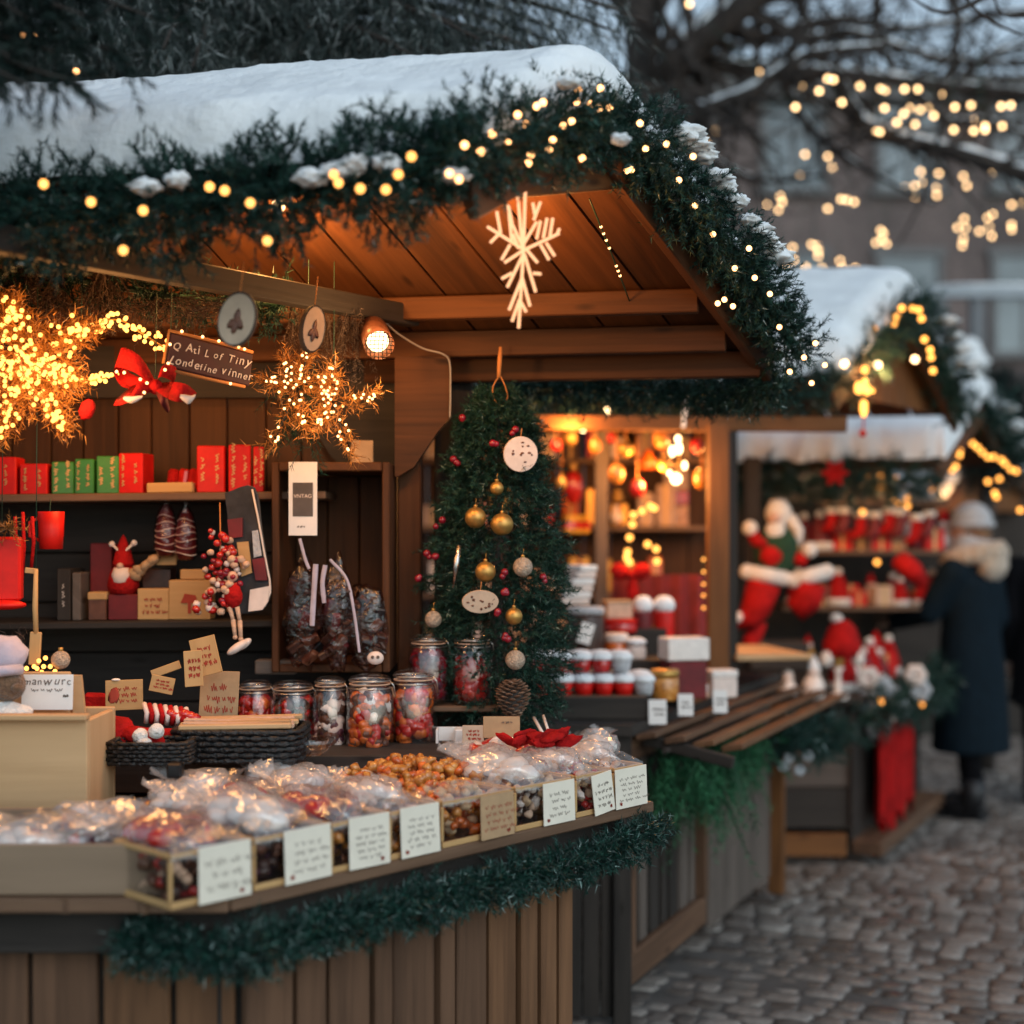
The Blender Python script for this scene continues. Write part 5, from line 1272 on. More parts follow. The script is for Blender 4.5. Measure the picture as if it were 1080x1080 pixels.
for k in range(90):
    t = k / 90; th = k * 2.399; zc = -.042 + .085 * t; rr = .036 * math.sin(PI * (.12 + .8 * t)); dirv = V((math.cos(th), math.sin(th), .35)).normalized()
    mb.ball(c + V((0, 0, zc)) + dirv * rr, (.012, .009, .0025), 7, 5, axes(dirv, (0, 0, 1)))
mb.build('scales', T)
Vv, tn = sprigs([list(tp(505, 430 + 3 * k)) for k in range(0)] or [[TX, TY, 1.84]], [[0, 0, 1]], .05, 20, .02, .002, 4)
# ================================================================== things hanging inside the roof
T = thing('lantern', 'cylindrical wire lantern tilted with a glowing end under the beam', 'lantern', P(398, 372, 3.3))
a0, a1 = P(393, 347, 3.36), P(400, 364, 3.25); d = (a1 - a0); tf = Matrix.Translation(a0) @ axes(V((0, 0, 1)).cross(d), d).to_4x4() if False else Matrix.Translation(a0) @ d.to_track_quat('Z', 'Y').to_matrix().to_4x4()
Ln = d.length
mb = MB(M['slice_wood']); mb.use(M['candy_brown']); mb.lathe([(.0, 0), (.030, .001), (.034, .008), (.035, Ln), (.033, Ln), (.031, .01), (0, .006)], tf, 24); mb.build('shade', T)
mb = MB(M['lantern_glow']); mb.ball(tf @ V((0, 0, Ln * .75)), (.026, .026, .016), 16, 9, tf.to_3x3()); mb.build('glowing_bulb', T)
mb = MB(M['dark_metal'])
for k in range(-3, 4):
    y = k * .0095; w = math.sqrt(max(0, .034 ** 2 - y * y)); mb.tube([tf @ V((-w, y, Ln + .002)), tf @ V((0, y + .004, Ln + .006)), tf @ V((w, y, Ln + .002))], .0009, 4); mb.tube([tf @ V((y, -w, Ln + .002)), tf @ V((y - .003, 0, Ln + .005)), tf @ V((y, w, Ln + .002))], .0009, 4)
mb.build('wire_mesh', T)
lp = a0.lerp(a1, 1.4); lamp(lp + V((0, -.05, .0)), 2.2, .03)
mb = MB(M['cable_white']); mb.tube(smooth_path([P(407, 340, 3.45), P(420, 352, 3.5), P(445, 367, 3.52), P(466, 373, 3.53), P(474, 382, 3.55), P(475, 410, 3.555), P(474.5, 441, 3.555)], 8), .0022, 6); solo(mb, 'lamp_cable', 'thin pale cable running from the lantern down the knee brace', 'cable')
T = thing('twine_loop', 'orange twine loop hanging from the beam above the tree', 'twine loop', P(527, 395, 3.55))
mb = MB(M['twine']); Yt = 3.52; mb.tube([P(528, 366, Yt), P(527, 380, Yt), P(526, 398, Yt)], [.004, .006, .005], 7)
mb.tube(smooth_path([P(526, 397, Yt), P(520, 408, Yt), P(521, 420, Yt), P(528, 427, Yt), P(535, 420, Yt), P(533, 408, Yt), P(528, 397, Yt)], 6), .0016, 6); mb.build('loop', T)
def slice_(px, py, rx, rz_, label, turn, Y):
    T = thing('wood_slice', label, 'wood slice', P(px, py, Y), 0, 'wood slices under the roof'); tf = Matrix.Translation(P(px, py, Y)) @ rot(PI / 2, 0, turn).to_4x4() @ Matrix.Rotation(-.25, 4, 'Z')
    mb = MB(M['slice_wood']); mb.lathe([(0, -.005), (.95, -.005), (.97, .005), (0, .0055)], tf @ Matrix.Diagonal((rx, rz_, 1, 1)), 30, smooth=False); mb.build('face', T)
    mb = MB(M['bark']); mb.lathe([(.955, -.0052), (1.03, -.005), (1.03, .005), (.955, .0062)], tf @ Matrix.Diagonal((rx, rz_, 1, 1)), 30, smooth=False, cap=False); mb.build('bark_rim', T)
    mb = MB(M['candy_brown'])
    for dx, dy in ((0, .1), (.15, -.1), (-.15, -.15), (0, -.3)): mb.ball(tf @ V((dx * rx, dy * rz_, .0065)), (rx * .18, rz_ * .3, .0012), 8, 5, tf.to_3x3() @ rot(0, 0, dx * 4), wob=.5, seed=dx)
    mb.build('painted_motif', T)
    mb = MB(M['twine']); mb.tube([P(px, py, Y) + V((.005, 0, rz_)), P(px, py, Y) + V((.01, .01, rz_ + .06))], .0012, 5); mb.build('string', T)
slice_(250.5, 337, .035, .050, 'oval wood slice with a painted motif hanging above the carved sign', -.1, 2.62)
slice_(329.5, 347, .030, .050, 'narrow wood slice seen nearly edge-on beside the dried herbs', .85, 2.95)
T = thing('carved_sign', 'dark red wooden sign with pale curly lettering and lights round it', 'sign', P(222, 380, 3.02))
c = P(221, 380, 3.02); ex = V((P(268, 0, 3.1).x - P(175, 0, 2.95).x, .15, -.035)); tf = card_tf(c, (ex.x, ex.y, 0)) @ Matrix.Rotation(-.13, 4, 'Z')
mb = MB(M['sign_board']); mb.box(tf.translation, (.205, .072, .012), tf.to_3x3(), .003); mb.build('board', T)
text_hand('Q Ati L of Tiny', .024, tf @ Matrix.Translation((.004, .014, .0068)) @ Matrix.Rotation(.02, 4, 'Z'), M['white_ink'], 'lettering', T, 1)
text_hand('Londefine vinner', .0215, tf @ Matrix.Translation((.004, -.018, .0068)) @ Matrix.Rotation(.01, 4, 'Z'), M['white_ink'], 'lettering', T, 2)
mb = MB(M['twine'])
mb.tube([tf @ V((-.107, -.03, 0)), tf @ V((-.105, .04, .004)), tf @ V((0, .041, .006)), tf @ V((.10, .039, .006))], .0035, 6); mb.tube([tf @ V((-.10, -.041, .005)), tf @ V((.0, -.041, .006)), tf @ V((.09, -.039, .006))], .0035, 6); mb.build('straw_edge', T)
lights('fairy_lights', 'few fairy lights along the edges of the carved sign', 'fairy lights', [tf @ V((x, y, .012)) for x, y in ((-.08, .043), (-.03, .043), (.01, .043), (.06, .041), (.075, .04), (-.103, -.03), (.05, -.041), (-.104, .01))], 'm')
# dried herb bunch
T = thing('herb_bunch', 'bunches of dried herbs hanging head down under the beam', 'dried herbs', P(355, 335, 3.3))
oo, dd = [], []
for k in range(150):
    px = RN.uniform(305, 382); oo.append(list(P(px, 325 + RN.uniform(-8, 8) + (px - 340) * .12, 3.32 + RN.uniform(-.04, .05)))); dd.append([RN.gauss(0, .22), RN.gauss(0, .2), -1])
Vv, tn = sprigs(oo, dd, [RN.uniform(.06, .22) for _ in oo], 26, .012, .0016, 15, fwd=.5); raw_tris('stems', Vv, tn, M['dried'], T)
T = thing('herb_bunch', 'flat bunch of dried stalks hanging between sign and left wood slice', 'dried herbs', P(190, 330, 3.05))
oo = [list(P(RN.uniform(150, 240), 318 + RN.uniform(-4, 8), 3.1 + RN.uniform(-.03, .03))) for _ in range(60)]; dd = [[RN.choice((-1, 1)) * RN.uniform(.2, 1), RN.gauss(0, .2), RN.uniform(-.7, .1)] for _ in oo]
Vv, tn = sprigs(oo, dd, .10, 20, .014, .002, 16); raw_tris('stems', Vv, tn, M['dried'], T)
for i, (px, py, s) in enumerate(((55, 300, 1.2), (112, 296, 1.5), (28, 290, .9))):
    T = thing('dried_bouquet', ('middle-sized', 'largest', 'smallest')[i] + ' dried brown bouquet hanging in the dark above the lit star', 'dried flowers', P(px, py, 3.1), 0, 'dried bouquets in the roof')
    oo = [list(P(px + RN.gauss(0, 5), py - 16, 3.1 + RN.gauss(0, .02))) for _ in range(60)]; dd = [[RN.gauss(0, .35), RN.gauss(0, .3), -1] for _ in oo]
    Vv, tn = sprigs(oo, dd, .10 * s, 20, .014, .003, 17 + i); raw_tris('stems', Vv, tn, M['dried'], T)
# ---- big lit star at the left and the straw stars
def wire_star(name, label, tips, ctr, Y, thick, nwire, nb, kind, seed, rad, group='lit straw stars', near=.03):
    r = random.Random(seed); T = thing(name, label, 'lit star', P(*ctr, Y), 0, group); oo, dd, LL, bl = [], [], [], []
    for tipx, tipy in tips:
        a, c = P(*ctr, Y), P(tipx, tipy, Y); d = (c - a); L = d.length
        for k in range(nwire):
            t = r.random(); w = rad * (1 - t) + .004; oo.append(list(a + d * t + V((r.gauss(0, w), r.gauss(0, w * .6), r.gauss(0, w))))); dd.append([d.x + r.gauss(0, L * .7), d.y + r.gauss(0, L * .5), d.z + r.gauss(0, L * .7)]); LL.append(r.uniform(.02, .05))
        for k in range(nb):
            t = r.random() ** .8; w = rad * (1 - t) + .003; bl.append(a + d * t + V((r.gauss(0, w), -r.random() * near - .004, r.gauss(0, w))))
    Vv, tn = sprigs(oo, dd, LL, 6, .018, thick, seed); raw_tris('straw', Vv, tn, M['gold_wire'], T)
    mb = MB(M['dark_metal'])
    for tx, ty in tips: mb.tube([P(*ctr, Y), P(tx, ty, Y)], .002, 5)
    mb.build('wire_frame', T)
    for p in bl[:100]: b = link('bulb', BM[kind], T); b.location = p - V(T.location)
    if len(bl) > 100:
        mb = MB(BM[kind].materials[0]); rr = BM[kind].vertices[0].co.length
        for p in bl[100:]: mb.ball(p, rr, 6, 4)
        mb.build('bulb_cluster', T)['kind'] = 'stuff'
    return T
wire_star('lit_star', 'huge golden star wound with hundreds of lights at the left edge of the stall', [(-60, 330), (10, 318), (95, 345), (68, 452), (80, 400), (2, 462), (-50, 430), (30, 400)], (30, 378), 2.95, .0026, 150, 40, 'g', 51, .032)
gl = smooth_path([P(80, 352, 2.98), P(105, 340, 2.98), P(128, 338, 3.0), P(150, 352, 3.0), P(172, 366, 3.02)], 8)
lights('light_garland', 'curved bundle of golden lights running from the big star to the carved sign', 'fairy lights', [jit(gl[int(k * len(gl) / 60) % len(gl)], .016) for k in range(60)], 'g', cord=[gl], cordm='gold')
gl = smooth_path([P(78, 402, 2.97), P(100, 401, 2.97), P(122, 396, 2.98)], 8)
lights('light_garland', 'short lower bundle of golden lights leading to the red bow', 'fairy lights', [jit(gl[int(k * len(gl) / 26) % len(gl)], .010) for k in range(26)], 'g', cord=[gl], cordm='gold')
wire_star('straw_star', 'left lit straw star hanging below the herbs', [(276, 401), (287, 472), (325, 372), (300, 380), (322, 455), (345, 400)], (314, 408), 3.22, .0022, 40, 9, 'm', 52, .010)
wire_star('straw_star', 'right lit straw star with long pointed arms', [(396, 418), (371, 480), (337, 448), (352, 388), (340, 410)], (350, 424), 3.24, .0022, 42, 11, 'm', 53, .010)
mb = MB(M['dried']); 
T = thing('fir_sprig', 'dark green fir sprig hanging behind the two straw stars', 'fir sprig', P(312, 440, 3.3))
oo = [list(P(312 + RN.gauss(0, 12), 430 + RN.gauss(0, 20), 3.3)) for _ in range(70)]; Vv, tn = sprigs(oo, [[RN.gauss(0, .5), RN.gauss(0, .3), -1] for _ in oo], .06, 20, .016, .002, 18); raw_tris('foliage', Vv, tn, M['tree_needle'], T)
# red bow
T = thing('ribbon_bow', 'big dark red satin bow with pale edges hanging under the carved sign', 'bow', P(165, 410, 2.95))
def loop(pts, w, m, nm, th=.002, tw=.0):
    mb = MB(M[m]); pp = smooth_path(pts, 8)
    for k, p in enumerate(pp):
        s_ = math.sin(PI * k / (len(pp) - 1)) * .7 + .3; n = V((.12, .5 + tw, .85)).normalized() * w * s_ / 2; mb.v += [p + n, p - n, p - n + V((0, th, th)), p + n + V((0, th, th))]
        if k:
            q = 4 * (k - 1)
            for a, c in ((0, 1), (1, 2), (2, 3), (3, 0)): mb.face((q + a, q + c, q + 4 + c, q + 4 + a), None, True)
    mb.build(nm, T)
cb_ = P(164, 408, 2.94)
loop([cb_, P(145, 385, 2.92), P(124, 378, 2.95), P(132, 400, 2.98), cb_], .05, 'red_cloth', 'loop'); loop([cb_, P(170, 392, 2.92), P(184, 396, 2.95), P(180, 408, 2.98), cb_], .035, 'red_cloth', 'loop')
loop([cb_, P(140, 415, 2.90), P(121, 425, 2.93)], .055, 'red_cloth', 'tail', tw=.3); loop([cb_, P(188, 414, 2.90), P(206, 418, 2.92)], .055, 'red_cloth', 'tail', tw=.3); loop([cb_, P(172, 420, 2.92), P(178, 434, 2.94)], .035, 'dark_red', 'tail', tw=.3)
loop([P(190, 418, 2.89), P(200, 422, 2.895), P(206, 418, 2.9)], .02, 'icing', 'pale_edge'); loop([P(130, 420, 2.885), P(140, 422, 2.885), P(150, 419, 2.89)], .016, 'icing', 'pale_edge')
mb = MB(M['red_cloth']); mb.ball(cb_, (.016, .014, .016), 12, 8); mb.build('knot', T)
mb = MB(M['red_cloth']); mb.ball(P(92, 432, 2.93), (.016, .012, .022), 12, 8, rot(0, .4, 0), wob=.3); solo(mb, 'red_rosette', 'small red cloth rosette at the lower tip of the big lit star', 'rosette')
lights('fairy_lights', 'few fairy lights tucked into the red satin bow', 'fairy lights', [P(x, y, 2.9) for x, y in ((148, 400), (155, 404), (123, 392), (131, 393), (174, 390), (152, 414))], 'm')
# lamps of the first stall: unseen bulb added to warm the roof boards, glow of the star
T = thing('added_roof_light', 'added bare bulb under the ridge, unseen behind the near eave garland', 'lamp', (-.52, 3.16, 2.24))
mb = MB(M['lamp_glow']); mb.ball((-.52, 3.16, 2.225), .016, 12, 8); mb.build('glowing_bulb', T); mb = MB(M['dark_metal']); mb.tube([V((-.52, 3.16, 2.24)), V((-.52, 3.16, 2.275))], .012, 8); mb.build('socket', T)
lamp((-.52, 3.16, 2.17), 6.0, .03, (1, .42, .11)); lamp((-.02, 3.0, 2.1), 5.2, .03, (1, .40, .10))  # both added to light the roof underside, the second without a bulb
lamp(P(60, 400, 2.80), 4.4, .10, (1, .45, .14)); lamp(P(110, 405, 3.3), 3.8, .08, (1, .45, .14)); lamp(P(335, 440, 3.15), .9, .06, (1, .5, .2)); lamp(P(560, 275, 2.58), .8, .06, (1, .6, .32))
# strings that carry the hanging decorations
def hang(part, label0, pts, zt, m='cable_green', r=.0010):
    T = [o for o in bpy.data.objects if o.get('label', '').startswith(label0) and o.parent is None][0]
    for p in pts: mb = MB(M[m]); mb.tube([p, V((p.x, p.y + .01, zt))], r, 5); mb.build(part, T)
hang('hanging_cord', 'huge golden star', [P(10, 330, 2.95), P(85, 350, 2.95)], 2.0)
hang('hanging_cord', 'big dark red satin bow', [P(164, 400, 2.95)], 2.0)
hang('hanging_cord', 'shiny red gift bag', [P(2, 560, 3.1)], 2.05)
hang('hanging_cord', 'small red cup', [P(52, 548, 3.3)], 1.58)
hang('hanging_cord', 'wooden spatula hanging', [P(38, 600, 3.0)], 2.02)
hang('hanging_cord', 'left lit straw star', [P(325, 372, 3.22)], 2.12); hang('hanging_cord', 'right lit straw star', [P(352, 388, 3.24)], 2.12)
hang('hanging_cord', 'dark red wooden sign', [P(180, 352, 3.0), P(262, 366, 3.05)], 2.01)
gar('fir_garland', 'dark fir garland in the shadow under the beam above the big lit star', [P(-60, 283, 3.08), P(60, 292, 3.12), P(180, 312, 3.18), P(300, 322, 3.28)], .055, 900, .018, .003, 35, sl=.05, per=20, frost=.005, group='fir garlands on the stall roofs')
# ================================================================== second stall
S2 = thing('market_stall', 'second market stall, warmly lit inside, between the fir garland and the lane', 'market stall', (.5, 5.4, 0))
W2 = V((.4197, .9077, 0)); N2 = V((.9077, -.4197, 0)); K2 = V((.35, 4.3, 0))
def Q(s, o, z): return K2 + W2 * s + N2 * o + V((0, 0, z))
D2 = .92
def hut_roof(S, R_, B_, C_, e, eB, eC, nb, th, seed, gable=True, snow=.13, snow_reach=.05):
    R_, B_, C_, e, eB, eC = map(V, (R_, B_, C_, e, eB, eC))
    mb = MB(M['stall_wood']); slope(mb, R_, R_ + e, B_, B_ + eB, nb); slope(mb, R_, R_ + e, C_, C_ + eC, nb)
    u = V((0, 0, .024)); slab(mb, R_ + u, R_ + e + u, B_ + eB + u, B_ + u, .004); slab(mb, R_ + u, R_ + e + u, C_ + eC + u, C_ + u, .004); mb.build('roof_boards', S)
    g = (C_ - B_); g.z = 0; g.normalize(); n = V((g.y, -g.x, 0)); n = n if n.dot(V((0, -1, 0))) > 0 or n.x > 0 else -n
    mb = MB(M['stall_wood'])
    mb.beam(R_ + n * .012 - V((0, 0, .05)), B_ + n * .012 - V((0, 0, .05)), .024, .11); mb.beam(R_ + n * .012 - V((0, 0, .05)), C_ + n * .012 - V((0, 0, .05)), .024, .11)
    mb.build('barge_board', S)
    if gable:
        mb = MB(M['lamplit_wood']); k = 7; mid = V((R_.x, R_.y, 0))
        b0 = B_.lerp(R_, .12); c0 = C_.lerp(R_, .12); zb = max(b0.z, c0.z)
        for i in range(k):
            t0, t1 = i / k, (i + 1) / k
            def top(t): 
                p = V(b0).lerp(V(c0), t); tr = ((R_ - b0).dot(c0 - b0)) / (c0 - b0).length_squared
                p.z = (b0.z + (R_.z - b0.z) * t / tr if t < tr else R_.z + (c0.z - R_.z) * (t - tr) / (1 - tr)) - .03; return p
            p0, p1 = top(t0 + .004), top(t1 - .004); q0, q1 = p0.copy(), p1.copy(); q0.z = q1.z = min(b0.z, c0.z) - .06
            i0 = len(mb.v); off = n * -.05
            mb.v += [q0 + off, q1 + off, p1 + off, p0 + off, q0 + off - n * .015, q1 + off - n * .015, p1 + off - n * .015, p0 + off - n * .015]
            r = RN.random() * 50
            for f in ((0, 1, 2, 3), (5, 4, 7, 6), (4, 0, 3, 7), (1, 5, 6, 2), (3, 2, 6, 7), (4, 5, 1, 0)):
                mb.face([i0 + a for a in f], [(mb.v[i0 + a].z + r, (mb.v[i0 + a] - q0).length * .3 + i) for a in f])
        mb.build('gable_boards', S)
    u = V((0, 0, .03)); snow_layer(R_ + n * .04 + u, R_ + e + u, B_ + n * .04 + u, B_ + eB + u, C_ + n * .04 + u, C_ + eC + u, snow, seed, 'snow_cover', S, over=snow_reach)
    return n
R2, B2, C2 = V((1.64, 6.0, 2.47)), V((1.20, 5.4, 2.06)), V((2.05, 6.6, 2.06))
n2 = hut_roof(S2, R2, B2, C2, (-2.6, .5, 0), (-2.4, .4, 0), (-2.6, .5, 0), 14, .02, 7, snow=.15)
gar('fir_garland', 'bulb-lit fir garland round the snowy gable of the second stall', [B2 + V((0, -.03, -.02)), B2.lerp(R2, .5) + n2 * .05, R2 + n2 * .05 + V((0, 0, .0))], .085, 420, .034, .0042, 41, sl=.08, per=20)
gar('fir_garland', 'fir garland on the far right slope of the second stall with snow on it', [R2 + n2 * .05, R2.lerp(C2, .5) + n2 * .05, C2 + n2 * .05 + V((0, 0, -.05))], .085, 420, .034, .0042, 42, sl=.08, per=20, snow=[(R2.lerp(C2, t) + n2 * .08 + V((.06, 0, .06)), .05) for t in (.25, .4, .5, .65, .75)])
gar('fir_garland', 'fir garland along the near eave of the second stall above its orange beam', [B2 + V((0, -.04, -.04)), V((.6, 5.48, 2.02)), V((0, 5.56, 2.02)), V((-.7, 5.68, 2.03))], .085, 420, .034, .0042, 43, sl=.08, per=20)
def wl(l, Y): return [P(x, y, Y + RN.uniform(-.12, .12)) for x, y in l]
lights('fairy_lights', 'warm fairy lights around the gable of the second stall', 'fairy lights', wl([(951, 325), (962, 325), (969, 327), (946, 334), (943, 341), (972, 336), (922, 347), (895, 339), (891, 361), (897, 362), (911, 361), (915, 370), (975, 358), (981, 369), (982, 377), (984, 391)], 5.7), 'd', group='fairy lights on the far stalls')
lights('fairy_lights', 'single bright fairy lights on the gable boards of the second stall', 'fairy lights', [P(965, 379, 5.85), P(926, 385, 5.5), P(891, 384, 5.35)], 'f', group='fairy lights on the far stalls')
T = thing('hanging_star_light', 'lit drop-shaped light ornament hanging from the second stall gable', 'light ornament', P(910, 460, 5.3))
for (x, y, r) in ((912, 390, .012), (912, 402, .010), (906, 409, .018), (914, 411, .016), (920, 412, .008), (910, 408, .012), (911, 427, .014), (911, 432, .014), (911, 437, .009)):
    mb = MB(M['bulb_gold']); mb.ball(P(x, y, 5.3), (r, r, r * 1.3), 10, 7); mb.build('bulb', T)
mb = MB(M['gold']); mb.tube([P(912, 375, 5.3), P(911, 440, 5.3)], .006, 6); mb.tube([P(898, 409, 5.3), P(924, 409, 5.3)], .007, 6); mb.build('frame', T)
mb = MB(M['red_paper']); mb.ball(P(910, 457, 5.3), .014, 10, 7); mb.tube([P(911, 440, 5.3), P(910, 457, 5.3)], .003, 5); mb.build('pendant', T)
# beams, posts, walls, counter
mb = MB(M['lamplit_wood']); mb.beam(P(560, 446, 5.5), P(893, 448, 5.32), .06, .055); mb.build('front_beam', S2)
mb = MB(M['lamplit_wood']); x = pxx(757, 5.25); mb.box((x, 5.25, (D2 + 1.9) / 2), (.075, .075, 1.9 - D2)); mb.build('post', S2)
mb = MB(M['dark_wood']); mb.box((x + .055, 5.40, (D2 + 1.89) / 2), (.07, .08, 1.89 - D2)); mb.build('post', S2)
mb = MB(M['grey_wood']); xp = pxx(634, 5.75); mb.box((xp, 5.75, 1.42), (.05, .05, 1.0)); mb.build('post', S2)
mb = MB(M['wall_wood']); x = -.75
while x < .90:
    mb.box((x + .06, 6.55, 1.1), (.117, .02, 2.2)); x += .12
mb.build('back_wall', S2)
mb = MB(M['wall_wood'])
for i in range(9): mb.box((-.78, 5.5 + i * .12, 1.05), (.02, .117, 2.1))
mb.build('side_wall', S2)
mb = MB(M['deck_wood'])
for z in (.988, 1.22, 1.52, 1.82): mb.box((.06, 6.42, z), (1.62, .22, .022))
mb.build('back_shelf', S2)
mb = MB(M['dark_wood'])
mb.prism([(p[0], p[1]) for p in (Q(-.02, .02, 0), Q(1.78, .02, 0), V((-.6, 6.0, 0)), V((-.6, 4.28, 0)))], D2 - .032, D2); mb.build('counter_top', S2)
mb = MB(M['dark_wood'])
x = -.55
while x < .30:
    w = RN.uniform(.05, .085); mb.box((x + w / 2, 4.345 + RN.uniform(0, .012), .45), (w - .004, .02, .86)); x += w
mb.box((.335, 4.335, .445), (.055, .055, .89)); mb.build('side_planks', S2)
mb = MB(M['front_wood_grey'])
sL = .80
mb.beam(Q(.01, -.012, .17), Q(sL, -.012, .17), .03, .10, b=.006); mb.beam(Q(.01, -.012, .845), Q(sL, -.012, .845), .03, .08)
for s in (.03, sL - .03): mb.beam(Q(s, -.013, .222), Q(s, -.013, .803), .028, .05, N2)
mb.build('frame_rails', S2)
mb = MB(M['dark_wood']); mb.beam(Q(.0, -.045, .45), Q(sL + .01, -.045, .45), .01, .75)
mb.build('panel_back', S2)
mb = MB(M['front_wood_grey'], M['grey_wood'], M['dark_wood'])
s = .10
for w in (.05, .07, .09, .06, .08, .09, .06):
    mb.use(RN.choice([M['front_wood_grey'], M['grey_wood'], M['dark_wood']])); mb.beam(Q(s + w / 2, -.03, .21), Q(s + w / 2, -.03, .81), .016, w - .012, W2); s += w + .025
mb.build('slats', S2)
mb = MB(M['grey_wood'])
for k in range(5): mb.beam(Q(sL + .10 + k * .17, .0, .10), Q(sL + .10 + k * .17, .0, .86), .02, .165, W2)
mb.build('front_panel', S2)
mb = MB(M['lamplit_wood']); mb.beam(Q(1.68, .03, .03), Q(1.68, .03, .86), .06, .05, W2); mb.build('post', S2)
mb = MB(M['grey_wood'], M['front_wood_grey'])
for k, o_ in enumerate((.05, .125, .20, .275)):
    mb.use(M['front_wood'] if k > 1 else M['front_wood_grey']); a = .02 + .05 * k
    mb.beam(Q(a, o_, .885 - k * .014), Q(1.62 + .03 * k, o_, .885 - k * .014), .068, .018, axes(W2, (0, 0, 1)) @ V((0, .2, 1)))
mb.build('flap_slats', S2)
for s in (.10, 1.5): mb = MB(M['dark_wood']); mb.beam(Q(s, .02, .865), Q(s, .30, .81), .03, .035); mb.build('flap_bracket', S2)
# fir boughs hanging under the flap
T = thing('fir_bough', 'bright green fir bough hanging below the slatted flap of the second stall', 'fir bough', Q(.5, .05, .75))
rng = np.random.default_rng(5); oo, dd, LL = [], [], []
for k in range(260):
    s = rng.uniform(.08, .95); o_ = rng.uniform(.03, .2); z = .84 - abs(rng.normal()) * .06; oo.append(list(Q(s, o_, z))); dd.append([rng.normal() * .35, rng.normal() * .35, -1]); LL.append(rng.uniform(.09, .18) * (2.1 if .35 < s < .62 else 1))
Vv, tn = sprigs(oo, dd, LL, 34, .03, .0038, 51, frost=.01); raw_tris('foliage', Vv, tn, M['fir_green'], T)
mb = MB(M['bark']); mb.tube([Q(.05, .1, .84), Q(.5, .11, .83), Q(1.0, .1, .84)], .008, 6); mb.build('twig', T)
gar('fir_garland', 'dark fir garland with white blossoms along the far end of the slatted flap', [Q(.95, .2, .76), Q(1.3, .27, .72), Q(1.65, .28, .70)], .06, 420, .03, .0042, 44, sl=.09, per=20, group='garlands low on the stalls')
for k, (px, py) in enumerate(((832, 799), (852, 797), (843, 812), (826, 808))):
    mb = MB(M['grey_wool']); c = P(px, py, 5.15)
    for j in range(5): a = j * 1.256; mb.ball(c + V((math.cos(a) * .011, -.005, math.sin(a) * .011)), (.010, .005, .010), 8, 5)
    solo(mb, 'white_blossom', 'white cloth blossom in the dark garland of the slatted flap', 'blossom', 'white blossoms on the flap garland')
# ---- goods of the second stall
def simple(name, label, cat, fn, group=None, mats=()):
    mb = MB(); fn(mb); return solo(mb, name, label, cat, group)
T = thing('cake_tray', 'low dark wooden tray carrying two tiers of red and white cups', 'tray', V((pxx(625, 4.45), 4.45, D2)))
x0, x1, y0 = pxx(560, 4.42), pxx(689, 4.42), 4.42
for c, s in ((((x0 + x1) / 2, y0, D2 + .035), (x1 - x0, .016, .068)), (((x0 + x1) / 2, y0 + .24, D2 + .035), (x1 - x0, .016, .068)), ((x1 - .008, y0 + .12, D2 + .034), (.016, .222, .066)), ((x0 + .008, y0 + .12, D2 + .034), (.016, .222, .066))):
    mb = MB(M['dark_wood']); mb.box(c, s); mb.build('board', T)
mb = MB(M['deck_wood']); mb.box(((x0 + x1) / 2, y0 + .12, D2 + .066), (x1 - x0 - .036, .222, .012)); mb.build('inlay', T)
def cup_proto(name, label, m1, m2):
    t = thing(name, label, 'cream cup', (0, 0, 0), 0, 'cream cups on the cake tray')
    mb = MB(M[m1]); mb.lathe([(.0, 0), (.026, 0), (.034, .042), (.031, .042), (.0, .038)], None, 16); mb.build('wrapper', t)
    mb = MB(M[m2]); mb.lathe([(.036, .040), (.037, .05), (.028, .062), (.0, .066)], None, 16); mb.build('cream', t); return t
pc = cup_proto('cream_cup', 'red-wrapped cream cup in the lower tier on the dark tray', 'red_paper', 'snow')
pd = cup_proto('cream_cup', 'red cream cup in the smaller upper tier on the dark tray', 'candy_red', 'snow')
pw = cup_proto('cream_cup', 'blue-white cream cup at the right end of the dark tray', 'grey_wool', 'snow')
first = {id(pc): 1, id(pd): 1, id(pw): 1}
def putcup(p, loc):
    if first.pop(id(p), None): p.location = loc
    else: dup(p, loc)
for j in range(3):
    for i in range(6):
        putcup(pw if i == 5 else pc, V((x0 + .04 + i * .063, y0 + .05 + j * .068, D2 + .0725)))
for j in range(2):
    for i in range(5): putcup(pw if i == 4 else pd, V((x0 + .035 + i * .063, y0 + .085 + j * .068, D2 + .072 + .068)))
mb = MB(M['dark_wood']); mb.box((.22, 4.98, D2 + .075), (.72, .34, .15)); mb.build('display_step', S2); mb = MB(M['dark_wood']); mb.box((.30, 5.16, D2 + .12), (.50, .2, .24)); mb.build('display_step', S2)
def g2(name, label, cat, px0, px1, py0, py1, Y, parts, group=None):
    """round or square goods: parts = (fraction z0, z1, width scale, material, shape)"""
    z1, z0 = EYE - (py0 - HY) / F * Y, EYE - (py1 - HY) / F * Y; xc = pxx((px0 + px1) / 2, Y); w = (px1 - px0) / F * Y; h = z1 - z0
    T = thing(name, label, cat, (xc, Y, z0), 0, group)
    for nm, a, c, k, m, sh in parts:
        mb = MB(M[m])
        if sh == 'r': mb.lathe([(0, z0 + a * h), (w / 2 * k * .94, z0 + a * h), (w / 2 * k, z0 + a * h + .06 * h), (w / 2 * k, z0 + c * h - .06 * h), (w / 2 * k * .92, z0 + c * h), (0, z0 + c * h)], Matrix.Translation((xc, Y, 0)), 18)
        elif sh == 'd': mb.ball((xc, Y, z0 + (a + c) / 2 * h), (w / 2 * k, w / 2 * k, (c - a) / 2 * h), 16, 10, wob=.08)
        else: mb.box((xc, Y, z0 + (a + c) / 2 * h), (w * k, w * k * .7, (c - a) * h), rot(0, 0, .25), .004)
        mb.build(nm, T)
    return T
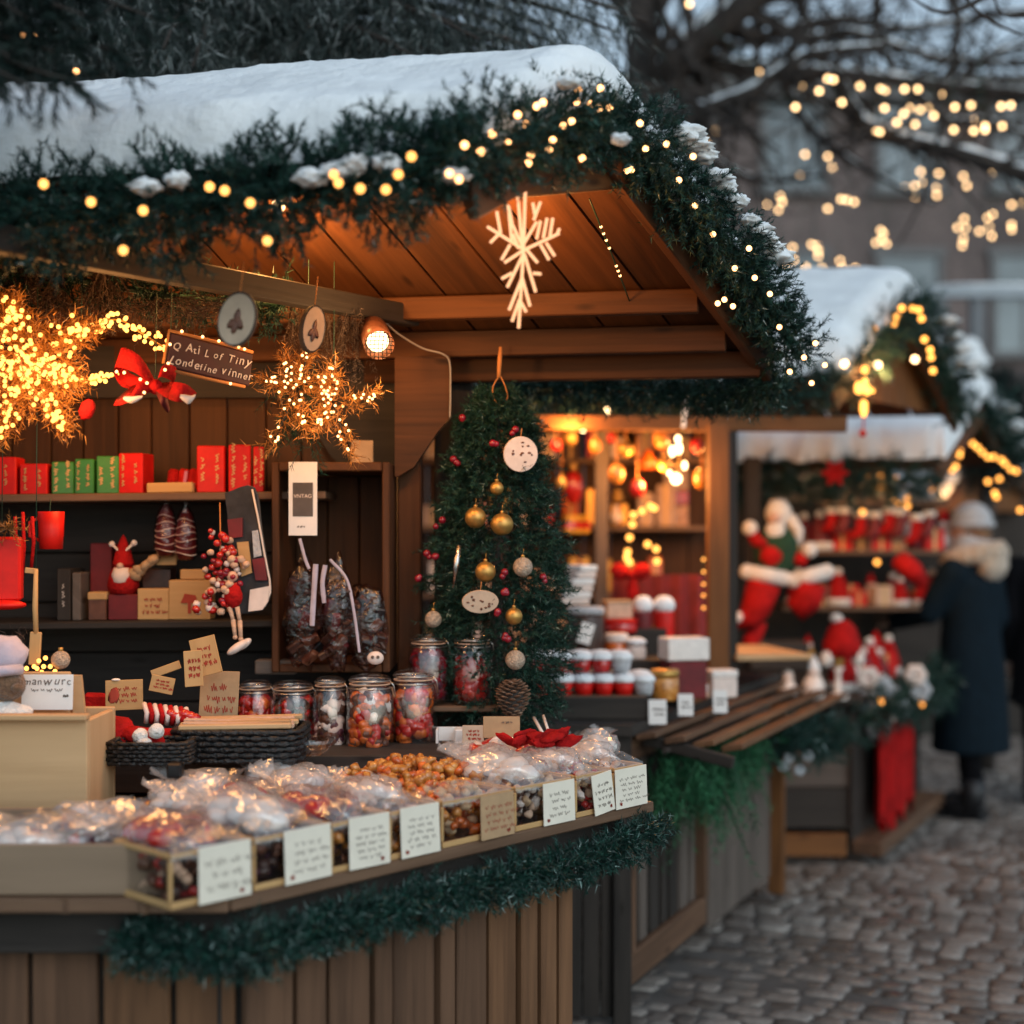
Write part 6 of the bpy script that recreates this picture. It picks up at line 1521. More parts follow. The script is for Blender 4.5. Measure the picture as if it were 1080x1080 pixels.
g2('storage_jar', 'dark brown jar with a white hang tag behind the cups', 'jar', 598, 637, 640, 697, 4.85, [('body', 0, .86, 1, 'chocolate', 'r'), ('lid', .87, 1, 1.05, 'grey_wool', 'r')])
T = [o for o in bpy.data.objects if o.get('label', '').startswith('dark brown jar with a white')][0]
mb = MB(M['card_white']); tf = card_tf(P(618, 668, 4.77), (1, 0, 0)) @ Matrix.Rotation(-.3, 4, 'Z'); mb.box(tf.translation, (.045, .07, .003), tf.to_3x3()); mb.build('hang_tag', T)
T = thing('cloth_stack', 'stack of striped folded cloths on a wooden plate behind the tree', 'cloths', P(610, 640, 5.0))
for k in range(6): mb = MB(M['card_white'] if k % 2 else M['icing']); mb.box(P(606 + 1.6 * k, 634 - 7 * k, 5.0), (.10 - .006 * k, .10, .021), rot(0, 0, .1 * k), .007); mb.build('cloth', T)
mb = MB(M['tag_wood']); mb.lathe([(0, 0), (.085, 0), (.09, .012), (0, .012)], Matrix.Translation(P(612, 642, 5.0) - V((0, 0, .02))), 20); mb.build('plate', T)
g2('preserve_jar', 'orange preserve jar with white cap, left of its twin', 'jar', 638, 662, 668, 697, 4.9, [('body', 0, .68, 1, 'candy_orange', 'r'), ('cap', .69, 1, 1.05, 'icing', 'r')], 'preserve jars of the second stall')
g2('preserve_jar', 'pink preserve jar with white cap right of the orange one', 'jar', 660, 681, 672, 697, 4.88, [('body', 0, .6, 1, 'icing', 'r'), ('cap', .61, 1, 1.08, 'snow', 'd')], 'preserve jars of the second stall')
g2('cap_jar', 'left of two tall pink jars with white domed caps', 'jar', 669, 688, 628, 672, 5.1, [('body', 0, .62, 1, 'dark_red', 'r'), ('cap', .55, 1, 1.1, 'snow', 'd')], 'tall jars of the second stall')
g2('cap_jar', 'right of two tall pink jars with white domed caps', 'jar', 690, 711, 628, 672, 5.1, [('body', 0, .62, 1, 'red_paper', 'r'), ('cap', .55, 1, 1.1, 'snow', 'd')], 'tall jars of the second stall')
g2('tan_box', 'tan box above the red tin on the second stall', 'box', 637, 665, 633, 652, 5.1, [('body', 0, .85, 1, 'cookie', 'b'), ('lid', .86, 1, 1.04, 'kraft', 'b')])
g2('red_tin', 'flat bright red tin under the tan box', 'tin', 636, 672, 653, 667, 5.08, [('body', 0, .75, 1, 'candy_red', 'r'), ('lid', .76, 1, 1.03, 'red_paper', 'r')])
g2('gift_box', 'dark red gift box with a big white lid on the second stall counter', 'gift box', 698, 744, 672, 736, 4.75, [('body', 0, .62, .9, 'dark_red', 'b'), ('lid', .63, 1, 1, 'candy_white', 'b')])
g2('honey_jar', 'squat amber jar with a golden lid in front of the white-lidded box', 'jar', 686, 716, 706, 738, 4.6, [('body', 0, .75, 1, 'caramel', 'r'), ('lid', .76, 1, 1.04, 'gold', 'r')])
g2('pink_box', 'pale pink box at the right end of the second stall counter', 'box', 747, 775, 706, 735, 4.9, [('body', 0, .72, 1, 'icing', 'b'), ('lid', .73, 1, 1.05, 'candy_white', 'b')])
for i, (a, c, t, b_, Y, lb) in enumerate(((684, 703, 738, 764, 4.40, 'beside the cake tray'), (715, 731, 732, 755, 4.55, 'in front of the white-lidded box'), (752, 767, 728, 752, 4.72, 'nearest the orange post'))):
    T = thing('price_sign', 'small grey-white price sign on the second counter, ' + lb, 'price sign', P((a + c) / 2, b_, Y)); tf = card_tf(P((a + c) / 2, (t + b_) / 2, Y), (1, 0, 0), .15)
    mb = MB(M['card_white']); mb.box(tf.translation, ((c - a) / F * Y, (b_ - t) / F * Y, .004), tf.to_3x3()); mb.build('board', T); mb = MB(M['ink']); scribble(mb, tf @ Matrix.Translation((0, 0, .003)), .035, .03, 2, i, .002); mb.build('writing', T)
g2('biscuit', 'round pale biscuit stack between price sign and pink box', 'biscuits', 733, 748, 722, 736, 4.8, [('lower', 0, .45, 1, 'cookie', 'r'), ('upper', .46, 1, .9, 'icing', 'r')])
mb = MB(M['pine_wood']); mb.box((pxx(792, 5.6), 5.6, 1.03), (.30, .5, .02), rot(0, 0, .2)); mb.build('inner_counter', S2)
# interior goods on the back shelves and on the wall
gi = 'goods on the back wall of the second stall'
g2('red_lantern', 'red paper lantern hanging inside the second stall near the tree', 'lantern', 594, 615, 488, 532, 5.9, [('shade', 0, .8, 1, 'candy_red', 'd'), ('cap', .8, 1, .4, 'gold', 'r')])
g2('biscuit_tin', 'yellow tin with a red front inside the second stall', 'tin', 594, 620, 540, 563, 5.9, [('body', 0, .85, 1, 'candy_yellow', 'b'), ('band', .2, .6, 1.02, 'candy_red', 'b')])
g2('vase', 'slim white vase on the back shelf of the second stall', 'vase', 643, 656, 533, 552, 6.2, [('body', 0, .7, 1, 'icing', 'd'), ('neck', .6, 1, .4, 'icing', 'r')])
g2('brass_pot', 'brass pot above the white vase in the second stall', 'pot', 643, 658, 517, 530, 6.2, [('body', 0, .8, 1, 'gold', 'd'), ('rim', .75, 1, .7, 'gold', 'r')])
T = thing('wall_banner', 'cream, red and orange banner on the back wall of the second stall', 'banner', P(712, 562, 6.5))
for nm, t, b_, m in (('upper_band', 492, 517, 'cookie'), ('middle_band', 518, 532, 'candy_red'), ('lower_band', 533, 560, 'caramel')): mb = MB(M[m]); mb.box(P(713, (t + b_) / 2, 6.50), (26 / F * 6.5, .012, (b_ - t) / F * 6.5)); mb.build(nm, T)
T = thing('red_rosette', 'big red fabric bow on the dark red cloth inside the second stall', 'bow', P(665, 625, 5.6)); 
for c, r in ((654, 0), (676, 1)): mb = MB(M['red_cloth']); mb.ball(P(c, 603, 5.6), (.04, .025, .032), 12, 8, rot(0, .4 - .8 * r, 0), wob=.3); mb.build('loop', T)
mb = MB(M['red_cloth']); mb.ball(P(665, 606, 5.57), .018, 10, 7); mb.ball(P(667, 622, 5.6), (.025, .015, .05), 10, 7, wob=.3); mb.build('knot', T)
mb = MB(M['dark_red']); i0 = 0; nn = 16
for i in range(nn + 1):
    x = 645 + 103 * i / nn; dy = .02 * math.sin(i * 2.1); a, c = P(x, 606, 5.8 + dy), P(x, 690, 5.8 + dy * 1.4); mb.v += [a, c]
    if i: mb.face([2 * i - 2, 2 * i - 1, 2 * i + 1, 2 * i], None, True)
solo(mb, 'drape', 'dark red drape behind the jars of the second stall', 'drape')
rg = random.Random(31)
cols_ = [('red', 'candy_red'), ('brown', 'candy_brown'), ('orange', 'candy_orange'), ('pale', 'icing'), ('golden', 'gold'), ('dark', 'chocolate'), ('tan', 'cookie')]
bt = {}
for nm, m in cols_:
    t = thing('parcel', 'small %s parcel on the back shelves of the second stall' % nm, 'parcel', (0, 0, 0), 0, '%s parcels of the second stall' % nm)
    mb = MB(M[m]); mb.box((0, 0, .05), (.08, .07, .10), None, .006); mb.build('carton', t); mb = MB(M['gold_print'] if nm != 'golden' else M['dark_red']); mb.box((0, 0, .05), (.014, .073, .103), None, .001); mb.build('ribbon', t); bt[nm] = [t, 0]
for z in (1.00, 1.232, 1.532, 1.832):
    x = -.55
    while x < .78:
        if rg.random() < .97:
            nm = rg.choice(cols_)[0]; t, k = bt[nm]; s = (rg.uniform(.7, 1.3), 1, rg.uniform(.6, 1.9)); loc = V((x, 6.41, z))
            if not k: t.location = loc; t.scale = s; bt[nm][1] = 1
            else: dup(t, loc, rg.uniform(-.2, .2), s=s)
        x += rg.uniform(.085, .12)
for nm, (t, k) in bt.items():
    if not k:
        t.location = (rg.uniform(0, .8), 6.36, 1.232)
# hanging ornaments in the openings of the second and third stalls
rg = random.Random(41)
def bauble(px, py, Y, r, m, label, group, top):
    T = thing('hanging_bauble', label, 'ornament', P(px, py, Y), 0, group); c = P(px, py, Y)
    mb = MB(M[m]); mb.ball(c, (r, r, r * rg.choice((1, 1, 1.3))), 14, 9); mb.build('ball', T)
    mb = MB(M['gold']); mb.tube([c + V((0, 0, r)), c + V((0, 0, r + .012))], r * .25, 7); mb.build('cap', T)
    mb = MB(M['twine']); mb.tube([c + V((0, 0, r + .012)), V((c.x, Y, top))], .002, 4); mb.build('string', T)
for k, (px, py) in enumerate(((586, 470), (602, 462), (628, 470), (645, 462), (660, 474), (697, 462), (735, 470), (592, 510), (650, 500), (672, 515), (700, 490), (740, 505))):
    m, nm = (('candy_red', 'red'), ('gold', 'golden'), ('caramel', 'amber'))[k % 3]
    bauble(px, py, 5.5 + .1 * rg.random(), rg.uniform(.022, .034), m, '%s bauble hanging under the orange beam of the second stall' % nm, '%s baubles in the second stall' % nm, 1.92)
# lights of the second stall
def hang_bulb(px, py, Y, r, label, top=440):
    T = thing('hanging_bulb', label, 'bulb', P(px, py, Y), 0, 'bulbs hanging in the second stall')
    mb = MB(M['lamp_glow']); mb.ball(P(px, py, Y), r, 12, 8); mb.build('glass', T); mb = MB(M['dark_metal']); mb.tube([P(px, py, Y) + V((0, 0, r)), P(px, py, Y) + V((0, 0, r + .03))], r * .5, 8); mb.tube([P(px, py, Y) + V((0, 0, r + .03)), V((P(px, py, Y).x, Y, 2.15))], .003, 5); mb.build('cord', T)
hang_bulb(572, 444, 5.55, .016, 'round glowing bulb at the left just above the cookie ornament'); hang_bulb(615, 451, 5.55, .016, 'round glowing bulb second from left in the second stall'); hang_bulb(640, 433, 5.6, .010, 'small glowing bulb half hidden by the eave garland'); hang_bulb(683, 489, 5.8, .018, 'glowing bulb in an orange shade in the middle of the second stall')
mb = MB(M['candy_orange']); mb.lathe([(.012, .05), (.035, -.005), (.036, -.03), (.033, -.03), (.032, -.005), (.008, .048)], Matrix.Translation(P(683, 487, 5.8)), 16); T = [o for o in bpy.data.objects if o.get('label', '').startswith('glowing bulb in an orange')][0]; mb.build('shade', T)
T = thing('light_pendant', 'cluster of glowing glass drops on a white ribbon in the second stall', 'light ornament', P(714, 520, 5.2))
for (x, y, r, k) in ((715, 463, .010, 1.3), (716, 473, .012, 1.7), (709, 476, .011, 1.8), (722, 491, .009, 1.7), (706, 499, .008, 1.4), (713, 505, .020, 1)):
    mb = MB(M['bulb_far']); mb.ball(P(x, y, 5.2), (r, r, r * k), 10, 8); mb.build('bulb', T)
mb = MB(M['card_white']); mb.box(P(722, 434, 5.2), (.014, .004, .12), rot(0, .08, 0)); mb.build('ribbon', T); mb = MB(M['gold']); mb.tube([P(721, 450, 5.2), P(714, 500, 5.2)], .003, 5); mb.tube([P(706, 492, 5.2), P(722, 488, 5.2)], .003, 5); mb.build('wire', T)
ch = [(686, 534), (677, 539), (668, 543), (667, 553), (664, 567), (662, 582), (664, 593), (683, 574), (692, 579), (693, 592), (690, 536), (661, 588)]
lights('light_chain', 'hooked chain of golden lights hanging inside the second stall', 'fairy lights', [P(x, y, 5.7) for x, y in ch], 'd', cord=[[P(x, y, 5.7) for x, y in ch[:7]], [P(x, y, 5.7) for x, y in ch[7:10]]], group='fairy lights on the far stalls')
lights('light_chain', 'pinkish lights running down beside the orange post of the second stall', 'fairy lights', [P(742, y, 5.35) for y in (590, 603, 616, 628, 641)], 'g', cord=[[P(742, 585, 5.35), P(742, 645, 5.35)]], group='fairy lights on the far stalls')
lamp(P(600, 455, 5.4), 6, .05, (1, .40, .10)); lamp(P(690, 505, 5.5), 8, .05, (1, .40, .10)); lamp(P(735, 480, 5.7), 5, .05, (1, .40, .10)); lamp(P(714, 500, 5.05), 3, .05, (1, .45, .13)); lamp(P(925, 398, 5.55), 8, .05, (1, .5, .17))
# ================================================================== third stall
S3 = thing('market_stall', 'third market stall with plush dolls and a dark counter beside the lane', 'market stall', (1.7, 7.2, 0))
R3, B3, C3 = P(1030, 424, 7.5), P(985, 492, 6.75), P(1066, 488, 8.1)
n3 = hut_roof(S3, R3, B3, C3, (-1.3, .3, 0), (-1.25, .25, .0), (-1.3, .3, 0), 9, .02, 9, gable=False, snow=.13)
gar('fir_garland', 'dark fir garland under the snowy eave of the third stall', [B3 + V((.02, -.03, -.06)), B3 + V((-.5, .08, -.07)), B3 + V((-1.0, .2, -.07))], .10, 380, .04, .0055, 45, sl=.09, per=20)
gar('fir_garland', 'snowy fir garland on the right slope of the third stall', [R3 + n3 * .05, C3 + n3 * .05], .09, 320, .04, .0055, 46, sl=.09, per=18, snow=[(R3.lerp(C3, t) + n3 * .06 + V((.05, 0, .05)), .06) for t in (.2, .5, .8)])
K3 = V((1.55, 6.37, 0)); E3 = V((2.2, 7.6, 0)); w3 = (E3 - K3).normalized(); m3 = V((w3.y, -w3.x, 0))
mb = MB(M['dark_wood']); L3 = (E3 - K3).length
mb.prism([(p[0], p[1]) for p in (K3 + m3 * .02 - w3 * .02, E3 + m3 * .02, V((1.9, 7.9, 0)), V((.85, 7.9, 0)), V((.85, 6.35, 0)))], .735, .765); mb.build('counter_top', S3)
mb = MB(M['dark_wood'], M['grey_wood'])
for k in range(3): mb.use(M['dark_wood'] if k != 1 else M['grey_wood']); mb.box((1.33, 6.42, .26 + k * .185), (.40, .02, .18))
mb.beam(K3 - m3 * .03 + V((0, 0, .42)), E3 - m3 * .03 + V((0, 0, .42)), .02, .62); mb.build('counter_boards', S3)
mb = MB(M['lamplit_wood']); mb.box((1.345, 6.385, .10), (.31, .03, .10)); mb.build('kick_board', S3)
mb = MB(M['front_wood_grey']); mb.beam(K3 + m3 * .04 + V((0, 0, .09)), E3 + m3 * .04 + V((0, 0, .09)), .14, .07, b=.01); mb.build('plinth', S3)
mb = MB(M['dark_wood']); mb.box((1.55, 8.0, 1.1), (1.2, .03, 2.2)); mb.build('back_wall', S3)
mb = MB(M['dark_wood'])
for k in range(11): mb.box((1.02, 6.72 + k * .12, 1.05), (.02, .117, 2.0))
mb.build('side_wall', S3)
mb = MB(M['dark_wood']); mb.box((pxx(793, 6.6), 6.6, 1.2), (.07, .07, 1.3)); mb.build('post', S3)
mb = MB(M['slice_wood']); mb.box(P(848, 523, 6.9), (.42, .03, .05)); mb.build('sign_beam', S3)
mb = MB(M['deck_wood'])
for y in (582, 640): mb.box(P(920, y, 7.6), (1.0, .30, .022))
mb.beam(P(862, 530, 7.42), P(1000, 530, 7.42), .03, .03)
mb.build('shelf', S3)
mb = MB(M['red_cloth'])
for k in range(6): a = k * 1.047; mb.ball(P(880, 499, 6.6) + V((math.cos(a) * .035, -.01, math.sin(a) * .035)), (.032, .01, .014), 9, 6, rot(0, -a, 0))
solo(mb, 'poinsettia', 'red cloth flower pinned under the third stall eave', 'flower')
# plush doll
T = thing('plush_doll', 'big plush doll with white beard, green vest and red boots on the third stall', 'plush doll', P(822, 690, 6.35)); Y = 6.35
mb = MB(M['white_fluff']); mb.ball(P(821, 541, Y), (.058, .05, .06), 14, 10, wob=.15); mb.ball(P(818, 560, Y - .03), (.045, .03, .05), 12, 8, wob=.2); mb.tube([P(832, 545, Y), P(842, 560, Y), P(841, 575, Y)], [.03, .025, .02], 8); mb.build('hair_and_beard', T)
mb = MB(M['skin']); mb.ball(P(817, 547, Y - .04), (.030, .024, .026), 12, 8); mb.ball(P(816, 549, Y - .066), .009); mb.build('face', T)
mb = MB(M['green_paper']); mb.use(mat('green_felt', (.012, .045, .022), rough=.95, var=.3, scale=40)); mb.ball(P(819, 582, Y), (.10, .07, .12), 16, 11, wob=.1); mb.build('vest', T)
mb = MB(M['red_cloth']); mb.ball(P(814, 586, Y - .035), (.055, .045, .05), 14, 9, wob=.1); mb.build('tunic_front', T)
for pts, c in (([(808, 575), (797, 570), (793, 560)], (791, 557)), ([(838, 588), (850, 592)], (854, 580))):
    mb = MB(M['red_cloth']); mb.tube([P(x, y, Y - .03) for x, y in pts], .028, 9); mb.build('sleeve', T); mb = MB(M['white_fluff']); mb.ball(P(*c, Y - .04), .034, 12, 8, wob=.1); mb.build('mitten', T)
for cuff, boot in ((((788, 603), (826, 610)), [(806, 615), (798, 640), (790, 652), (777, 658)]), (((837, 612), (872, 603)), [(855, 615), (852, 632), (838, 645)])):
    mb = MB(M['red_cloth']); mb.tube([P(x, y, Y - .04) for x, y in boot], [.075, .068, .055, .03][:len(boot)], 12); mb.build('boot', T)
    mb = MB(M['white_fluff']); mb.tube([P(*cuff[0], Y - .06), P(*cuff[1], Y - .06)], [.034, .034], 10); mb.ball(P(*cuff[0], Y - .06), .034); mb.ball(P(*cuff[1], Y - .06), .034); mb.build('cuff', T)
mb = MB(M['white_fluff']); mb.ball(P(777, 651, Y - .06), (.032, .03, .026), 10, 7); mb.build('bobble', T)
mb = MB(M['red_cloth']); mb.tube([P(800, 655, Y), P(793, 675, Y), P(788, 690, Y)], .04, 9); mb.build('trouser', T)
mb = MB(M['dark_wood']); mb.box(P(818, 690, 6.42), (.26, .2, .12)); solo(mb, 'wooden_block', 'dark block the plush doll sits on at the third stall', 'block')
def figure(px, py0, py1, Y, label, body, hat, s=1.0):
    h = (py1 - py0) / F * Y; b = P(px, py1, Y); T = thing('small_figure', label, 'figurine', b, 0, 'small figures on the third stall')
    mb = MB(M[body]); mb.lathe([(0, 0), (h * .25 * s, 0), (h * .26 * s, h * .3), (h * .16 * s, h * .5), (0, h * .52)], Matrix.Translation(b), 14); mb.build('body', T)
    mb = MB(M['icing']); mb.ball(b + V((0, -.01, h * .6)), (h * .15, h * .14, h * .13), 12, 8); mb.build('head', T)
    mb = MB(M[hat]); mb.lathe([(h * .17 * s, h * .66), (h * .15, h * .72), (h * .06, h * .9), (0, h)], Matrix.Translation(b), 12); mb.build('cap', T)
figure(831, 700, 736, 6.36, 'little white snowman figure at the left of the third stall shelf', 'candy_white', 'icing'); figure(858, 690, 736, 6.36, 'stacked white figure in the middle of the third stall shelf', 'candy_white', 'snow'); figure(852, 668, 700, 6.5, 'small figure in a red cap behind the stacked white one', 'candy_yellow', 'red_cloth')
T = thing('candle_holder', 'white candle holder under a round red hat on the third stall', 'candle holder', P(884, 737, 6.38)); b = P(884, 737, 6.38)
mb = MB(M['candy_white']); mb.lathe([(0, 0), (.05, 0), (.045, .015), (.014, .03), (.012, .12), (.03, .14), (0, .145)], Matrix.Translation(b), 16); mb.build('stem', T)
mb = MB(M['gold']); mb.ball(b + V((0, 0, .17)), (.03, .03, .028), 12, 8); mb.build('cup', T)
T = thing('red_hat', 'round bright red felt hat with white trim above the candle holder', 'hat', P(888, 690, 6.4))
mb = MB(M['red_cloth']); mb.lathe([(.085, 0), (.085, .06), (.06, .13), (.03, .16), (0, .165)], Matrix.Translation(P(888, 692, 6.4)), 18); mb.build('crown', T)
for x in (872, 905): mb = MB(M['white_fluff']); mb.ball(P(x, 695, 6.36), (.03, .03, .036), 12, 8, wob=.1); mb.build('bobble', T)
mb = MB(M['white_fluff']); mb.ball(P(882, 652, 6.4), (.03, .028, .022), 10, 7, wob=.1); mb.build('trim', T)
rg = random.Random(77)
def proto3(kind, colour, m, label):
    t = thing('shelf_' + kind, label, kind, (0, 0, 0), 0, '%s %ss on the third stall' % (colour, kind)); mb = MB(M[m])
    if kind == 'hat':
        mb.lathe([(.055, 0), (.055, .05), (.042, .10), (.02, .15), (0, .165)], None, 16); mb.build('crown', t); mb = MB(M['white_fluff']); mb.lathe([(.05, -.002), (.064, .008), (.064, .03), (.05, .038)], None, 16); mb.build('trim', t); mb = MB(M['white_fluff']); mb.ball((.0, 0, .165), .02, 10, 7); mb.build('bobble', t)
    elif kind == 'box':
        mb.box((0, 0, .05), (.10, .08, .10), None, .006); mb.build('carton', t); mb = MB(M['gold_print']); mb.box((0, 0, .0505), (.018, .083, .103), None, .001); mb.build('ribbon', t)
    elif kind == 'doll':
        mb.lathe([(0, 0), (.05, 0), (.055, .04), (.035, .09), (0, .10)], None, 14); mb.build('body', t); mb = MB(M['icing']); mb.ball((0, -.006, .115), (.03, .03, .03), 12, 8); mb.build('head', t); mb = MB(M['red_cloth']); mb.lathe([(.033, .125), (.026, .15), (.01, .185), (0, .20)], None, 12); mb.build('cap', t)
    elif kind == 'stocking':
        mb.tube([V((0, 0, 0)), V((0, 0, -.07)), V((-.012, 0, -.11)), V((-.05, 0, -.125))], [.03, .03, .032, .022], 10); mb.ball((-.05, 0, -.125), .022, 9, 6); mb.build('sock', t); mb = MB(M['white_fluff']); mb.tube([V((0, 0, .012)), V((0, 0, -.02))], .037, 10); mb.build('cuff', t)
    return [t, 0]
p3 = [proto3('hat', 'red', 'red_cloth', 'red felt hat with white trim on the shelves of the third stall'), proto3('hat', 'dark red', 'dark_red', 'dark red felt hat with white trim on the shelves of the third stall'),
      proto3('box', 'red', 'red_paper', 'red gift box with a ribbon on the third stall'), proto3('box', 'brown', 'candy_brown', 'brown gift box with a ribbon on the third stall'), proto3('box', 'pale', 'cookie', 'pale gift box with a ribbon on the third stall'),
      proto3('doll', 'white', 'candy_white', 'white doll with a red cap on the third stall'), proto3('doll', 'dark', 'dark_red', 'dark red doll with a red cap on the third stall'), proto3('stocking', 'red', 'red_cloth', 'red stocking with white cuff hanging in the third stall'), proto3('stocking', 'dark red', 'dark_red', 'dark red stocking with white cuff hanging in the third stall')]
def put3(k, loc, rz, s):
    t = p3[k]
    if not t[1]: t[1] = 1; t[0].location = loc; t[0].rotation_euler = (0, 0, rz); t[0].scale = (s, s, s)
    else: dup(t[0], loc, rz, s=s)
for zpy in (582, 640):
    z = P(0, zpy, 7.6).z + .0115
    for yy, st in ((7.52, 0), (7.64, 6)):
        px = 842 + st
        while px < 1000: put3(rg.choice((0, 1, 2, 2, 3, 4, 5, 6)), V((pxx(px, yy), yy, z)), rg.uniform(-.4, .4), rg.uniform(.75, 1.15)); px += rg.uniform(17, 24)
for px in range(876, 990, 15): put3(7 + (px // 15) % 2, P(px + rg.uniform(-3, 3), 541 + rg.uniform(-4, 4), 7.42), rg.uniform(-.6, .6), rg.uniform(.8, 1.1))
px = 925
for k, (X, Y) in enumerate([(K3.x - m3.x * .12 + w3.x * q, K3.y - m3.y * .12 + w3.y * q) for q in (.2, .32, .45, .58, .7, .83, .97, 1.1)]): put3((0, 5, 2, 1, 0, 6, 2, 0)[k], V((X, Y, .7655)), rg.uniform(-.5, .5), rg.uniform(.9, 1.3))
mb = MB(M['red_cloth']); mb.tube([P(948, 590, 7.2), P(962, 602, 7.15), P(974, 616, 7.15)], [.05, .055, .035], 10); solo(mb, 'red_scarf', 'bright red scarf hanging beside the shopper\'s arm', 'scarf')
mb = MB(M['red_cloth']); nn = 40; base0 = K3 + m3 * .06 + w3 * .15
for i in range(nn + 1):
    t = i / nn; q = base0 + w3 * (.62 * t) + m3 * (.03 * math.sin(i * .9) + .012 * math.sin(i * 2.3)); mb.v += [q + V((0, 0, .70)), q + V((0, 0, .17 + .05 * math.sin(i * 1.3)))]
    if i: mb.face([2 * i - 2, 2 * i - 1, 2 * i + 1, 2 * i], None, True)
solo(mb, 'red_cloth', 'bright red cloth hanging over the front of the third stall', 'cloth')
gar('fir_garland', 'fir garland with pale flowers along the counter of the third stall', [K3 + m3 * .08 + w3 * .0 + V((0, 0, .72)), K3 + m3 * .12 + w3 * .6 + V((0, 0, .70)), E3 + m3 * .1 + V((0, 0, .74))], .075, 340, .04, .005, 47, sl=.10, per=18, group='garlands low on the stalls')
for i, (px, py) in enumerate(((915, 715), (930, 725), (940, 735), (935, 752), (915, 740), (948, 748), (965, 712), (970, 728), (925, 768))):
    mb = MB(M['grey_wool'] if i % 3 else M['icing']); c = P(px, py, 6.5 + .004 * (px - 915))
    for j in range(6): a = j * 1.047; mb.ball(c + V((math.cos(a) * .03, -.01, math.sin(a) * .03)), (.026, .012, .026), 8, 6)
    solo(mb, 'pale_flower', 'pale cloth flower in the garland of the third stall', 'blossom', 'pale flowers on the third stall')
lights('fairy_lights', 'few golden lights in the flowered garland of the third stall', 'fairy lights', [P(930, 739, 6.4), P(972, 744, 6.7), P(925, 593, 7.0)], 'd', group='fairy lights on the far stalls')
lights('fairy_lights', 'golden light cluster hanging in front of the third stall shelves', 'fairy lights', wl([(916, 505), (928, 503), (945, 505), (930, 515), (936, 517), (926, 513), (942, 526), (948, 530), (957, 525), (957, 534), (910, 540)], 7.0), 'd', group='fairy lights on the far stalls')
lamp(P(850, 500, 7.0), 4, .06, (1, .62, .35)); lamp(P(930, 520, 6.9), 4, .05, (1, .5, .2))
# ================================================================== fourth stall
S4 = thing('market_stall', 'farthest dark stall with an arch of golden lights behind the shopper', 'market stall', (3.3, 10.2, 0))
R4, B4, C4 = P(1028, 478, 10.0), P(985, 535, 9.4), P(1095, 512, 10.8)
hut_roof(S4, R4, B4, C4, (-1.2, .5, 0), (-1.2, .5, 0), (-1.2, .5, 0), 8, .02, 12, gable=True, snow=.05)
mb = MB(M['dark_wood']); mb.box((3.35, 11.0, 1.0), (1.5, .6, 1.9)); mb.box((3.35, 10.6, .45), (1.5, .2, .9)); mb.build('body', S4)
lights('fairy_lights', 'arch of golden lights strung above the shopper towards the farthest stall', 'fairy lights', wl([(983, 515), (985, 507), (988, 500), (1004, 496), (1008, 492), (1012, 480), (1012, 476), (1026, 468), (1031, 472), (1036, 477), (1042, 482), (1048, 482), (1056, 485), (1060, 489), (1066, 495), (1072, 497), (1042, 508), (1054, 505), (1076, 538), (1049, 520), (1051, 524)], 7.15), 'd', group='fairy lights on the far stalls')
lamp(P(1030, 520, 9.3), 6, .06, (1, .5, .18))
T = thing('snowy_shrub', 'snow-laden rounded shrub right of the third stall roof', 'shrub', P(1045, 600, 9.0))
rng = np.random.default_rng(9); n = 900; d = nrm(rng.normal(size=(n, 3))); c = np.array(P(1042, 455, 9.0)); o = c + d * np.array([.22, .22, .36]) * (.4 + .6 * rng.random((n, 1)))
Vv, tn = sprigs(o, d, .12, 16, .05, .008, 10); raw_tris('foliage', Vv, tn, M['fir_dark'], T)
mb = MB(M['snow'])
for x, y, r in ((1015, 395, .10), (1028, 410, .12), (1045, 425, .10), (1055, 445, .08), (1062, 465, .06)): mb.ball(P(x, y, 8.9), (r, r, r * .7), 12, 8, wob=.3, seed=x)
mb.build('snow_load', T)
mb = MB(M['bark']); mb.tube([V((c[0], 9.0, 0)), V(c)], .05, 8); mb.build('stem', T)
# ================================================================== people
def remeshed(mb, name, parent, m, voxel=.014, it=3):
    o = mb.build(name, parent); md = o.modifiers.new('remesh', 'REMESH'); md.mode = 'VOXEL'; md.voxel_size = voxel; md.use_smooth_shade = True
    s = o.modifiers.new('smooth', 'SMOOTH'); s.iterations = it; s.factor = .5
    me = bpy.data.meshes.new_from_object(o.evaluated_get(bpy.context.evaluated_depsgraph_get())); o.modifiers.clear(); old = o.data; o.data = me; bpy.data.meshes.remove(old)
    me.materials.clear(); me.materials.append(m); me.name = name; return o
def limb(mb, pts, rs):
    mb.tube(pts, rs, 12)
    for p, r in zip(pts, rs): mb.ball(p, r * .99, 12, 8)
def oval(mb, secs, n=22):
    i0 = len(mb.v)
    for (cx_, cy_, z, rx, ry) in secs:
        for j in range(n): a = 2 * PI * j / n; mb.v.append(V((cx_ + rx * math.cos(a), cy_ + ry * math.sin(a), z)))
    for i in range(len(secs) - 1):
        for j in range(n): q = (j + 1) % n; mb.face([i0 + i * n + j, i0 + i * n + q, i0 + (i + 1) * n + q, i0 + (i + 1) * n + j], None, True)
    mb.face([i0 + j for j in range(n)][::-1]); mb.face([i0 + (len(secs) - 1) * n + j for j in range(n)])
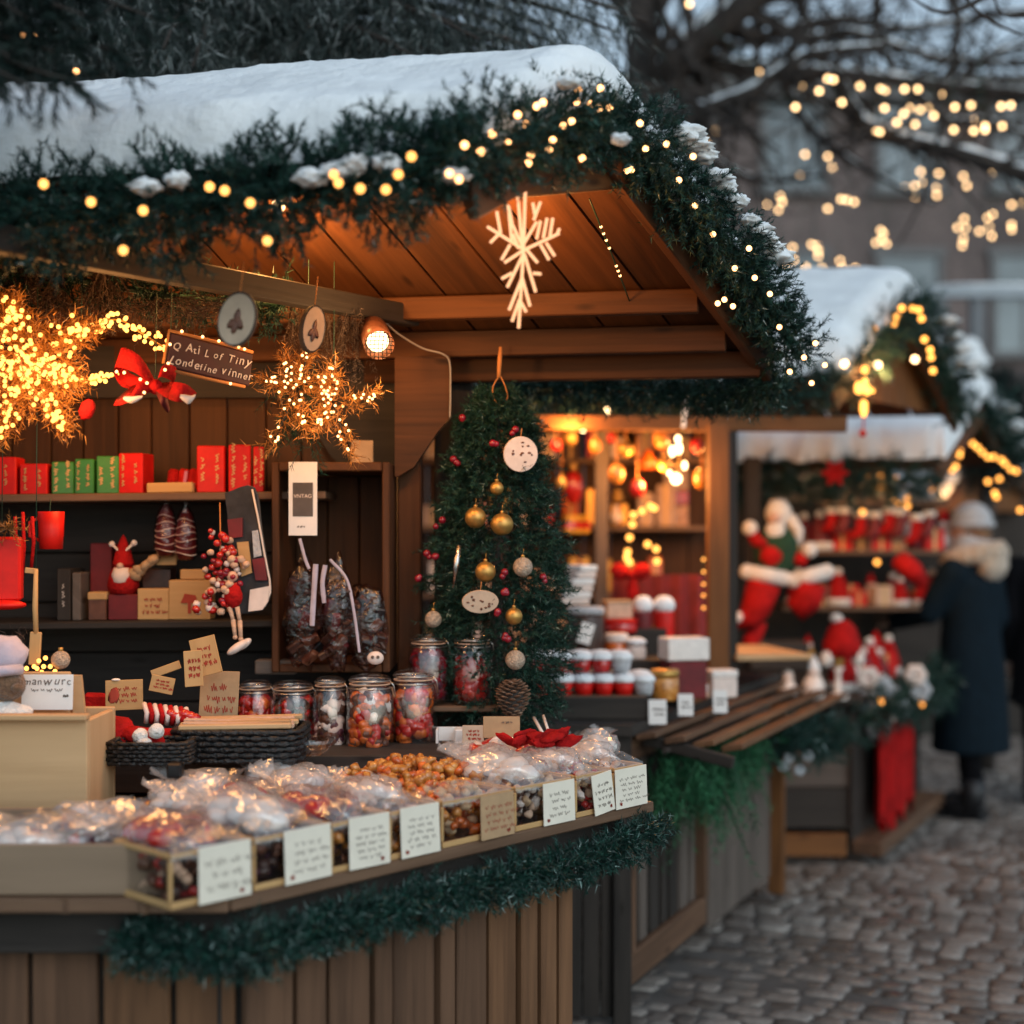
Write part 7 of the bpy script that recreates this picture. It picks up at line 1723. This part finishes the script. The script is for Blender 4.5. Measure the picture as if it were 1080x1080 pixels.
def person(label, loc, rz, coat, hood='grey', fur=True, hairm='hair', reach=True, hem=.36, step=.05):
    """local frame: faces +y; left is -x"""
    T = thing('person', label, 'person', (0, 0, 0)); 
    mb = MB(M['skin'])
    # body: one continuous surface
    for s in (-1, 1):
        limb(mb, [V((s * .085, 0, .88)), V((s * .088, .02 + s * step, .48)), V((s * .09, -.01 + s * step, .09))], [.078, .058, .042]); mb.ball((s * .092, .06 + s * step, .05), (.045, .11, .04), 12, 8)
    oval(mb, [(0, 0, .84, .15, .10), (0, 0, .95, .16, .11), (0, 0, 1.12, .135, .10), (0, 0, 1.30, .17, .11), (0, 0, 1.39, .13, .08), (0, 0, 1.43, .06, .055)])
    limb(mb, [V((0, 0, 1.40)), V((0, .015, 1.50))], [.055, .052]); mb.ball((0, .02, 1.585), (.075, .095, .115), 18, 12); mb.ball((0, .075, 1.545), (.05, .045, .055), 12, 8)
    mb.ball((0, .118, 1.575), (.014, .022, .024), 10, 7)
    for s in (-1, 1): mb.ball((s * .076, .01, 1.58), (.012, .02, .03), 8, 6)
    LA = [V((-.18, 0, 1.34)), V((-.23, .12, 1.12)), V((-.17, .36, 1.06))] if reach else [V((-.18, 0, 1.34)), V((-.22, -.01, 1.08)), V((-.21, .07, .84))]
    RA = [V((.18, 0, 1.34)), V((.225, -.03, 1.08)), V((.20, .08, .86))]
    hands = []
    for A in (LA, RA):
        limb(mb, A, [.056, .044, .03]); d = (A[2] - A[1]).normalized(); up = V((0, 0, 1)); sd_ = d.cross(up).normalized(); pc_ = A[2] + d * .045; mb.ball(pc_, (.05, .038, .020), 12, 8, axes(d, up.cross(d) if abs(d.z) > .8 else up))
        for k in range(4):
            b = A[2] + d * .08 + sd_ * (.024 - .016 * k); mb.tube([b - d * .02, b + d * (.03 - .004 * abs(k - 1)), b + d * (.055 - .006 * abs(k - 1.3)) - up * .02], [.0095, .009, .0075], 7)
        mb.tube([A[2] + d * .02 + sd_ * .03, A[2] + d * .05 + sd_ * .055, A[2] + d * .08 + sd_ * .055], [.011, .010, .008], 7)
    remeshed(mb, 'body', T, M['skin'], .010, 2)
    for s in (-1, 1): mb = MB(M['ink']); mb.ball((s * .03, .108, 1.595), (.010, .006, .007)); mb.build('eye', T)
    mb = MB(M['dark_red']); mb.ball((0, .112, 1.532), (.022, .006, .007)); mb.build('mouth', T)
    mb = MB(M[hairm]); mb.ball((0, -.005, 1.605), (.088, .10, .112), 18, 12, wob=.08, ws=5); mb.ball((0, -.05, 1.53), (.08, .06, .10), 14, 10, wob=.12, ws=5); mb.build('hair', T)
    if hood:
        mb = MB(M['grey_wool']); mb.ball((0, -.005, 1.625), (.098, .110, .098), 18, 12, wob=.03); mb.tube([V((.1 * math.cos(a), -.005 + .112 * math.sin(a), 1.60)) for a in [2 * PI * k / 20 for k in range(21)]], .016, 7, cap=False); mb.build('knit_hat', T)
    mb = MB(M[coat])
    oval(mb, [(0, .0, hem, .235, .20), (0, 0, .55, .225, .19), (0, 0, .85, .205, .165), (0, 0, 1.05, .185, .145), (0, 0, 1.28, .205, .145), (0, 0, 1.38, .17, .12), (0, 0, 1.45, .10, .10)])
    for A in (LA, RA):
        e = A[2] - (A[2] - A[1]).normalized() * .01; limb(mb, [A[0], A[1], e], [.085, .07, .055])
    # folds
    remeshed(mb, 'coat', T, M[coat], .014, 3)
    mb = MB(M['black_cloth'])
    for s in (-1, 1): limb(mb, [V((s * .085, 0, .80)), V((s * .088, .02 + s * step, .48)), V((s * .09, -.01 + s * step, .12))], [.086, .068, .056])
    mb.build('trousers', T)
    for s in (-1, 1):
        mb = MB(M['leather']); mb.ball((s * .092, .055 + s * step, .055), (.056, .135, .055), 16, 10); mb.box((s * .092, .05 + s * step, .012), (.095, .26, .024), None, .01); mb.tube([V((s * .09, -.012 + s * step, .05)), V((s * .09, -.012 + s * step, .22))], [.062, .064], 12); mb.build('boot', T)
    if fur:
        mb = MB(M['fur']); pts = [V((.155 * math.cos(a), -.02 + .125 * math.sin(a), 1.42 - .035 * math.sin(a))) for a in [2 * PI * k / 20 for k in range(21)]]
        for k, p in enumerate(pts[:-1]): mb.ball(p, (.055, .05, .055), 10, 7, wob=.4, ws=3, seed=k)
        mb.ball((0, -.13, 1.385), (.13, .06, .085), 14, 9, wob=.4, ws=4); mb.build('fur_collar', T)
    if hood:
        mb = MB(M['grey_wool']); oval(mb, [(0, -.01, 1.42, .135, .12), (0, -.01, 1.49, .115, .105), (0, -.012, 1.535, .095, .092), (0, -.012, 1.55, .07, .07)]); mb.build('scarf', T)
    T.location = loc; T.rotation_euler = (0, 0, rz); T.scale = (.975, .975, .965); return T
person('person in a long dark navy coat with fur collar, reaching towards the third stall', (pxx(1024, 7.55), 7.55, 0), .75, 'navy')
#person('person in a dark blue jacket, mostly hidden behind the shopper in navy', (pxx(984, 8.5), 8.5, 0), .5, 'navy', hood=None, fur=False, reach=False, hem=.7)
person('person in black at the right picture edge, cut by the frame', (pxx(1108, 7.9), 7.9, 0), -.3, 'black_cloth', fur=False, reach=False, hem=.6)
# ================================================================== trees
def limbs(T, L, seed, twig=True, snowy=True, name='crown', tn=5):
    r = random.Random(seed); mb = MB(M['bark']); ms = MB(M['snow']); tw = MB(M['bark'])
    for pts, r0, r1 in L:
        pp = smooth_path(pts, 6); k = len(pp); rs = [r0 + (r1 - r0) * i / (k - 1) for i in range(k)]
        mb.tube([p + V((r.gauss(0, .3), 0, r.gauss(0, .3))) * q * .3 for p, q in zip(pp, rs)], rs, 9)
        if snowy:
            ms.tube([p + V((0, 0, q * .62)) for p, q in zip(pp, rs)], [q * (.62 + .25 * r.random()) for q in rs], 7)
        if twig:
            for i in range(1, k - 1):
                for _ in range(tn):
                    if r.random() < .5:
                        d = (pp[i + 1] - pp[i - 1]).normalized(); a = V((r.gauss(0, 1), r.gauss(0, .6), r.gauss(.1, 1))).normalized(); d = (d * .7 + a).normalized(); Lw = r.uniform(.3, 1.1) * min(1.4, .4 + r0 * 6); q = [pp[i]]
                        for s in range(4): d = (d + V((r.gauss(0, .3), r.gauss(0, .2), r.gauss(0, .3)))).normalized(); q.append(q[-1] + d * Lw / 4)
                        tw.tube(q, [rs[i] * .35, rs[i] * .3, rs[i] * .22, rs[i] * .15, rs[i] * .07], 5, cap=False)
    mb.build(name, T); tw.build('twigs', T) if twig else None
    if snowy: ms.build('snow_line', T)
YB = 9.5
T = thing('bare_tree', 'big bare tree with a thick dark trunk rising behind the closest stall roof', 'tree', (pxx(683, YB), YB, 0))
mb = MB(M['bark']); mb.tube(smooth_path([V((pxx(690, YB), YB, 0)), P(688, 300, YB), P(684, 120, YB), P(676, 30, YB), P(668, -200, YB)], 6), [.17] * 8 + [.14] * 8 + [.12] * 9, 12); mb.build('trunk', T)
limbs(T, [([P(684, 120, YB), P(712, 70, YB - .1), P(760, 25, YB - .2), P(830, -25, YB - .3), P(930, -90, YB)], .13, .06), ([P(690, 140, YB), P(735, 120, YB - .3), P(790, 98, YB - .5), P(850, 60, YB - .6), P(930, 48, YB - .6)], .07, .02),
           ([P(700, 50, YB), P(740, 66, YB), P(800, 74, YB), P(900, 80, YB), P(1000, 92, YB), P(1100, 100, YB)], .06, .035), ([P(880, 80, YB), P(905, 125, YB), P(950, 148, YB - .2), P(1010, 162, YB - .3), P(1110, 192, YB - .4)], .055, .05),
           ([P(830, -25, YB), P(850, 15, YB), P(868, 70, YB)], .04, .015), ([P(930, -40, YB), P(925, 30, YB), P(950, 90, YB)], .04, .02), ([P(1000, 95, YB), P(1040, 60, YB), P(1100, 45, YB)], .03, .015), ([P(760, 30, YB), P(800, 40, YB), P(880, 20, YB), P(960, 30, YB), P(1090, 10, YB)], .035, .02), ([P(676, 40, YB), P(640, -20, YB)], .08, .04), ([P(820, 76, YB), P(850, 130, YB + .2), P(905, 175, YB + .3), P(985, 215, YB + .3)], .035, .012), ([P(960, 92, YB), P(1000, 128, YB), P(1040, 128, YB), P(1100, 150, YB)], .035, .02), ([P(700, 100, YB), P(740, 160, YB + .3), P(800, 190, YB + .4), P(870, 185, YB + .5)], .04, .012), ([P(790, 10, YB), P(850, 40, YB), P(900, 35, YB), P(990, 62, YB), P(1100, 70, YB)], .04, .02), ([P(1000, -30, YB), P(1010, 30, YB), P(1000, 80, YB)], .035, .02)], 5, tn=5)
YN = 4.6
T = thing('bare_tree', 'thin bare tree beyond the right picture edge with twigs dipping into the corner', 'tree', (2.6, YN, 0))
mb = MB(M['bark']); mb.tube([V((2.65, YN, 0)), V((2.6, YN, 2.2)), V((2.5, YN, 4.2))], [.10, .08, .05], 10); mb.build('trunk', T)
limbs(T, [([V((2.55, YN, 3.4)), P(1120, -30, YN), P(1060, -14, YN), P(1012, 10, YN), P(985, 11, YN), P(962, -2, YN)], .016, .003), ([V((2.55, YN, 3.3)), P(1110, -8, YN), P(1060, -30, YN), P(1020, -4, YN), P(1045, 22, YN), P(1078, 37, YN)], .014, .003), ([V((2.55, YN, 3.1)), P(1130, 8, YN), P(1085, 16, YN), P(1058, 15, YN), P(1048, -2, YN)], .012, .003)], 6, twig=False, snowy=False)
# lights strung in the tree
far = [(727, 4), (800, 76), (812, 84), (845, 92), (864, 96), (873, 83), (879, 84), (839, 113), (907, 91), (929, 93), (934, 95), (954, 94), (968, 94), (995, 100), (888, 108), (1007, 113), (1024, 111), (1056, 112), (1066, 111)]
f2 = [(933, 114), (953, 120), (946, 129), (959, 114), (970, 116), (980, 114), (985, 122), (965, 131), (924, 137), (928, 139), (1006, 137), (1029, 126), (1027, 138), (1039, 137), (1039, 133), (1057, 133)]
f3 = [(754, 139), (754, 146), (746, 150), (730, 165), (849, 163), (873, 165), (878, 177), (844, 184), (809, 215), (825, 213), (821, 222), (823, 207), (873, 220), (887, 210), (893, 211), (901, 213)]
f4 = [(971, 181), (990, 183), (974, 193), (965, 196), (966, 207), (988, 198), (988, 206), (954, 198), (1016, 186), (1020, 196), (1045, 184), (1073, 203), (1067, 216), (1078, 215), (1017, 231), (1010, 240), (1019, 241), (1016, 252), (1015, 259), (1041, 230), (1047, 226), (1033, 244), (1043, 239), (1046, 249), (1067, 237), (1067, 242)]
f5 = [(929, 243), (924, 256), (935, 257), (932, 246), (930, 253), (836, 261), (837, 274), (828, 278), (861, 259), (863, 270), (856, 258), (863, 264), (850, 282), (867, 283), (886, 275), (889, 283), (902, 283)]
for l, Y, lb in ((far, 9.0, 'upper sagging string of round lights along the snowy branches'), (f2, 9.2, 'tight cluster of round lights below the upper string'), (f3, 11.0, 'loosely scattered lights in the middle left of the bare tree'), (f4, 11.5, 'drooping bunches of lights at the right of the bare tree'), (f5, 12.0, 'lowest bunches of lights just above the second stall roof')):
    pts = wl(l, Y); so_ = sorted(pts, key=lambda p: p.x)
    cords = [[so_[0] + V((0, 0, .7))] + [so_[0]] + [p for p in so_[1:]]] if lb.startswith('upper') else [[p, p + V((RN.uniform(-.1, .1), 0, RN.uniform(.25, .6)))] for p in so_[::2]]
    lights('string_lights', lb, 'string lights', pts, 'f', cord=cords, group='lights strung in the bare tree', cr=.003)
# conifer above the roof
YF = 4.6
T = thing('pine_tree', 'large frosted pine with hanging grey-green boughs behind the closest stall roof', 'pine tree', (-.9, YF, 0))
mb = MB(M['bark']); mb.tube([V((-.9, YF + .5, 0)), V((-.88, YF + .5, 3.5)), V((-.9, YF + .3, 7.5))], [.18, .13, .03], 12); mb.build('trunk', T)
rng = np.random.default_rng(12); oo, dd, LL = [], [], []; bmb = MB(M['bark'])
for k in range(240):
    z = 2.50 + (k / 240) ** 1.3 * 3.0; a = rng.uniform(0, 2 * PI) if k > 150 else rng.uniform(PI * .95, PI * 2.05); L = rng.uniform(1.0, 1.55) * (1 - (z - 2.7) / 4.5) * (.80 if math.cos(a) > 0 else 1); p = V((-.9, YF, z + .5)); d = V((math.cos(a) * 1.0, math.sin(a) * .32, .12)); q = [p]
    for s in range(6): p = p + d * L / 6 * 1.2; d.z -= .10; q.append(p.copy())
    bmb.tube(q, [.03, .025, .02, .016, .012, .008, .004], 5, cap=False)
    for j in range(64):
        t = rng.uniform(.05, 1) * 5.999; i = int(t); c = q[i].lerp(q[i + 1], t - i); oo.append([c.x + rng.normal() * .03, c.y + rng.normal() * .06, c.z]); dd.append([math.cos(a) * .35 + rng.normal() * .4, math.sin(a) * .3 + rng.normal() * .35, -.9 + rng.normal() * .35]); LL.append(rng.uniform(.12, .28))
for k in range(2200):   # lowest hanging sprays between the boughs
    a = rng.uniform(PI, 2 * PI); q_ = rng.uniform(.1, 1.9) * (.72 if math.cos(a) > 0 else 1); oo.append([-.9 + math.cos(a) * q_ * .95, YF + math.sin(a) * q_ * .28, rng.uniform(2.72, 3.5) + .1 * abs(math.cos(a)) * q_]); dd.append([rng.normal() * .35, rng.normal() * .3, -1]); LL.append(rng.uniform(.12, .26))
Vv, tn = sprigs(oo, dd, LL, 20, .05, .0028, 13, fwd=.85, side=.5, frost=.16); raw_tris('crown', Vv, tn, M['pine_grey'], T); bmb.build('branches', T)
# near fir branch at the top left
T = thing('fir_tree', 'dark fir reaching in at the top left corner in front of the snow', 'fir tree', (-1.9, 2.5, 0))
mb = MB(M['bark']); mb.tube([V((-1.9, 2.5, 0)), V((-1.9, 2.5, 2.0)), V((-1.88, 2.5, 4.0))], [.11, .09, .04], 10); mb.build('trunk', T)
oo, dd, LL = [], [], []; bmb = MB(M['bark'])
for k, (tx, ty, Y) in enumerate(((85, 88, 1.95), (60, 55, 2.0), (125, 55, 2.05), (30, 90, 1.9), (100, 20, 2.0), (160, 18, 2.1), (10, 60, 1.95), (60, 10, 2.05), (190, 0, 2.15), (30, 20, 2.0), (120, -20, 2.0))):
    e = P(tx, ty, Y + .28); s = V((-1.88, 2.5, 2.35 + .05 * k)); q = smooth_path([s, s.lerp(e, .5) + V((0, 0, .12)), e], 8); bmb.tube(q, [.012 - .010 * i / (len(q) - 1) for i in range(len(q))], 6, cap=False)
    for j in range(80):
        t = rng.uniform(.35, 1) * (len(q) - 1.001); i = int(t); c = q[i].lerp(q[i + 1], t - i); d0 = (q[i + 1] - q[i]).normalized(); oo.append(list(c)); dd.append([d0.x * .5 + rng.normal() * .4, rng.normal() * .5, -.55 + rng.normal() * .4]); LL.append(rng.uniform(.04, .10))
Vv, tn = sprigs(oo, dd, LL, 30, .024, .0042, 14, fwd=.75, side=.6); raw_tris('crown', Vv, tn, M['fir_dark'], T); bmb.build('branches', T)
lights('fairy_lights', 'few stray lights glowing through the fir at the top left corner', 'fairy lights', [P(80, 76, 2.6), P(24, 37, 2.9), P(37, 38, 2.9), P(30, 30, 2.9)], 's')
# ================================================================== far buildings
mk('brick', mat, (.115, .085, .08), rough=.9, var=.25, scale=.9, col2=(.15, .12, .115)); mk('stone_trim', mat, (.17, .165, .165), rough=.9, var=.15, scale=2); mk('pane', mat, (.14, .165, .18), rough=.12, var=.5, scale=.6, spec=.8); mk('grey_render', mat, (.19, .20, .215), rough=.9, var=.2, scale=.8)
def brickmat():
    m, nt, out = _nt('brick_wall'); L = nt.links.new; b = _n(nt, 'ShaderNodeBsdfPrincipled', Roughness=.9)
    tc = _n(nt, 'ShaderNodeTexCoord'); mp = _n(nt, 'ShaderNodeMapping'); mp.inputs['Rotation'].default_value = (PI / 2, 0, 0); L(tc.outputs['Object'], mp.inputs[0])
    br = _n(nt, 'ShaderNodeTexBrick', Scale=4.0); br.inputs['Color1'].default_value = (.115, .083, .076, 1); br.inputs['Color2'].default_value = (.17, .125, .112, 1); br.inputs['Mortar'].default_value = (.20, .185, .18, 1); L(mp.outputs[0], br.inputs[0])
    nz = _n(nt, 'ShaderNodeTexNoise', Scale=.5, Detail=4.0); L(tc.outputs['Object'], nz.inputs[0]); r = _ramp(nt, nz.outputs[0], [(.3, (.6, .6, .62)), (.7, (1.25, 1.2, 1.2))]); mm = _n(nt, 'ShaderNodeMix'); mm.data_type = 'RGBA'; mm.blend_type = 'MULTIPLY'; mm.inputs[0].default_value = 1
    L(br.outputs[0], mm.inputs[6]); L(r.outputs[0], mm.inputs[7]); L(mm.outputs[2], b.inputs['Base Color']); L(b.outputs[0], out.inputs[0]); return m
M['brick'] = brickmat()
def building(label, x0, x1, Y, h, wm, cols, rows, z0, dz, ww, wh, roof=True):
    T = thing('apartment_building', label, 'building', ((x0 + x1) / 2, Y, 0))
    mb = MB(M[wm]); mb.box(((x0 + x1) / 2, Y + 4, h / 2), (x1 - x0, 8, h), None, .01); mb.build('wall', T)
    mb = MB(M['stone_trim']); mb.box(((x0 + x1) / 2, Y - .12, h - .25), (x1 - x0 + .2, .3, .35)); mb.box(((x0 + x1) / 2, Y - .06, z0 - .8), (x1 - x0, .14, .2)); mb.build('cornice', T)
    if roof:
        mb = MB(M['snow']); i0 = 0; a, c = x0 - .3, x1 + .3
        mb.prism([(Y - .35, h - .05), (Y + 4, h + .7), (Y + 8.3, h - .05)], a, c, Matrix(((0, 0, 1, 0), (1, 0, 0, 0), (0, 1, 0, 0), (0, 0, 0, 1)))); mb.build('roof', T)
    fw = None
    for r in range(rows):
        for cidx in range(cols):
            x = x0 + (x1 - x0) * (cidx + .5) / cols; z = z0 + r * dz
            if fw is None:
                mb = MB(M['stone_trim']); 
                for c, s in (((0, -.03, wh / 2 + .08), (ww + .3, .10, .16)), ((0, -.05, -wh / 2 - .06), (ww + .34, .16, .12)), ((-ww / 2 - .05, -.03, 0), (.1, .10, wh)), ((ww / 2 + .05, -.03, 0), (.1, .10, wh)), ((0, -.02, .15), (ww, .05, .06)), ((0, -.02, -wh * .2), (.05, .05, wh * .55))): mb.box(c, s)
                mb.w = False; f0 = mb.build('window', None); f0.parent = T; MW[f0] = MW[T]
                mb = MB(M['pane']); mb.box((0, -.005, 0), (ww, .03, wh), None, .002); mb.w = False; p0 = mb.build('pane', None); p0.parent = f0; fw = (f0, p0); f0.location = V((x, Y, z)) - V(T.location)
            else:
                f = fw[0].copy(); COL.objects.link(f); f.parent = T; f.location = V((x, Y, z)) - V(T.location); p = fw[1].copy(); COL.objects.link(p); p.parent = f
    return T
building('long brown brick apartment house with rows of pale windows beyond the trees', -4.0, 13.5, 24, 9.2, 'brick', 9, 3, 2.6, 2.75, .95, 1.6)
building('dark brick house standing left beyond the big pine', -24, -4.4, 20, 8.4, 'brick', 8, 3, 2.4, 2.5, 1.0, 1.6)
building('grey rendered house with snowy roof farther back on the right', 13.8, 24, 25, 8.6, 'grey_render', 5, 3, 2.4, 2.6, 1.0, 1.6)
#building('distant pale house seen above the brick one between the branches', -8, 30, 44, 16.5, 'grey_render', 14, 5, 3, 2.9, 1.0, 1.7)
# gantry and fence at the right
T = thing('steel_gantry', 'long snow-dusted steel beam on posts behind the farthest stalls', 'gantry', (pxx(1040, 14), 14, 0))
mb = MB(M['grey_wool']); mb.use(mat('pale_steel', (.34, .38, .42), rough=.5, var=.15)); mb.box(P(1060, 308, 14), (1.5, .12, .12)); mb.build('beam', T)
for x in (992, 1031, 1105): mb = MB(M['grey_render']); p = P(x, 313, 14); mb.box((p.x, 14.03, p.z / 2), (.13, .12, p.z)); mb.build('post', T)
mb = MB(M['snow']); mb.ball(P(1060, 302, 14), (.75, .07, .03), 20, 6); mb.build('snow_line', T)
T = thing('iron_fence', 'dark iron fence with snow behind the farthest stalls at the right', 'fence', (pxx(1040, 13), 13, 0))
for k in range(26): mb = MB(M['dark_metal']); x = pxx(985, 13) + k * .075; mb.tube([V((x, 13, 0)), V((x, 13, 3.0))], .012, 6); mb.build('bar', T)
for z in (.2, 2.2, 2.9): mb = MB(M['dark_metal']); mb.box((pxx(985, 13) + .94, 13, z), (2.0, .03, .05)); mb.build('rail', T)
T = thing('snow_heap', 'heap of snow on a ledge in front of the iron fence', 'snow heap', P(1020, 420, 11)); mb = MB(M['snow'])
for x, y, r in ((1005, 372, .16), (1022, 385, .16), (1018, 368, .12)): mb.ball(P(x, y, 11.5), (r, r, r * .8), 14, 9, wob=.3, seed=x)
mb.build('snow', T); mb = MB(M['dark_wood']); mb.box(V((P(1015, 420, 11.5).x, 11.6, 1.3)), (.5, .4, 2.6)); mb.build('ledge', T)
